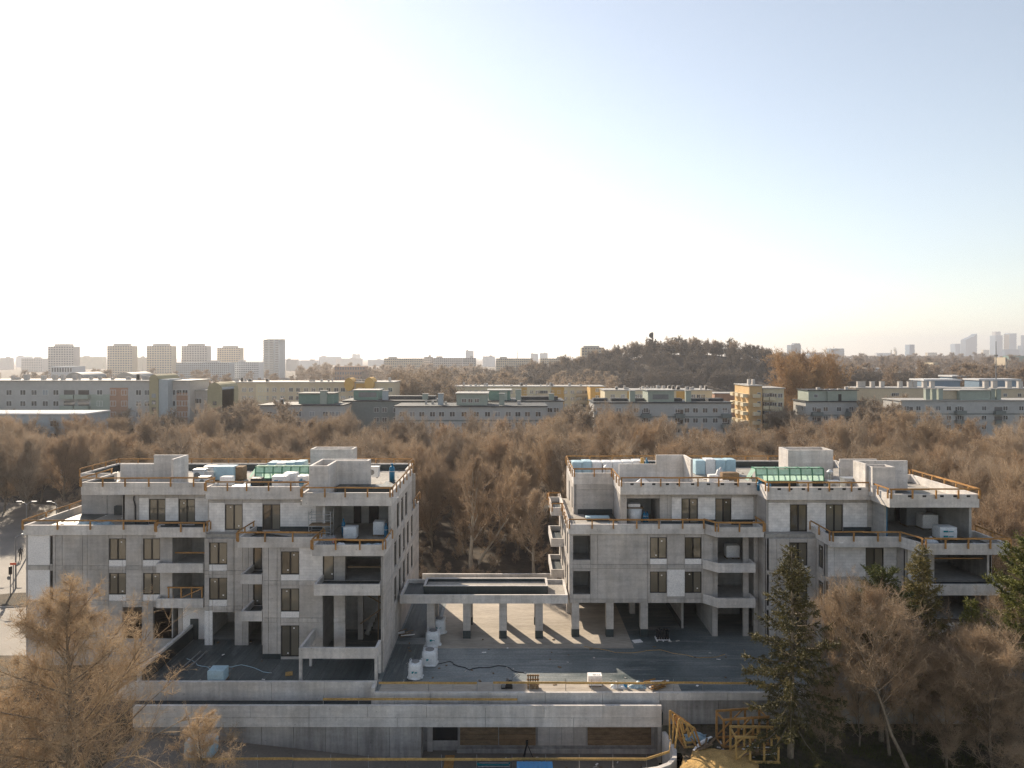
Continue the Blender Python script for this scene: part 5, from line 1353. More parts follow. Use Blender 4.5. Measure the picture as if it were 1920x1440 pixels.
for i, (px, D, s, lab) in enumerate([(1472, 246, 1.0, 'tall rusty-brown poplar nearest the yellow block'), (1500, 256, 1.02, 'tall rusty-brown poplar in the middle of the poplar group'), (1530, 250, 1.0, 'tall rusty-brown poplar behind the square sage block'), (1556, 262, .96, 'tall rusty-brown poplar farthest from the hill')]):
    tree_thing('poplar_tree', lab, 'tree', (WX(px, D), D, ZG), *bigm[i % 2], 'rusty poplars', i * 1.3, s)

# ------------------------------------------------------------------ city on the horizon
def tower(label, px0, px1, py, D, depth=18, wall='p_lgrey', rows=0, cols=0, cat='tower block', crown=None, name='tower_block', base=None, band='roofing', mast=0):
    q = (D + depth) / D          # measured extents include the visible flank
    if px1 < 960: px1 = 960 - (960 - px1) * q
    if px0 > 960: px0 = 960 + (px0 - 960) * q
    if px1 - px0 < 3: px1 = px0 + 3
    x0, x1, zt = WX(px0, D), WX(px1, D), WZ(py, D)
    t = thing(name, label, cat, ((x0 + x1) / 2, D, ZG))
    MB().box(x0, x1, D, D + depth, ZG, zt).build('wall', M[wall], t)
    if crown:
        a, b, h = crown; MB().box(x0 + (x1 - x0) * a, x0 + (x1 - x0) * b, D + depth * .2, D + depth * .8, zt, zt + h).build('roof_house', M['p_lgrey' if wall != 'farglass' else 'farglass'], t)
    if rows:
        mb = MB(); h = (zt - ZG) / rows
        for r in range(rows):
            z = ZG + h * (r + .35)
            for c in range(cols):
                w = (x1 - x0) / cols; a = x0 + w * (c + .2); mb.box(a, a + w * .6, D - .12, D, z, z + h * .5)
        mb.build('window_grid', M['tower_win'], t, kind='stuff')
    if mast: MB().tube([((x0 + x1) / 2, D + depth / 2, zt), ((x0 + x1) / 2, D + depth / 2, zt + mast)], [mast * .02 + .2, .2], 6).build('mast', M['grey'], t)
    return t
five = ['first', 'second', 'third', 'fourth', 'fifth']
for i, (a, b, y, D, w) in enumerate([(90, 150, 649.5, 900, 'p_lgrey'), (201, 258, 648.5, 930, 'p_beige'), (275, 331, 648.5, 950, 'p_beige'), (340, 396, 648.5, 970, 'p_lgrey'), (407, 457, 652, 1040, 'p_beige')]):
    tower('%s pale high-rise slab from the picture edge in the row of five' % five[i], a, b, y, D, 13, w, 13, 10, crown=(.2, .8, 3.2))
t = tower('white and grey glass high-rise with striped balconies, tallest on the skyline', 494, 535, 637, 850, 22, 'p_blue', 22, 3)
for k in range(20): MB().box(WX(493, 850), WX(514, 850), 848.8, 850, 46 - k * 2.2 - 2.0, 46 - k * 2.2 - 1.0).build('balcony', M['p_grey'], t)
MB().box(WX(499, 850), WX(528, 850), 853, 865, WZ(637, 850), WZ(635.5, 850)).build('roof_house', M['p_grey'], t)
mids = [(0, 26, 671, 1400, 'p_lgrey'), (30, 62, 668, 1700, 'p_white'), (40, 90, 672, 1200, 'p_lgrey'), (150, 200, 669, 1500, 'p_cream'), (258, 275, 670, 1300, 'p_beige'), (440, 494, 679, 800, 'p_white'), (330, 440, 680, 780, 'p_blue'),
        (536, 560, 674, 1300, 'p_lgrey'), (560, 600, 676, 1500, 'p_white'), (598, 640, 668.5, 2100, 'p_blue'), (630, 680, 672, 2000, 'p_lgrey'), (660, 676, 664, 2300, 'p_white'), (690, 722, 675, 1900, 'p_blue'),
        (720, 795, 672, 900, 'p_beige'), (795, 812, 669, 930, 'p_lgrey'), (812, 868, 671, 930, 'p_lgrey'), (868, 893, 671, 900, 'p_lgrey'), (873, 888, 657.5, 1700, 'p_white'), (905, 928, 668, 1800, 'p_white'), (930, 998, 672, 900, 'p_beige'), (1012, 1070, 672, 930, 'p_beige'),
        (995, 1009, 663, 2400, 'p_blue'), (1012, 1027, 662, 2400, 'p_blue')]
words_m = ['pale', 'hazy', 'faint', 'plain', 'low', 'wide', 'small', 'narrow', 'flat-roofed', 'boxy', 'distant']
for i, (a, b, y, D, w) in enumerate(mids):
    side = ('below the row of five high-rises' if a < 440 else 'close to the tallest white high-rise' if a < 700 else 'above the bare trees in mid skyline')
    tower('%s %s apartment block %s, number %s from the edge' % (words_m[i % 11], {'p_lgrey': 'grey', 'p_white': 'white', 'p_beige': 'beige', 'p_cream': 'cream', 'p_blue': 'bluish'}[w], side, ['one', 'two', 'three', 'four', 'five', 'six', 'seven', 'eight', 'nine', 'ten', 'eleven', 'twelve', 'thirteen', 'fourteen', 'fifteen', 'sixteen', 'seventeen', 'eighteen', 'nineteen', 'twenty', 'twenty-one', 'twenty-two', 'twenty-three'][i]),
          a, b, y, D, 15, w, 8 if D < 1300 else 0, max(4, int((b - a) / 4)), 'apartment block', (.1, .3, 2.2) if i % 2 else (.55, .75, 2.5), 'apartment_block')
tower('beige tower block with darker roof house at the foot of the hill', 1088, 1133, 651.5, 760, 16, 'p_beige', 12, 8, crown=(.1, .8, 2.0))
tower('dark-roofed long brick building with white bands in the hazy middle', 627, 690, 687, 620, 14, 'p_terra', 4, 12, 'building', None, 'brick_building')
tower('white-walled building with red roof among the hazy estate', 96, 160, 687, 520, 16, 'p_white', 3, 8, 'building', None, 'gabled_building')
# city centre
G = 5200
tower('blue-grey slab tower standing alone right of the hill', 1475.5, 1502, 646.5, 2600, 40, 'farglass', 14, 6, crown=(.4, 1.0, 6))
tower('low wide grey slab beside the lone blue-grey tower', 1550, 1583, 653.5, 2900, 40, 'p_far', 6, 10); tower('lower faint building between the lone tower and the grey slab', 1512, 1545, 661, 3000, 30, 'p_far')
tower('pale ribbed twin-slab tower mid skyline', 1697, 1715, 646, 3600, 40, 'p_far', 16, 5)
t = tower('pale twin church spires on the horizon', 1676.5, 1681.5, 658, 3000, 10, 'p_beige', name='church', cat='church')
for px in (1677.6, 1680.4): x = WX(px, 3000); MB().tube([(x, 3004, WZ(658, 3000)), (x, 3004, WZ(650, 3000))], [2.6, .3], 6).build('spire', M['p_olive'], t)
t = thing('chimney_stack', 'thin dark chimney beside the church spires', 'chimney', (WX(1671, 3000), 3000, ZG)); MB().tube([(WX(1671, 3000), 3000, ZG), (WX(1671, 3000), 3000, WZ(656, 3000))], [2.6, 1.8], 8).build('shaft', M['p_olive'], t)
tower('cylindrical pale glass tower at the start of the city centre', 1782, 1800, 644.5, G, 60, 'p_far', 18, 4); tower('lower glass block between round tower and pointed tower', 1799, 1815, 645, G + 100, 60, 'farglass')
t = thing('pointed_tower', 'glass skyscraper with slanted pointed top', 'skyscraper', (WX(1822, G), G, ZG)); x0, x1 = WX(1811, G), WX(1832, G)
V = [(x0, G, ZG), (x1, G, ZG), (x1, G, WZ(625.5, G)), (x1 - 20, G, WZ(630, G)), (x0, G, WZ(637, G))]; n = 5
MB().add(V + [(x, y + 60, z) for x, y, z in V], [tuple(range(5)), (9, 8, 7, 6, 5)] + [(i, 5 + i, 5 + (i + 1) % 5, (i + 1) % 5) for i in range(5)]).build('glass_shaft', M['farglass'], t)
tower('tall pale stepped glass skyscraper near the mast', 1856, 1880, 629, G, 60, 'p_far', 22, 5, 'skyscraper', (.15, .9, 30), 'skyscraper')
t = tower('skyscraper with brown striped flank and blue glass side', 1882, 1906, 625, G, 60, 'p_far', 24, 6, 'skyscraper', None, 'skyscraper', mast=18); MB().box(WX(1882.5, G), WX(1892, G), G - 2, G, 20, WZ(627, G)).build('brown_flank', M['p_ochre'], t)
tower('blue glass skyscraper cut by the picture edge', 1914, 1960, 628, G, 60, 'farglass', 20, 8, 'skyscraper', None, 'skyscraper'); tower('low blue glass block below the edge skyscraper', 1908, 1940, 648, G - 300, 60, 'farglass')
for i, (a, b, y, D, w, lab) in enumerate([(1735, 1757, 661, 3300, 'p_beige', 'low dark-roofed hall on the horizon between twin-slab tower and round tower'), (1840, 1855, 656, 4300, 'p_cream', 'small cream block beside the stepped skyscraper'), (1880, 1912, 655, 4600, 'farglass', 'low dark glass base beneath the brown-flanked skyscraper'), (1640, 1670, 662, 3400, 'p_white', 'low pale hall on the horizon left of the church spires'),
                                      (1572, 1615, 690, 820, 'p_cream', 'sunlit cream school wing behind the poplars'), (1617, 1669, 690, 830, 'p_white', 'white school wing with dark windows behind the poplars'), (1733, 1759, 680, 900, 'p_cream', 'cream castle-like building in the parkland'), (1724, 1735, 688, 900, 'p_cream', 'low cream annex beside the castle-like building'), (1865, 1876, 670, 900, 'p_beige', 'small beige building behind the mast'), (1880, 1960, 667, 1500, 'p_green', 'long green-roofed hall below the city centre')]):
    tower(lab, a, b, y, D, 20, w, 3 if D < 1000 else 0, 8 if b - a > 30 else 4, 'building', None, 'building')
for i, (a, b, y, D, lab) in enumerate([(1733, 1800, 711, 420, 'white flat hall roof with blue sides behind the chimney ranges'), (1836, 1912, 710.5, 430, 'white flat hall roof beside the tall mast'), (1786, 1818, 704, 470, 'small white hall roof behind the larger ones')]):
    t = thing('market_hall', lab, 'hall', (WX((a + b) / 2, D), D, ZG))
    MB().box(WX(a, D), WX(b, D), D, D + 14, ZG, WZ(y + 3, D)).build('wall', M['p_far'], t); MB().box(WX(a, D) - .6, WX(b, D) + .6, D - .6, D + 15, WZ(y + 3, D), WZ(y, D)).build('roof', M['p_white'], t)
t = thing('lamp_mast', 'tall slender floodlight mast before the city centre', 'mast', (WX(1867.5, 430), 430, ZG)); MB().tube([(WX(1867.5, 430), 430, ZG), (WX(1867.5, 430), 430, WZ(640, 430))], [.45, .18], 8).build('pole', M['grey'], t)
for k in range(3): MB().box(WX(1867.5, 430) - 1.1 + k * .8, WX(1867.5, 430) - .6 + k * .8, 429.6, 430.2, WZ(668 + k % 2, 430), WZ(665, 430)).build('floodlight', M['grey'], t)
t = thing('radio_mast', 'faint lattice radio mast on the middle skyline', 'mast', (WX(970, 1800), 1800, ZG)); MB().tube([(WX(970, 1800), 1800, ZG), (WX(970, 1800), 1800, WZ(653, 1800))], [1.6, .4], 4).build('lattice', M['grey'], t)
# ------------------------------------------------------------------ things lying about the site
M['net'] = mat('green_debris_net', (0.62, 0.86, 0.72), 0.8, 0.2, 3.0, None, (1, 1, 1), 0.2, 30.0, trans=0.55)
M['netbar'] = mat('green_painted_bar', (0.07, 0.24, 0.14), 0.5, 0.2)
M['sand'] = mat('ochre_sand_and_shavings', (0.50, 0.32, 0.12), 0.95, 0.35, 1.5, None, (1, 1, 1), 0.3, 14.0, 0.5, 9.0)
M['tarp'] = mat('blue_white_tarpaulin', (0.42, 0.56, 0.64), 0.4, 0.5, 2.5, (0.12, 0.20, 0.26), (1, 1, 1), 0.2, 8.0, 0.4)
M['print_blue'] = mat('blue_print', (0.02, 0.20, 0.42), 0.5, 0.1)

def pallet_mesh(mb, x, y, z, w, d):
    for k in range(3): mb.box(x - w / 2 + k * (w - .1) / 2, x - w / 2 + k * (w - .1) / 2 + .1, y - d / 2 + .005, y + d / 2 - .005, z, z + .1)
    n = 5
    for k in range(n): yy = y - d / 2 + k * (d - .11) / (n - 1); mb.box(x - w / 2, x + w / 2, yy, yy + .11, z + .1, z + .13)
    return mb

def soft_box(x, y, z, w, d, h, bulge=0.05, seed=0, taper=0.0, n=5):
    """A packed, slightly bulging and creased box."""
    r = random.Random(seed); mb = MB(); V, idx = [], {}
    def vert(i, j, k):
        if (i, j, k) not in idx:
            u, v, t = i / n * 2 - 1, j / n * 2 - 1, k / n
            s = 1 - taper * t
            bx = bulge * math.cos(u * 1.57) * 0; p = [u * w / 2 * s, v * d / 2 * s, t * h]
            f = math.sin(math.pi * t)
            if abs(u) == 1: p[0] += math.copysign(bulge * math.cos(v * 1.4) * f, u)
            if abs(v) == 1: p[1] += math.copysign(bulge * math.cos(u * 1.4) * f, v)
            if k == n: p[2] += bulge * .6 * math.cos(u * 1.4) * math.cos(v * 1.4)
            c = (abs(u) == 1) + (abs(v) == 1) + (k == n)
            if c >= 2: p[0] *= .97; p[1] *= .97; p[2] -= .03 * (k == n)
            q = bulge * .35; idx[(i, j, k)] = len(V); V.append((x + p[0] + r.uniform(-q, q), y + p[1] + r.uniform(-q, q), z + p[2] + (r.uniform(-q, q) if k else 0)))
        return idx[(i, j, k)]
    F = []
    for a in range(n):
        for b in range(n):
            F += [(vert(a, b, n), vert(a + 1, b, n), vert(a + 1, b + 1, n), vert(a, b + 1, n)), (vert(a, 0, b), vert(a + 1, 0, b), vert(a + 1, 0, b + 1), vert(a, 0, b + 1)),
                  (vert(a + 1, n, b), vert(a, n, b), vert(a, n, b + 1), vert(a + 1, n, b + 1)), (vert(0, a + 1, b), vert(0, a, b), vert(0, a, b + 1), vert(0, a + 1, b + 1)),
                  (vert(n, a, b), vert(n, a + 1, b), vert(n, a + 1, b + 1), vert(n, a, b + 1)), (vert(a, b + 1, 0), vert(a + 1, b + 1, 0), vert(a + 1, b, 0), vert(a, b, 0))]
    return mb.add(V, F)

def wrapped_pallet(label, x, y, z, w=1.1, d=0.9, h=1.1, m='white', logo=None, group='wrapped pallets'):
    t = thing('wrapped_pallet', label, 'pallet', (x, y, z), group)
    pallet_mesh(MB(), x, y, z, w, d).build('pallet', M['oldwood'], t)
    soft_box(x, y, z + .135, w, d, h, .035, int(x * 10) % 97).build('load', M[m], t)
    if logo:
        for zz in ((.72, .30) if h > .9 else (.55,)):
            MB().box(x - w * .32, x - w * .05, y - d / 2 - .06, y - d / 2 - .05, z + h * zz, z + h * zz + .14).build('printed_mark', M[logo], t)
            MB().box(x - w * .02, x + w * .26, y - d / 2 - .06, y - d / 2 - .05, z + h * zz + .02, z + h * zz + .09).build('printed_mark', M[logo], t)
    return t

def gas_cylinder(label, x, y, z, h=1.5, r=0.2):
    t = thing('gas_cylinder', label, 'gas cylinder', (x, y, z), 'blue gas cylinders')
    smooth(MB().tube([(x, y, z), (x, y, z + h * .74), (x, y, z + h * .82), (x, y, z + h * .87)], [r, r, r * .72, r * .3], 14).build('body', M['blue'], t))
    MB().tube([(x, y, z + h * .86), (x, y, z + h * .9), (x, y, z + h)], [r * .3, r * .45, r * .45], 8).build('valve_cap', M['blue'], t)
    MB().tube([(x, y, z + h * .55), (x, y, z + h * .58)], r * 1.02, 14).build('band', M['white'], t)
    return t

def bulk_bag(label, x, y, s=1.0, h=1.1, rz=0.0, open_=True):
    t = thing('bulk_bag', label, 'bag', (x, y, ZP), 'white bulk bags'); z = ZP + .02
    smooth(soft_box(x, y, z, s, s, h, .09, int(abs(x * 31)), .05, 7).build('bag', M['white'], t))
    for sx in (-1, 1):
        for sy in (-1, 1):
            px, py = x + sx * s * .38, y + sy * s * .38
            MB().tube([(px, py, z + h - .02), (px + sx * .06, py + sy * .06, z + h + .12), (px + sx * .14, py + sy * .02, z + h + .02), (px + sx * .16, py, z + h - .2)], .022, 5).build('loop', M['white'], t)
    MB().prism([(x + .33 * s * math.cos(a), y + .3 * s * math.sin(a)) for a in [k * math.pi / 6 for k in range(12)]], z + h - .02, z + h + .09).build('fill', M['grey'], t)
    MB().box(x - .22, x - .03, y - s * .5 - .075, y - s * .5 - .055, z + h * .42, z + h * .56).build('printed_mark', M['teal'], t)
    MB().box(x, x + .2, y - s * .5 - .075, y - s * .5 - .055, z + h * .44, z + h * .52).build('printed_mark', M['teal'], t)
    # slack skirt spread on the ground
    sk = MB(); n = 14; r_ = random.Random(int(x * 7) + 3)
    V = [(x + s * .5 * math.cos(a), y + s * .5 * math.sin(a), z + .28) for a in [k * 2 * math.pi / n for k in range(n)]] + [(x + s * (.6 + r_.uniform(0, .2)) * math.cos(a), y + s * (.6 + r_.uniform(0, .16)) * math.sin(a), z + r_.uniform(0, .05)) for a in [k * 2 * math.pi / n for k in range(n)]]
    smooth(sk.add(V, [(k, (k + 1) % n, n + (k + 1) % n, n + k) for k in range(n)]).build('skirt', M['white'], t))
    return t

def netted_frame(label, x0, x1, y0, y1, z0, z1, bays=6):
    t = thing('netted_skylight', label, 'skylight', ((x0 + x1) / 2, y0, z0), 'green netted skylights')
    sl = .35
    for k in range(bays + 1):
        x = x0 + (x1 - x0) * k / bays
        b = MB(); b.beam((x, y0, z0), (x, y0 + .15, z1), .09); b.beam((x, y0 + .15, z1), (x, y1 - .15, z1), .09); b.beam((x, y1 - .15, z1), (x, y1, z0), .09); b.build('rib', M['netbar'], t)
    for zz, yy in ((z0 + .04, y0 - .01), ((z0 + z1) / 2, y0 + .065), (z1 + .05, y0 + .15)): MB().beam((x0, yy, zz), (x1, yy, zz), .07).build('rail', M['netbar'], t)
    for k in range(bays):
        a, b_ = x0 + (x1 - x0) * k / bays + .05, x0 + (x1 - x0) * (k + 1) / bays - .05
        for q in range(2):
            u0, u1 = q * .5 + .03, q * .5 + .47
            MB().add([(a, y0 + .15 * u0 + .02, z0 + (z1 - z0) * u0), (b_, y0 + .15 * u0 + .02, z0 + (z1 - z0) * u0), (b_, y0 + .15 * u1 + .02, z0 + (z1 - z0) * u1), (a, y0 + .15 * u1 + .02, z0 + (z1 - z0) * u1)], [(0, 1, 2, 3)]).build('net_panel', M['net'], t)
        MB().add([(a, y0 + .2, z1), (b_, y0 + .2, z1), (b_, y1 - .2, z1 + .02), (a, y1 - .2, z1 + .02)], [(0, 1, 2, 3)]).build('net_panel', M['net'], t)
    MB().add([(x0, y0 + .1, z1 - .05), (x0, y1 - .1, z1 - .05), (x0 - sl * 2, y1 - .3, z0 + .02), (x0 - sl * 2, y0 + .2, z0 + .02)], [(0, 1, 2, 3)]).build('net_flap', M['net'], t)
    MB().box(x0, x1, y0 + .1, y1 - .1, z0 - .5, z0).build('kerb', M['bitumen'], t)
    return t

def insulation(label, x0, x1, y0, y1, z0, h, packs, m='paleblue'):
    t = thing('insulation_stack', label, 'insulation', ((x0 + x1) / 2, y0, z0), 'stacks of insulation packs')
    w = (x1 - x0) / packs
    for k in range(packs):
        soft_box(x0 + w * (k + .5), (y0 + y1) / 2, z0 + .01, w * .96, y1 - y0, h * rnd.uniform(.94, 1.04), .025, k + 5).build('pack', M[m if rnd.random() < .75 else 'white'], t)
    return t

def service_unit(label, x, y, z, w=.9, d=.7, h=.9, m='white'):
    t = thing('service_unit', label, 'unit', (x, y, z), 'grey service units')
    MB().box(x - w / 2, x + w / 2, y - d / 2, y + d / 2, z + .1, z + h).build('housing', M[m], t)
    MB().box(x - w / 2 - .05, x + w / 2 + .05, y - d / 2 - .05, y + d / 2 + .05, z + h, z + h + .06).build('cover', M['steel'], t)
    for sx in (-1, 1): MB().box(x + sx * w * .35 - .06, x + sx * w * .35 + .06, y - d / 2, y + d / 2, z, z + .1).build('foot', M['grey'], t)
    b = MB(); b.tube([(x - w * .15, y - d / 2 - .03, z + h * .55), (x - w * .15, y - d / 2, z + h * .55)], h * .26, 14); b.build('fan_grille', M['grey'], t)
    return t

def boards(label, x, y, z, n=6, L=2.2, m='timber', rz=0.0, spread=.6):
    t = thing('timber_heap', label, 'timber', (x, y, z), 'loose timber')
    for k in range(n):
        a = rz + rnd.uniform(-.25, .25) * spread; ox, oy = rnd.uniform(-.4, .4) * spread, rnd.uniform(-.35, .35) * spread; l = L * rnd.uniform(.6, 1)
        dx, dy = math.cos(a) * l / 2, math.sin(a) * l / 2; zz = z + .04 + .045 * k
        MB().beam((x + ox - dx, y + oy - dy, zz), (x + ox + dx, y + oy + dy, zz + rnd.uniform(-.01, .03)), .14, .04).build('board', M[m if rnd.random() < .7 else 'infill'], t)
    return t

def tarp(label, x, y, z, w, d, h, m='tarp', seed=1):
    r = random.Random(seed); n = 12; V, F = [], []
    ph = [r.uniform(0, 6) for _ in range(6)]
    for j in range(n + 1):
        for i in range(n + 1):
            u, v = i / n * 2 - 1, j / n * 2 - 1; f = max(0, (1 - u * u) * (1 - v * v)) ** .6
            zz = h * f * (.55 + .25 * math.sin(4 * u + ph[0]) + .25 * math.sin(5 * v + ph[1] + 2 * u) + .18 * math.sin(11 * u + 7 * v + ph[2]))
            V.append((x + u * w / 2 * (1 + .1 * math.sin(5 * v + ph[3])), y + v * d / 2 * (1 + .1 * math.sin(5 * u + ph[4])), z + .012 + max(0, zz)))
    for j in range(n):
        for i in range(n): a = j * (n + 1) + i; F.append((a, a + 1, a + n + 2, a + n + 1))
    return tag(smooth(MB().add(V, F).build('tarpaulin', M[m])), label, 'tarpaulin', 'crumpled sheets')

Z = RF + .03
# roof of the left building
netted_frame('green netted skylight frame on the roof of the building near the road', WX(478, 64), WX(578, 64), 64, 65.3, 12.5, 13.6, 6)
insulation('pale blue insulation packs behind the green netting, building near the road', WX(506, 69), WX(574, 69), 68.2, 69.8, Z, 1.5, 4)
wrapped_pallet('white wrapped pallet with blue print in front of the green netting', WX(527, 61.4), 61.4, Z, 1.3, 1.1, 1.25, 'white', 'print_blue')
wrapped_pallet('plain white wrapped pallet just behind the printed one', WX(546, 62.6), 62.6, Z, 1.2, 1.0, 1.3, 'white')
wrapped_pallet('white wrapped pallet with blue mark against the concrete shaft', WX(571, 61.2), 61.2, Z, 1.0, 1.0, 1.3, 'white', 'print_blue')
wrapped_pallet('dark stacked pallet left of the printed white one on the roof', WX(483, 61.6), 61.6, Z, .95, .9, 1.0, 'black')
wrapped_pallet('grey wrapped block of board left of the green netting', WX(424, 66.5), 66.5, Z, 2.0, 1.2, 1.3, 'paleblue')
wrapped_pallet('tan carton stack beside the grey board block', WX(446, 66.8), 66.8, Z, 1.4, 1.1, 1.2, 'brown')
wrapped_pallet('low grey carton stack in the middle of the roof near the road', WX(426, 63.4), 63.4, Z, 1.1, .8, .8, 'infill')
service_unit('grey service unit with round vent near the tall roof wall', WX(376, 65.6), 65.6, Z, 1.0, .8, 1.2)
service_unit('grey service unit with hood beside the round-vent one', WX(397, 66.8), 66.8, Z, 1.1, .8, 1.3)
service_unit('white service box with round vent behind the concrete shaft', WX(701, 64.6), 64.6, Z + .6, 1.0, .7, 1.0)
service_unit('small grey unit on dark skid at mid roof near the road', WX(384, 63.8), 63.8, Z, .8, .7, .8)
gas_cylinder('blue gas cylinder standing on the bright roof corner by the plaza gable', WX(735, 65.8), 65.8, Z, 1.75, .26)
gas_cylinder('blue gas cylinder beside the white pallet on the roof near the road', WX(565, 60.6), 60.6, Z, 1.2, .2)
boards('heap of broken boards at the roof edge near the road', WX(420, 60.8), 60.8, Z, 9, 2.0, 'oldwood', .1, 1.4)
boards('pale boards lying on the sunlit roof corner by the plaza gable', WX(722, 57.9), 57.9, Z, 5, 1.8, 'infill', .2, 1.0)
tarp('crumpled blue-white sheet behind the rail of the roof near the road', WX(352, 62.6), 62.6, Z, 2.2, 1.2, .5, 'tarp', 3)
tarp('white sheet over a low heap on the roof near the road', WX(462, 61.6), 61.6, Z, 2.0, 1.2, .6, 'white', 4)
wrapped_pallet('flat blue package behind the roof rail near the road', WX(454, 60.9), 60.9, Z, 1.6, .9, .45, 'blue')
tarp('bright sheet lying on dark roof near the tall wall', WX(400, 64.2), 64.2, Z, 1.6, 1.0, .18, 'white', 8)
# terraces and loggia of the left building
tarp('blue-white tarpaulin heap on the terrace above the road', WX(176, 61.6), 61.6, F3 + .02, 3.4, 1.3, .75, 'tarp', 5)
def scaffold(label, x0, x1, y0, y1, z, h):
    t = thing('scaffold_tower', label, 'scaffold', ((x0 + x1) / 2, y0, z))
    for x in (x0, x1):
        for y in (y0, y1): MB().tube([(x, y, z), (x, y, z + h)], .025, 6).build('standard', M['steel'], t)
    for k in range(5):
        zz = z + h * (k + .5) / 5
        for y in (y0, y1): MB().tube([(x0, y, zz), (x1, y, zz)], .02, 6).build('ledger', M['steel'], t)
        for x in (x0, x1): MB().tube([(x, y0, zz + .05), (x, y1, zz + .05)], .02, 6).build('transom', M['steel'], t)
    MB().box(x0 + .03, x1 - .03, y0 + .03, y1 - .03, z + h * .52, z + h * .55).build('deck_board', M['oldwood'], t)
    return t
scaffold('small steel scaffold tower before the loggia blockwork', WX(580, 56.9), WX(621, 56.9), 56.7, 57.6, F3 + .01, 2.5)
gas_cylinder('blue gas cylinder inside the loggia of the building near the road', WX(644, 58.4), 58.4, F3 + .01, 1.5, .17)
wrapped_pallet('white wrapped pallet beside the cylinder in the loggia', WX(658, 57.6), 57.6, F3 + .01, 1.1, .9, .95, 'white')
wrapped_pallet('second white pallet deep in the loggia at the gable', WX(712, 58.8), 58.8, F3 + .01, 1.0, .9, 1.1, 'white')
gas_cylinder('blue gas cylinder in the loggia corner by the gable', WX(724, 58.0), 58.0, F3 + .01, 1.2, .18)
tarp('pale crumpled sheets on the loggia balcony by the gable', WX(700, 54.8), 54.8, F3 + .01, 2.0, 1.2, .5, 'tarp', 6)
tarp('white crumpled bag on the loggia balcony, left of the blue sheet', WX(640, 54.9), 54.9, F3 + .01, 1.4, .9, .4, 'white', 7)
tarp('blue sheet lying in the middle of the loggia balcony', WX(668, 54.6), 54.6, F3 + .01, 1.4, 1.0, .25, 'paleblue', 9)
t = thing('steel_grating', 'leaning steel grating on the loggia balcony', 'grating', (WX(609, 54.6), 54.6, F3))
for k in range(9): MB().beam((WX(600, 54.6) + k * .12, 54.4, F3 + .02), (WX(600, 54.6) + k * .12 + .1, 55.2, F3 + .9), .04).build('bar', M['steel'], t)
for q in (.1, .85): MB().beam((WX(600, 54.6), 54.4 + .8 * q, F3 + .02 + .88 * q), (WX(600, 54.6) + 1.05, 54.4 + .8 * q, F3 + .02 + .88 * q), .05).build('cross_bar', M['steel'], t)
t = thing('orange_bucket', 'small bright orange bucket on the loggia floor', 'bucket', (WX(626, 56.4), 56.4, F3)); MB().tube([(WX(626, 56.4), 56.4, F3 + .01), (WX(626, 56.4), 56.4, F3 + .36)], [.14, .19], 12).build('pail', M['orange'], t); MB().tube([(WX(626, 56.4) - .18, 56.4, F3 + .34), (WX(626, 56.4), 56.4, F3 + .52), (WX(626, 56.4) + .18, 56.4, F3 + .34)], .012, 5).build('handle', M['steel'], t)
# roof of the right building
insulation('long run of pale blue insulation packs at the roof corner over the plaza', WX(1072, 70), WX(1128, 70), 69.6, 71.2, Z, 1.35, 3, 'paleblue')
insulation('long run of white insulation packs next to the blue ones over the plaza', WX(1129, 70), WX(1204, 70), 69.6, 71.2, Z, 1.35, 4, 'white')
insulation('pale blue insulation run right of the stepped roof wall', WX(1302, 70), WX(1378, 70), 69.6, 71.0, Z, 1.5, 4, 'paleblue')
netted_frame('green netted skylight frame on the roof of the building near the conifers', WX(1418, 63), WX(1545, 63), 63, 64.3, 12.45, 13.6, 6)
boards('heap of cardboard and boards right of the stepped roof wall', WX(1345, 64), 64, Z, 12, 2.2, 'brown', .2, 1.8)
wrapped_pallet('leaning grey board pack in the heap by the stepped wall', WX(1336, 63.2), 63.2, Z, .8, .7, 1.0, 'infill')
wrapped_pallet('brown carton on the heap left of the green netting', WX(1368, 65), 65, Z, 1.6, .9, .9, 'brown')
tarp('pink-white plastic sheets behind the roof rail by the stepped wall', WX(1212, 63), 63, Z, 3.0, .9, .8, 'white', 11)
tarp('white plastic bags on top of the cardboard heap', WX(1352, 66.2), 66.2, Z, 1.4, .9, 1.4, 'white', 12)
tarp('pale sheet along the roof rail right of the stepped wall', WX(1370, 62.6), 62.6, Z, 3.4, .9, .35, 'paleblue', 13)
service_unit('silver unit in front of the green netting, building near conifers', WX(1508, 61.4), 61.4, Z, 1.1, .8, .8, 'steel')
service_unit('silver unit right of the green netting, building near conifers', WX(1562, 61.6), 61.6, Z, .9, .8, .8, 'steel')
service_unit('small silver unit against the tan roof shaft', WX(1592, 62), 62, Z, 1.2, .9, 1.0, 'steel')
gas_cylinder('blue gas cylinder at the roof step by the green netting', WX(1424, 61.4), 61.4, Z, .95, .22)
gas_cylinder('blue gas cylinder in front of the green netting beside the roof rail', WX(1441, 60.8), 60.8, Z, .9, .22)
def vent_cowl(label, x, y, z):
    t = thing('vent_cowl', label, 'vent', (x, y, z)); MB().tube([(x, y, z), (x, y, z + .9)], .11, 10).build('pipe', M['steel'], t); MB().tube([(x, y, z + .85), (x, y, z + 1.05), (x, y, z + 1.25)], [.2, .3, .1], 12).build('cowl', M['white'], t)
vent_cowl('white roof vent cowl before the blue insulation packs', WX(1137, 68), 68, Z); vent_cowl('small dark roof vent beside the tall back shaft', WX(1556, 64), 64, Z + .2)
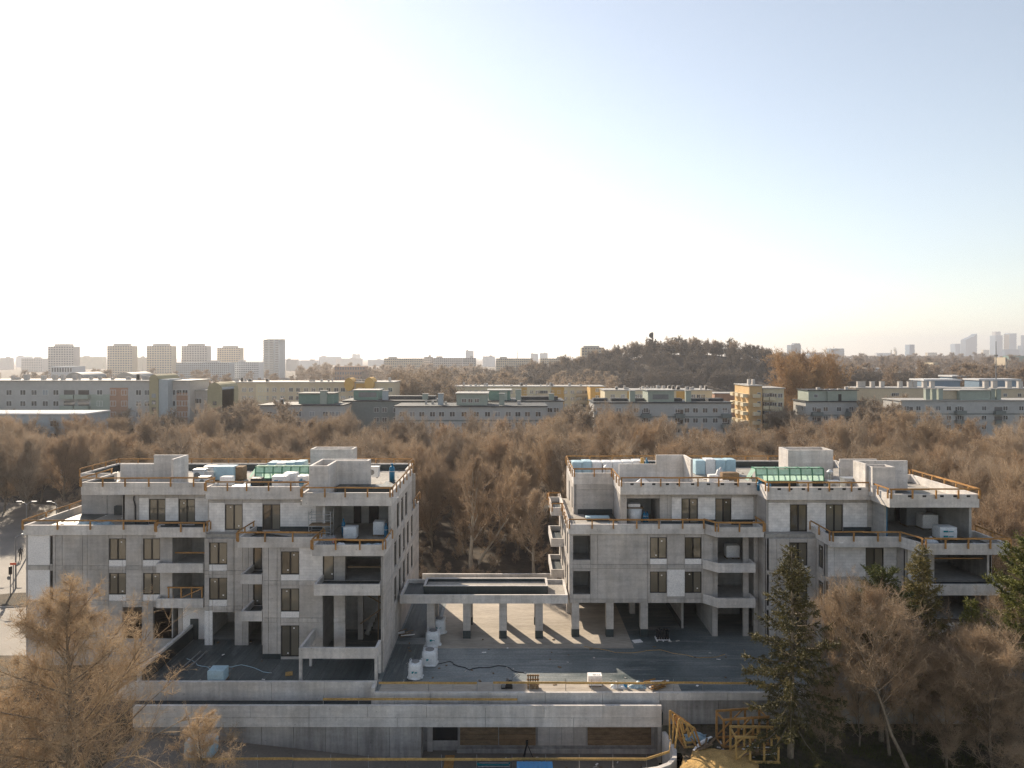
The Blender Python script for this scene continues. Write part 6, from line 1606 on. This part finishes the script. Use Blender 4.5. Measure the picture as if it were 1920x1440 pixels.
t = thing('timber_stop', 'upright yellow board at the end of the white insulation run', 'board', (WX(1203, 69.4), 69.4, Z)); MB().box(WX(1201, 69.4), WX(1207, 69.4), 69.3, 69.5, Z, Z + 1.75).build('board', M['timber_y'], t); MB().beam((WX(1204, 69.4), 69.5, Z + 1.4), (WX(1204, 69.4), 70.6, Z), .08).build('brace', M['timber_y'], t)
tarp('blue bundled sheet beside the upright yellow board', WX(1210, 70), 70, Z, .9, .9, 1.7, 'blue', 15)
boards('boards lying by the rail of the bright far roof corner', WX(1800, 58.4), 58.4, Z, 5, 2.4, 'infill', .3, 1.4)
# loggias of the right building
wrapped_pallet('white wrapped pallet with teal mark in the corner loggia', WX(1771, 57.4), 57.4, F3 + .03, 1.45, 1.1, 1.0, 'white', 'teal')
wrapped_pallet('grey block pallet deep in the corner loggia', WX(1738, 61), 61, F3 + .03, 1.4, 1.1, 1.2, 'infill'); wrapped_pallet('second grey block pallet behind it in the corner loggia', WX(1712, 62), 62, F3 + .03, 1.8, 1.1, 1.6, 'grey')
tarp('torn white wrap on the corner loggia floor', WX(1745, 56.6), 56.6, F3 + .03, 1.0, .8, .4, 'white', 16)
t = thing('mortar_tub', 'white mortar tub with board on top in the set-back loggia', 'tub', (WX(1189, 63.6), 63.6, F3)); x, y = WX(1189, 63.6), 63.6
smooth(MB().tube([(x, y, F3 + .01), (x, y, F3 + 1.3)], [.62, .75], 16).build('tub', M['white'], t)); MB().box(x - .8, x + .8, y - .5, y + .5, F3 + 1.31, F3 + 1.4).build('lid_board', M['oldwood'], t); MB().box(x - .6, x + .5, y - .3, y + .4, F3 + 1.41, F3 + 1.7).build('lid_block', M['infill'], t)
gas_cylinder('blue gas cylinder beside the white mortar tub', WX(1208, 63.4), 63.4, F3 + .01, 1.0, .16); gas_cylinder('second blue gas cylinder right of the mortar tub', WX(1213, 63.5), 63.5, F3 + .01, .95, .16)
wrapped_pallet('flat white board pack with teal print on the sunlit terrace', WX(1120, 64.4), 64.4, F3 + .03, 2.2, .8, .16, 'paleblue')
wrapped_pallet('pale box standing inside the balcony stack of the building near conifers', WX(1372, 62.5), 62.5, F2 + .01, 1.2, .8, 1.1, 'infill')
t = thing('blue_canister', 'small blue canister at the terrace rail over the columns', 'canister', (WX(1142, 60.9), 60.9, F3)); MB().box(WX(1139.5, 60.9), WX(1144.5, 60.9), 60.8, 61.0, F3 + .03, F3 + .5).build('body', M['blue'], t); MB().tube([(WX(1142, 60.9), 60.9, F3 + .5), (WX(1142, 60.9), 60.9, F3 + .58)], .05, 8).build('cap', M['black'], t)
# plaza
bulk_bag('tied white bulk bag nearest the yellow rail', WX(779, 53.0), 53.0, .95, 1.15); bulk_bag('full white bulk bag with teal print, second from the rail', WX(806, 55.3), 55.3, 1.1, 1.1)
bulk_bag('open white bulk bag with dark rubble, third from the rail', WX(812, 59.0), 59.0, 1.1, 1.15); bulk_bag('white bulk bag of rubble beside the canopy column', WX(824, 61.6), 61.6, 1.0, 1.2)
t = thing('plate_compactor', 'small black plate compactor with curved handle at the plaza edge', 'machine', (WX(951, 51.3), 51.3, ZP)); x, y = WX(951, 51.3), 51.3
MB().box(x - .45, x + .4, y - .25, y + .25, ZP + .01, ZP + .1).build('base_plate', M['black'], t); MB().box(x - .1, x + .35, y - .2, y + .2, ZP + .14, ZP + .5).build('engine', M['black'], t); MB().tube([(x + .02, y, ZP + .5), (x + .02, y, ZP + .72)], .09, 8).build('tank', M['grey'], t); MB().box(x - .42, x - .14, y - .2, y + .2, ZP + .1, ZP + .3).build('weight', M['grey'], t)
for s in (-.18, .18): MB().tube([(x + .3, y + s, ZP + .3), (x + .42, y + s, ZP + .8), (x + .7, y + s, ZP + 1.0), (x + .9, y + s, ZP + .9)], .018, 6).build('handle_bar', M['steel'], t)
MB().tube([(x + .9, y - .18, ZP + .9), (x + .9, y + .18, ZP + .9)], .018, 6).build('handle_grip', M['black'], t)
t = thing('slatted_pallet', 'upright slatted pallet and blocks in the sunlit strip at the plaza edge', 'pallet', (WX(999, 51.4), 51.4, ZP)); x = WX(999, 51.4)
for k in range(5): MB().box(x - .4 + k * .18, x - .29 + k * .18, 51.35, 51.39, ZP + .03, ZP + .95).build('slat', M['oldwood'], t)
for zz in (.15, .5, .82): MB().box(x - .45, x + .48, 51.39, 51.47, ZP + zz, ZP + zz + .09).build('bearer', M['timber'], t)
for k in range(3): MB().box(x - .42 + k * .3, x - .17 + k * .3, 51.05, 51.3, ZP + .01, ZP + .26).build('block', M['oldwood'], t)
t = thing('white_cabinet', 'pale board crate with black scrawl in the sunlit strip', 'crate', (WX(1115, 51.7), 51.7, ZP)); x = WX(1115, 51.7)
MB().box(x - .52, x + .52, 51.4, 52.0, ZP + .1, ZP + .82).build('crate', M['infill'], t)
for s in (-.4, .4): MB().box(x + s - .06, x + s + .06, 51.42, 51.98, ZP, ZP + .1).build('skid', M['oldwood'], t)
for k in range(9): a = k / 8 * 6.28; MB().beam((x - .05 + .1 * math.cos(a), 51.6 + .07 * math.sin(a), ZP + .826), (x - .05 + .1 * math.cos(a + .8), 51.6 + .07 * math.sin(a + .8), ZP + .826), .035, .006).build('scrawl', M['black'], t)
for a, b_ in (((.1, .62), (.15, .52)), ((.15, .52), (.22, .62)), ((.22, .62), (.28, .5)), ((.33, .68), (.38, .48))): MB().beam((x + a[0], 51.0 + a[1], ZP + .826), (x + b_[0], 51.0 + b_[1], ZP + .826), .035, .006).build('scrawl', M['black'], t)
tarp('crumpled white plastic in the sunlit strip right of the crate', WX(1160, 51.4), 51.4, ZP + .01, 1.2, .6, .4, 'white', 17); tarp('grey-white rag heap at the far end of the sunlit strip', WX(1195, 51.4), 51.4, ZP + .01, 1.3, .6, .45, 'tarp', 18)
boards('pale boards and off-cuts at the end of the sunlit strip', WX(1232, 51.5), 51.5, ZP + .01, 9, 1.7, 'timber', .3, 1.3)
t = thing('blue_bucket', 'small blue bucket among the rags on the plaza edge', 'bucket', (WX(1173, 51.3), 51.3, ZP)); MB().tube([(WX(1173, 51.3), 51.3, ZP + .01), (WX(1173, 51.3), 51.3, ZP + .32)], [.12, .16], 12).build('pail', M['print_blue'], t); MB().tube([(WX(1173, 51.3), 51.3, ZP + .32), (WX(1173, 51.3), 51.3, ZP + .34)], .165, 12).build('rim', M['white'], t)
t = thing('membrane_roll_pallet', 'pallet of black membrane rolls near the third plaza column', 'pallet', (WX(1242, 60), 60, ZP)); x = WX(1242, 60)
pallet_mesh(MB(), x, 60, ZP + .01, 1.2, .9).build('pallet', M['infill'], t)
for k in range(5):
    for q in range(2): MB().tube([(x - .45 + k * .22, 59.75 + q * .45, ZP + .15), (x - .45 + k * .22, 59.75 + q * .45, ZP + .85 + .06 * (k % 2))], .1, 10).build('roll', M['black'], t)
o = MB().box(WX(1187, 59.5), WX(1204, 59.5), 59.3, 59.9, ZP + .012, ZP + .05, 0, .25).build('board_sheet', M['infill']); tag(o, 'white board lying flat on the dark plaza before the columns', 'board')
boards('brown heap of off-cuts by the gable wall on the plaza', WX(757, 60.6), 60.6, ZP + .01, 9, 1.3, 'oldwood', .4, 1.2)
wrapped_pallet('pale blue wrapped block at the edge of the dark terrace', WX(409, 52.4), 52.4, ZP + .01, 1.25, 1.0, .85, 'paleblue')
for i, px in enumerate((362, 374)):
    t = thing('steel_pipe', ['long steel pipe on the dark terrace, nearer the side wall', 'long steel pipe on the dark terrace, nearer the blue block'][i], 'pipe', (WX(px, 56), 56, ZP)); MB().tube([(WX(px - 8, 55.4), 54.6, ZP + .08), (WX(px + 10, 57), 57.4, ZP + .08)], .07, 8).build('pipe', M['steel'], t); MB().tube([(WX(px - 8, 55.4) - .0, 54.56, ZP + .08), (WX(px - 8, 55.4), 54.66, ZP + .08)], .085, 8).build('collar', M['grey'], t)
o = MB().box(WX(535, 53.4), WX(548, 53.4), 53.1, 53.8, ZP + .03, ZP + .06, 0, .3).build('board_sheet', M['timber_y']); tag(o, 'small yellow board on the dark terrace left of the entrance frame', 'board')
SW = thing('terrace_side_wall', 'low slanting-looking concrete wall bounding the dark terrace beside the big bare tree', 'wall', (-28.2, 55, ZP))
for k in range(4): MB().box(-28.3, -28.05, 51.5 + k * 2.15 + .01, 53.65 + k * 2.15 - .01, -3.1, 0.4).build('concrete_panel', M['conc_par'], SW)
MB().box(-28.045, -28.0, 51.7, 60.0, ZP + .02, 0.2).build('upstand_sheet', M['bitumen'], SW); MB().box(-28.3, -27.6, 60.02, 60.09, ZP, .9).build('end_post', M['bitumen'], SW)
# ramp
t = thing('pipe_bundle', 'bundle of green-grey pipes on bearers in the ramp', 'pipes', (WX(925, 48.6), 48.6, -5.4)); x = WX(925, 48.6)
for k in range(7): MB().tube([(x - 1.2 + .1 * (k % 3), 48.3 + .11 * k, -5.2 + .09 * (k % 2)), (x + 1.2 - .1 * (k % 2), 48.3 + .11 * k, -5.2 + .09 * (k % 2))], .055, 8).build('pipe', M['teal' if k % 3 == 0 else 'steel'], t)
for s in (-.7, .7): MB().box(x + s - .06, x + s + .06, 48.2, 49.2, -5.42, -5.27).build('bearer', M['oldwood'], t)
t = thing('tripod', 'dark survey tripod standing in the ramp recess', 'tripod', (WX(988, 49.8), 49.8, -5.4)); x = WX(988, 49.8)
for a in (0, 2.1, 4.2): MB().beam((x + .5 * math.cos(a), 49.8 + .4 * math.sin(a), -5.42), (x, 49.8, -4.25), .05).build('leg', M['black'], t)
MB().box(x - .09, x + .09, 49.72, 49.88, -4.27, -4.05).build('head', M['black'], t)
wrapped_pallet('blue-white wrapped block stack beside the bare tree on the ramp', WX(378, 47.6), 47.6, -3.85, 1.9, 1.2, 1.1, 'paleblue')
o = MB().box(-4.9, -4.2, 47.5, 50.2, -5.4, -5.33).build('ramp_plank', M['timber']); tag(o, 'orange-brown plank leading into the dark garage opening', 'plank')
t = thing('site_container', 'blue site container roof peeking in at the picture bottom', 'container', (1.7, 43.2, ZG)); MB().box(.3, 2.6, 42.2, 44.1, ZG + .1, -2.18).build('body', M['print_blue'], t)
for k in range(8): MB().box(.32 + k * .28, .46 + k * .28, 42.25, 44.05, -2.18, -2.14).build('roof_rib', M['print_blue'], t)
for x_ in (.35, 2.4):
    for y_ in (42.3, 43.9): MB().box(x_, x_ + .15, y_, y_ + .15, ZG, ZG + .1).build('foot', M['grey'], t)
# timber frames on the bare ground
def a_frame(label, x0, y0, rz, n=3):
    """Stack of prefabricated pitched timber trusses standing one behind the other, slightly fanned out."""
    t = thing('framed_timber_truss', label, 'timber frame', (x0, y0, ZG), 'yellow timber frames', rz)
    P = {'a': (.1, 2.2), 'k': (1.25, 1.45), 'r': (1.75, .06), 'l': (.7, .06), 'f': (-.1, .06), 'm': (.65, 1.84), 'n': (.85, .8)}
    for k in range(n):
        y = y0 + k * .55; s = 1 - .06 * k; w = rnd.uniform(-.03, .03)
        pt = lambda q: (x0 + P[q][0] * s + w * P[q][1], y + P[q][1] * .12 * (k - 1), ZG + P[q][1] * s)
        for a, b, wd in (('a', 'k', .13), ('k', 'r', .13), ('a', 'l', .12), ('m', 'n', .09), ('k', 'n', .09), ('l', 'r', .11), ('a', 'f', .1)):
            MB().beam(pt(a), pt(b), .06, wd).build('member', M['timber_y' if rnd.random() < .7 else 'timber'], t)
    for (xx, zz) in ((.55, .14), (1.42, .14)): MB().beam((x0 + xx, y0 - .2, ZG + zz), (x0 + xx, y0 + n * .55 - .2, ZG + zz), .09).build('sleeper', M['timber'], t)
    return t
def box_frame(label, x0, y0, w, d, h, rz, m='timber_y', bays=3):
    t = thing('framed_timber_crate', label, 'timber frame', (x0, y0, ZG), 'yellow timber frames', rz)
    for y in (y0, y0 + d):
        for k in range(bays + 1): x = x0 + w * k / bays; MB().beam((x, y, ZG + .02), (x, y, ZG + h), .12).build('post', M[m], t)
        for z in (.1, h): MB().beam((x0 - .1, y - .07, ZG + z), (x0 + w + .1, y - .07, ZG + z), .1, .14).build('plate', M[m], t)
        MB().beam((x0, y + .09, ZG + .1), (x0 + w * .66, y + .09, ZG + h), .08).build('brace', M[m], t)
    for k in range(0, bays + 1, bays):
        x = x0 + w * k / bays
        for z in (.1, h): MB().beam((x, y0, ZG + z - .12), (x, y0 + d, ZG + z - .12), .1).build('tie', M[m], t)
    return t
a_frame('leaning pitched timber frame nearest the curved ramp wall', WX(1268, 47.3), 47.3, .12, 3)
box_frame('front box-like yellow timber frame on the sandy ground', WX(1380, 45.7), 45.7, 2.8, 1.3, 1.75, -.03)
box_frame('timber frame standing behind the front box-like frame', WX(1357, 47.4), 47.4, 3.2, 1.2, 2.0, .12, 'timber')
boards('loose boards propped inside the timber frames', WX(1420, 46.6), 46.6, ZG + .02, 10, 2.2, 'oldwood', .3, 1.8); boards('off-cuts on the ground between ramp wall and frames', WX(1320, 47.6), 47.6, ZG + .02, 7, 1.4, 'oldwood', .8, 1.6)
tarp('torn blue-white plastic by the leaning frame', WX(1305, 48.6), 48.6, ZG + .01, 1.6, 1.0, .4, 'tarp', 21); tarp('white scrap of plastic beside the front frame', WX(1373, 45.4), 45.4, ZG + .01, .7, .5, .25, 'white', 22)
rs = random.Random(4); n = 22; V, F = [], []
for j in range(n + 1):
    for i in range(n + 1):
        u, v = i / n * 2 - 1, j / n * 2 - 1; f = max(0, 1 - (u * u + v * v) * (1 + .3 * math.sin(5 * math.atan2(v, u))))
        V.append((WX(1345, 46) + u * 2.6 + v * .8, 45.4 + v * 2.0, ZG + .0 + .35 * f ** .8 * (1 + .3 * math.sin(9 * u + 4 * v)) + rs.uniform(0, .035) * (f > 0) - (.03 if f <= 0 else 0)))
for j in range(n):
    for i in range(n): a = j * (n + 1) + i; F.append((a, a + 1, a + n + 2, a + n + 1))
tag(MB().add(V, F).build('sand', M['sand']), 'spread of ochre sand and wood shavings by the timber frames', 'sand', kind='stuff')
# street furniture at the left
def street_lamp(label, px, D, ptop, arms):
    x, zt = WX(px, D), WZ(ptop, D); t = thing('street_lamp', label, 'street lamp', (x, D, ZG), 'street lamps by the road')
    MB().tube([(x, D, ZG), (x, D, zt - .3)], [.1, .06], 8).build('pole', M['grey'], t)
    for s in arms:
        MB().tube([(x, D, zt - .3), (x + s * .3, D, zt - .05), (x + s * .8, D, zt + .1)], .03, 6).build('arm', M['steel'], t); MB().box(min(x + s * .7, x + s * 1.35), max(x + s * .7, x + s * 1.35), D - .12, D + .12, zt + .08, zt + .17).build('lamp_head', M['white'], t)
street_lamp('double-armed street lamp behind the terrace corner', 50, 92, 942, (-1, 1)); street_lamp('single street lamp right of the double-armed one', 106, 96, 942, (-1,)); street_lamp('street lamp standing by the sunlit road at the picture edge', 29.5, 80, 1003, (1,))
for i, (px, D, pt, lab) in enumerate([(19.5, 77, 1062, 'sign post with grey traffic signal beside the sunlit road'), (25, 79, 1055, 'thin sign post with small red plate beside the traffic signal')]):
    x, zt = WX(px, D), WZ(pt, D); t = thing('sign_post', lab, 'sign', (x, D, ZG)); MB().tube([(x, D, ZG), (x, D, zt)], .05, 8).build('pole', M['grey'], t)
    if i == 0: MB().box(x - .14, x + .14, D - .1, D + .1, zt - .9, zt).build('signal_box', M['frame'], t); MB().tube([(x - .15, D - .05, zt - 1.3), (x - .15, D + .02, zt - 1.3)], .22, 12).build('round_plate', M['grey'], t)
    else: MB().box(x - .35, x + .35, D - .06, D - .02, zt - .25, zt).build('plate', M['orange'], t)
# person walking on the sunlit road
def person(label, x, y, h=1.72):
    me = bpy.data.meshes.new('person'); s = h / 1.72
    J = {'pel': (0, 0, .95), 'spi': (0, .02, 1.18), 'che': (0, .04, 1.38), 'nec': (0, .05, 1.5), 'hea': (0, .08, 1.6), 'top': (0, .07, 1.7), 'shl': (-.18, .03, 1.42), 'ell': (-.24, -.02, 1.15), 'hal': (-.2, .16, .95), 'shr': (.18, .03, 1.42), 'elr': (.24, .0, 1.15), 'har': (.2, .2, 1.0),
         'hil': (-.1, 0, .92), 'knl': (-.1, .12, .5), 'anl': (-.1, .02, .08), 'tol': (-.1, .2, .03), 'hir': (.1, 0, .92), 'knr': (.1, -.02, .5), 'anr': (.1, -.26, .12), 'tor': (.1, -.12, .03)}
    R = {'pel': .14, 'spi': .13, 'che': .15, 'nec': .06, 'hea': .1, 'top': .07, 'shl': .07, 'ell': .05, 'hal': .04, 'shr': .07, 'elr': .05, 'har': .04, 'hil': .09, 'knl': .06, 'anl': .045, 'tol': .04, 'hir': .09, 'knr': .06, 'anr': .045, 'tor': .04}
    K = list(J); E = [('pel', 'spi'), ('spi', 'che'), ('che', 'nec'), ('nec', 'hea'), ('hea', 'top'), ('che', 'shl'), ('shl', 'ell'), ('ell', 'hal'), ('che', 'shr'), ('shr', 'elr'), ('elr', 'har'), ('pel', 'hil'), ('hil', 'knl'), ('knl', 'anl'), ('anl', 'tol'), ('pel', 'hir'), ('hir', 'knr'), ('knr', 'anr'), ('anr', 'tor')]
    me.from_pydata([tuple(c * s for c in J[k]) for k in K], [(K.index(a), K.index(b)) for a, b in E], [])
    me.materials.append(M['black']); o = link('person', me, None, (x, y, ZG + .03), 0.6)
    sk = o.modifiers.new('skin', 'SKIN')
    if not me.skin_vertices: me.attributes  # layer is made by the modifier call below
    bpy.context.view_layer.objects.active = o; o.select_set(True)
    try: bpy.ops.object.skin_root_mark
    except Exception: pass
    if not me.skin_vertices: bpy.ops.mesh.customdata_skin_add()
    for i, k in enumerate(K): v = me.skin_vertices[0].data[i]; v.radius = (R[k] * s, R[k] * s); v.use_root = (k == 'pel')
    ss = o.modifiers.new('smooth', 'SUBSURF'); ss.levels = 1; ss.render_levels = 1
    o.select_set(False)
    return tag(o, label, 'person')
person('person in dark clothes walking on the sunlit road', WX(38.5, 91), 91)

# hoses and cables left lying about
def hose(label, pts, z, m='black', r=.03):
    t = thing('hose', label, 'hose', (pts[0][0], pts[0][1], z), 'loose hoses and cables'); P = []
    for (a, b) in zip(pts[:-1], pts[1:]):
        for k in range(6): f = k / 6; P.append((a[0] + (b[0] - a[0]) * f + .12 * math.sin(k * 1.7 + a[0]), a[1] + (b[1] - a[1]) * f + .12 * math.cos(k * 1.3 + a[1]), z + r))
    MB().tube(P, r, 6).build('line', M[m], t); MB().tube([P[-1], (P[-1][0] + .15, P[-1][1] + .03, z + r)], r * 1.6, 6).build('coupling', M['steel'], t)
hose('black hose snaking over the plaza from the bulk bags', [(-7.5, 54.6), (-5.2, 55.6), (-3.4, 54.2), (-1.0, 54.9), (1.2, 53.4)], ZP + .002)
hose('yellow cable across the plaza in front of the columns', [(6.2, 58.6), (9.0, 57.2), (12.6, 57.8), (15.4, 56.2), (18.4, 57.0)], ZP + .002, 'timber_y', .022)
hose('pale hose on the dark terrace before the entrance frame', [(-26.6, 56.0), (-24.0, 54.2), (-21.8, 55.0), (-18.4, 53.3)], ZP + .02, 'paleblue', .025)
hose('black cable on the roof of the building near the conifers', [(24.0, 60.6), (26.2, 61.6), (28.6, 60.5), (30.2, 61.6)], RF + .03)
hose('orange cable on the roof of the building near the road', [(-37, 63.4), (-34.5, 63.0), (-32, 63.9), (-29, 62.8)], RF + .03, 'orange', .022)
lt = MB(); rl = random.Random(31)
def scraps(n, x0, x1, y0, y1, z):
    for _ in range(n):
        x, y, a = rl.uniform(x0, x1), rl.uniform(y0, y1), rl.uniform(0, 3.14); l, w = rl.uniform(.06, .38), rl.uniform(.04, .16)
        lt.box(x - l / 2, x + l / 2, y - w / 2, y + w / 2, z + .006, z + rl.uniform(.02, .07), rl.choice((0, 1, 1, 2, 2)), a)
scraps(45, -9.5, 20, 51, 60, ZP + .01); scraps(14, -27, -17, 52, 59.5, ZP + .02); scraps(60, -38, -11, 62.5, 72, RF + .03); scraps(70, 10.5, 35, 62.3, 73, RF + .03); scraps(50, 11.6, 18, 45, 49.8, ZG); scraps(40, -5, 10, 46, 50, -5.41); scraps(20, -42, -36, 61, 66, F3 + .02); scraps(20, 27, 38.5, 54.6, 58.5, F3 + .03)
tag(lt.build('litter', [M['infill'], M['oldwood'], M['conc'], M['paleblue']]), 'small off-cuts and scraps littering the plaza and roofs', 'litter', kind='stuff')
# ------------------------------------------------------------------ haze: one even body of air round the whole place
hm = bpy.data.materials.new('pale_haze'); hm.use_nodes = True
hn = hm.node_tree; hn.nodes.clear()
ho = hn.nodes.new('ShaderNodeOutputMaterial')
hv = hn.nodes.new('ShaderNodeVolumePrincipled')
hv.inputs['Color'].default_value = (0.92, 0.91, 0.96, 1)
hv.inputs['Density'].default_value = 1.8e-4
hv.inputs['Anisotropy'].default_value = 0.5
hv.inputs['Density Attribute'].default_value = ''
hn.links.new(hv.outputs[0], ho.inputs['Volume'])
hz = MB().box(-8800, 8800, -3200, 8900, -8, 262).build('haze', hm)
tag(hz, 'thin pale haze filling the air over the city', 'haze', kind='stuff')
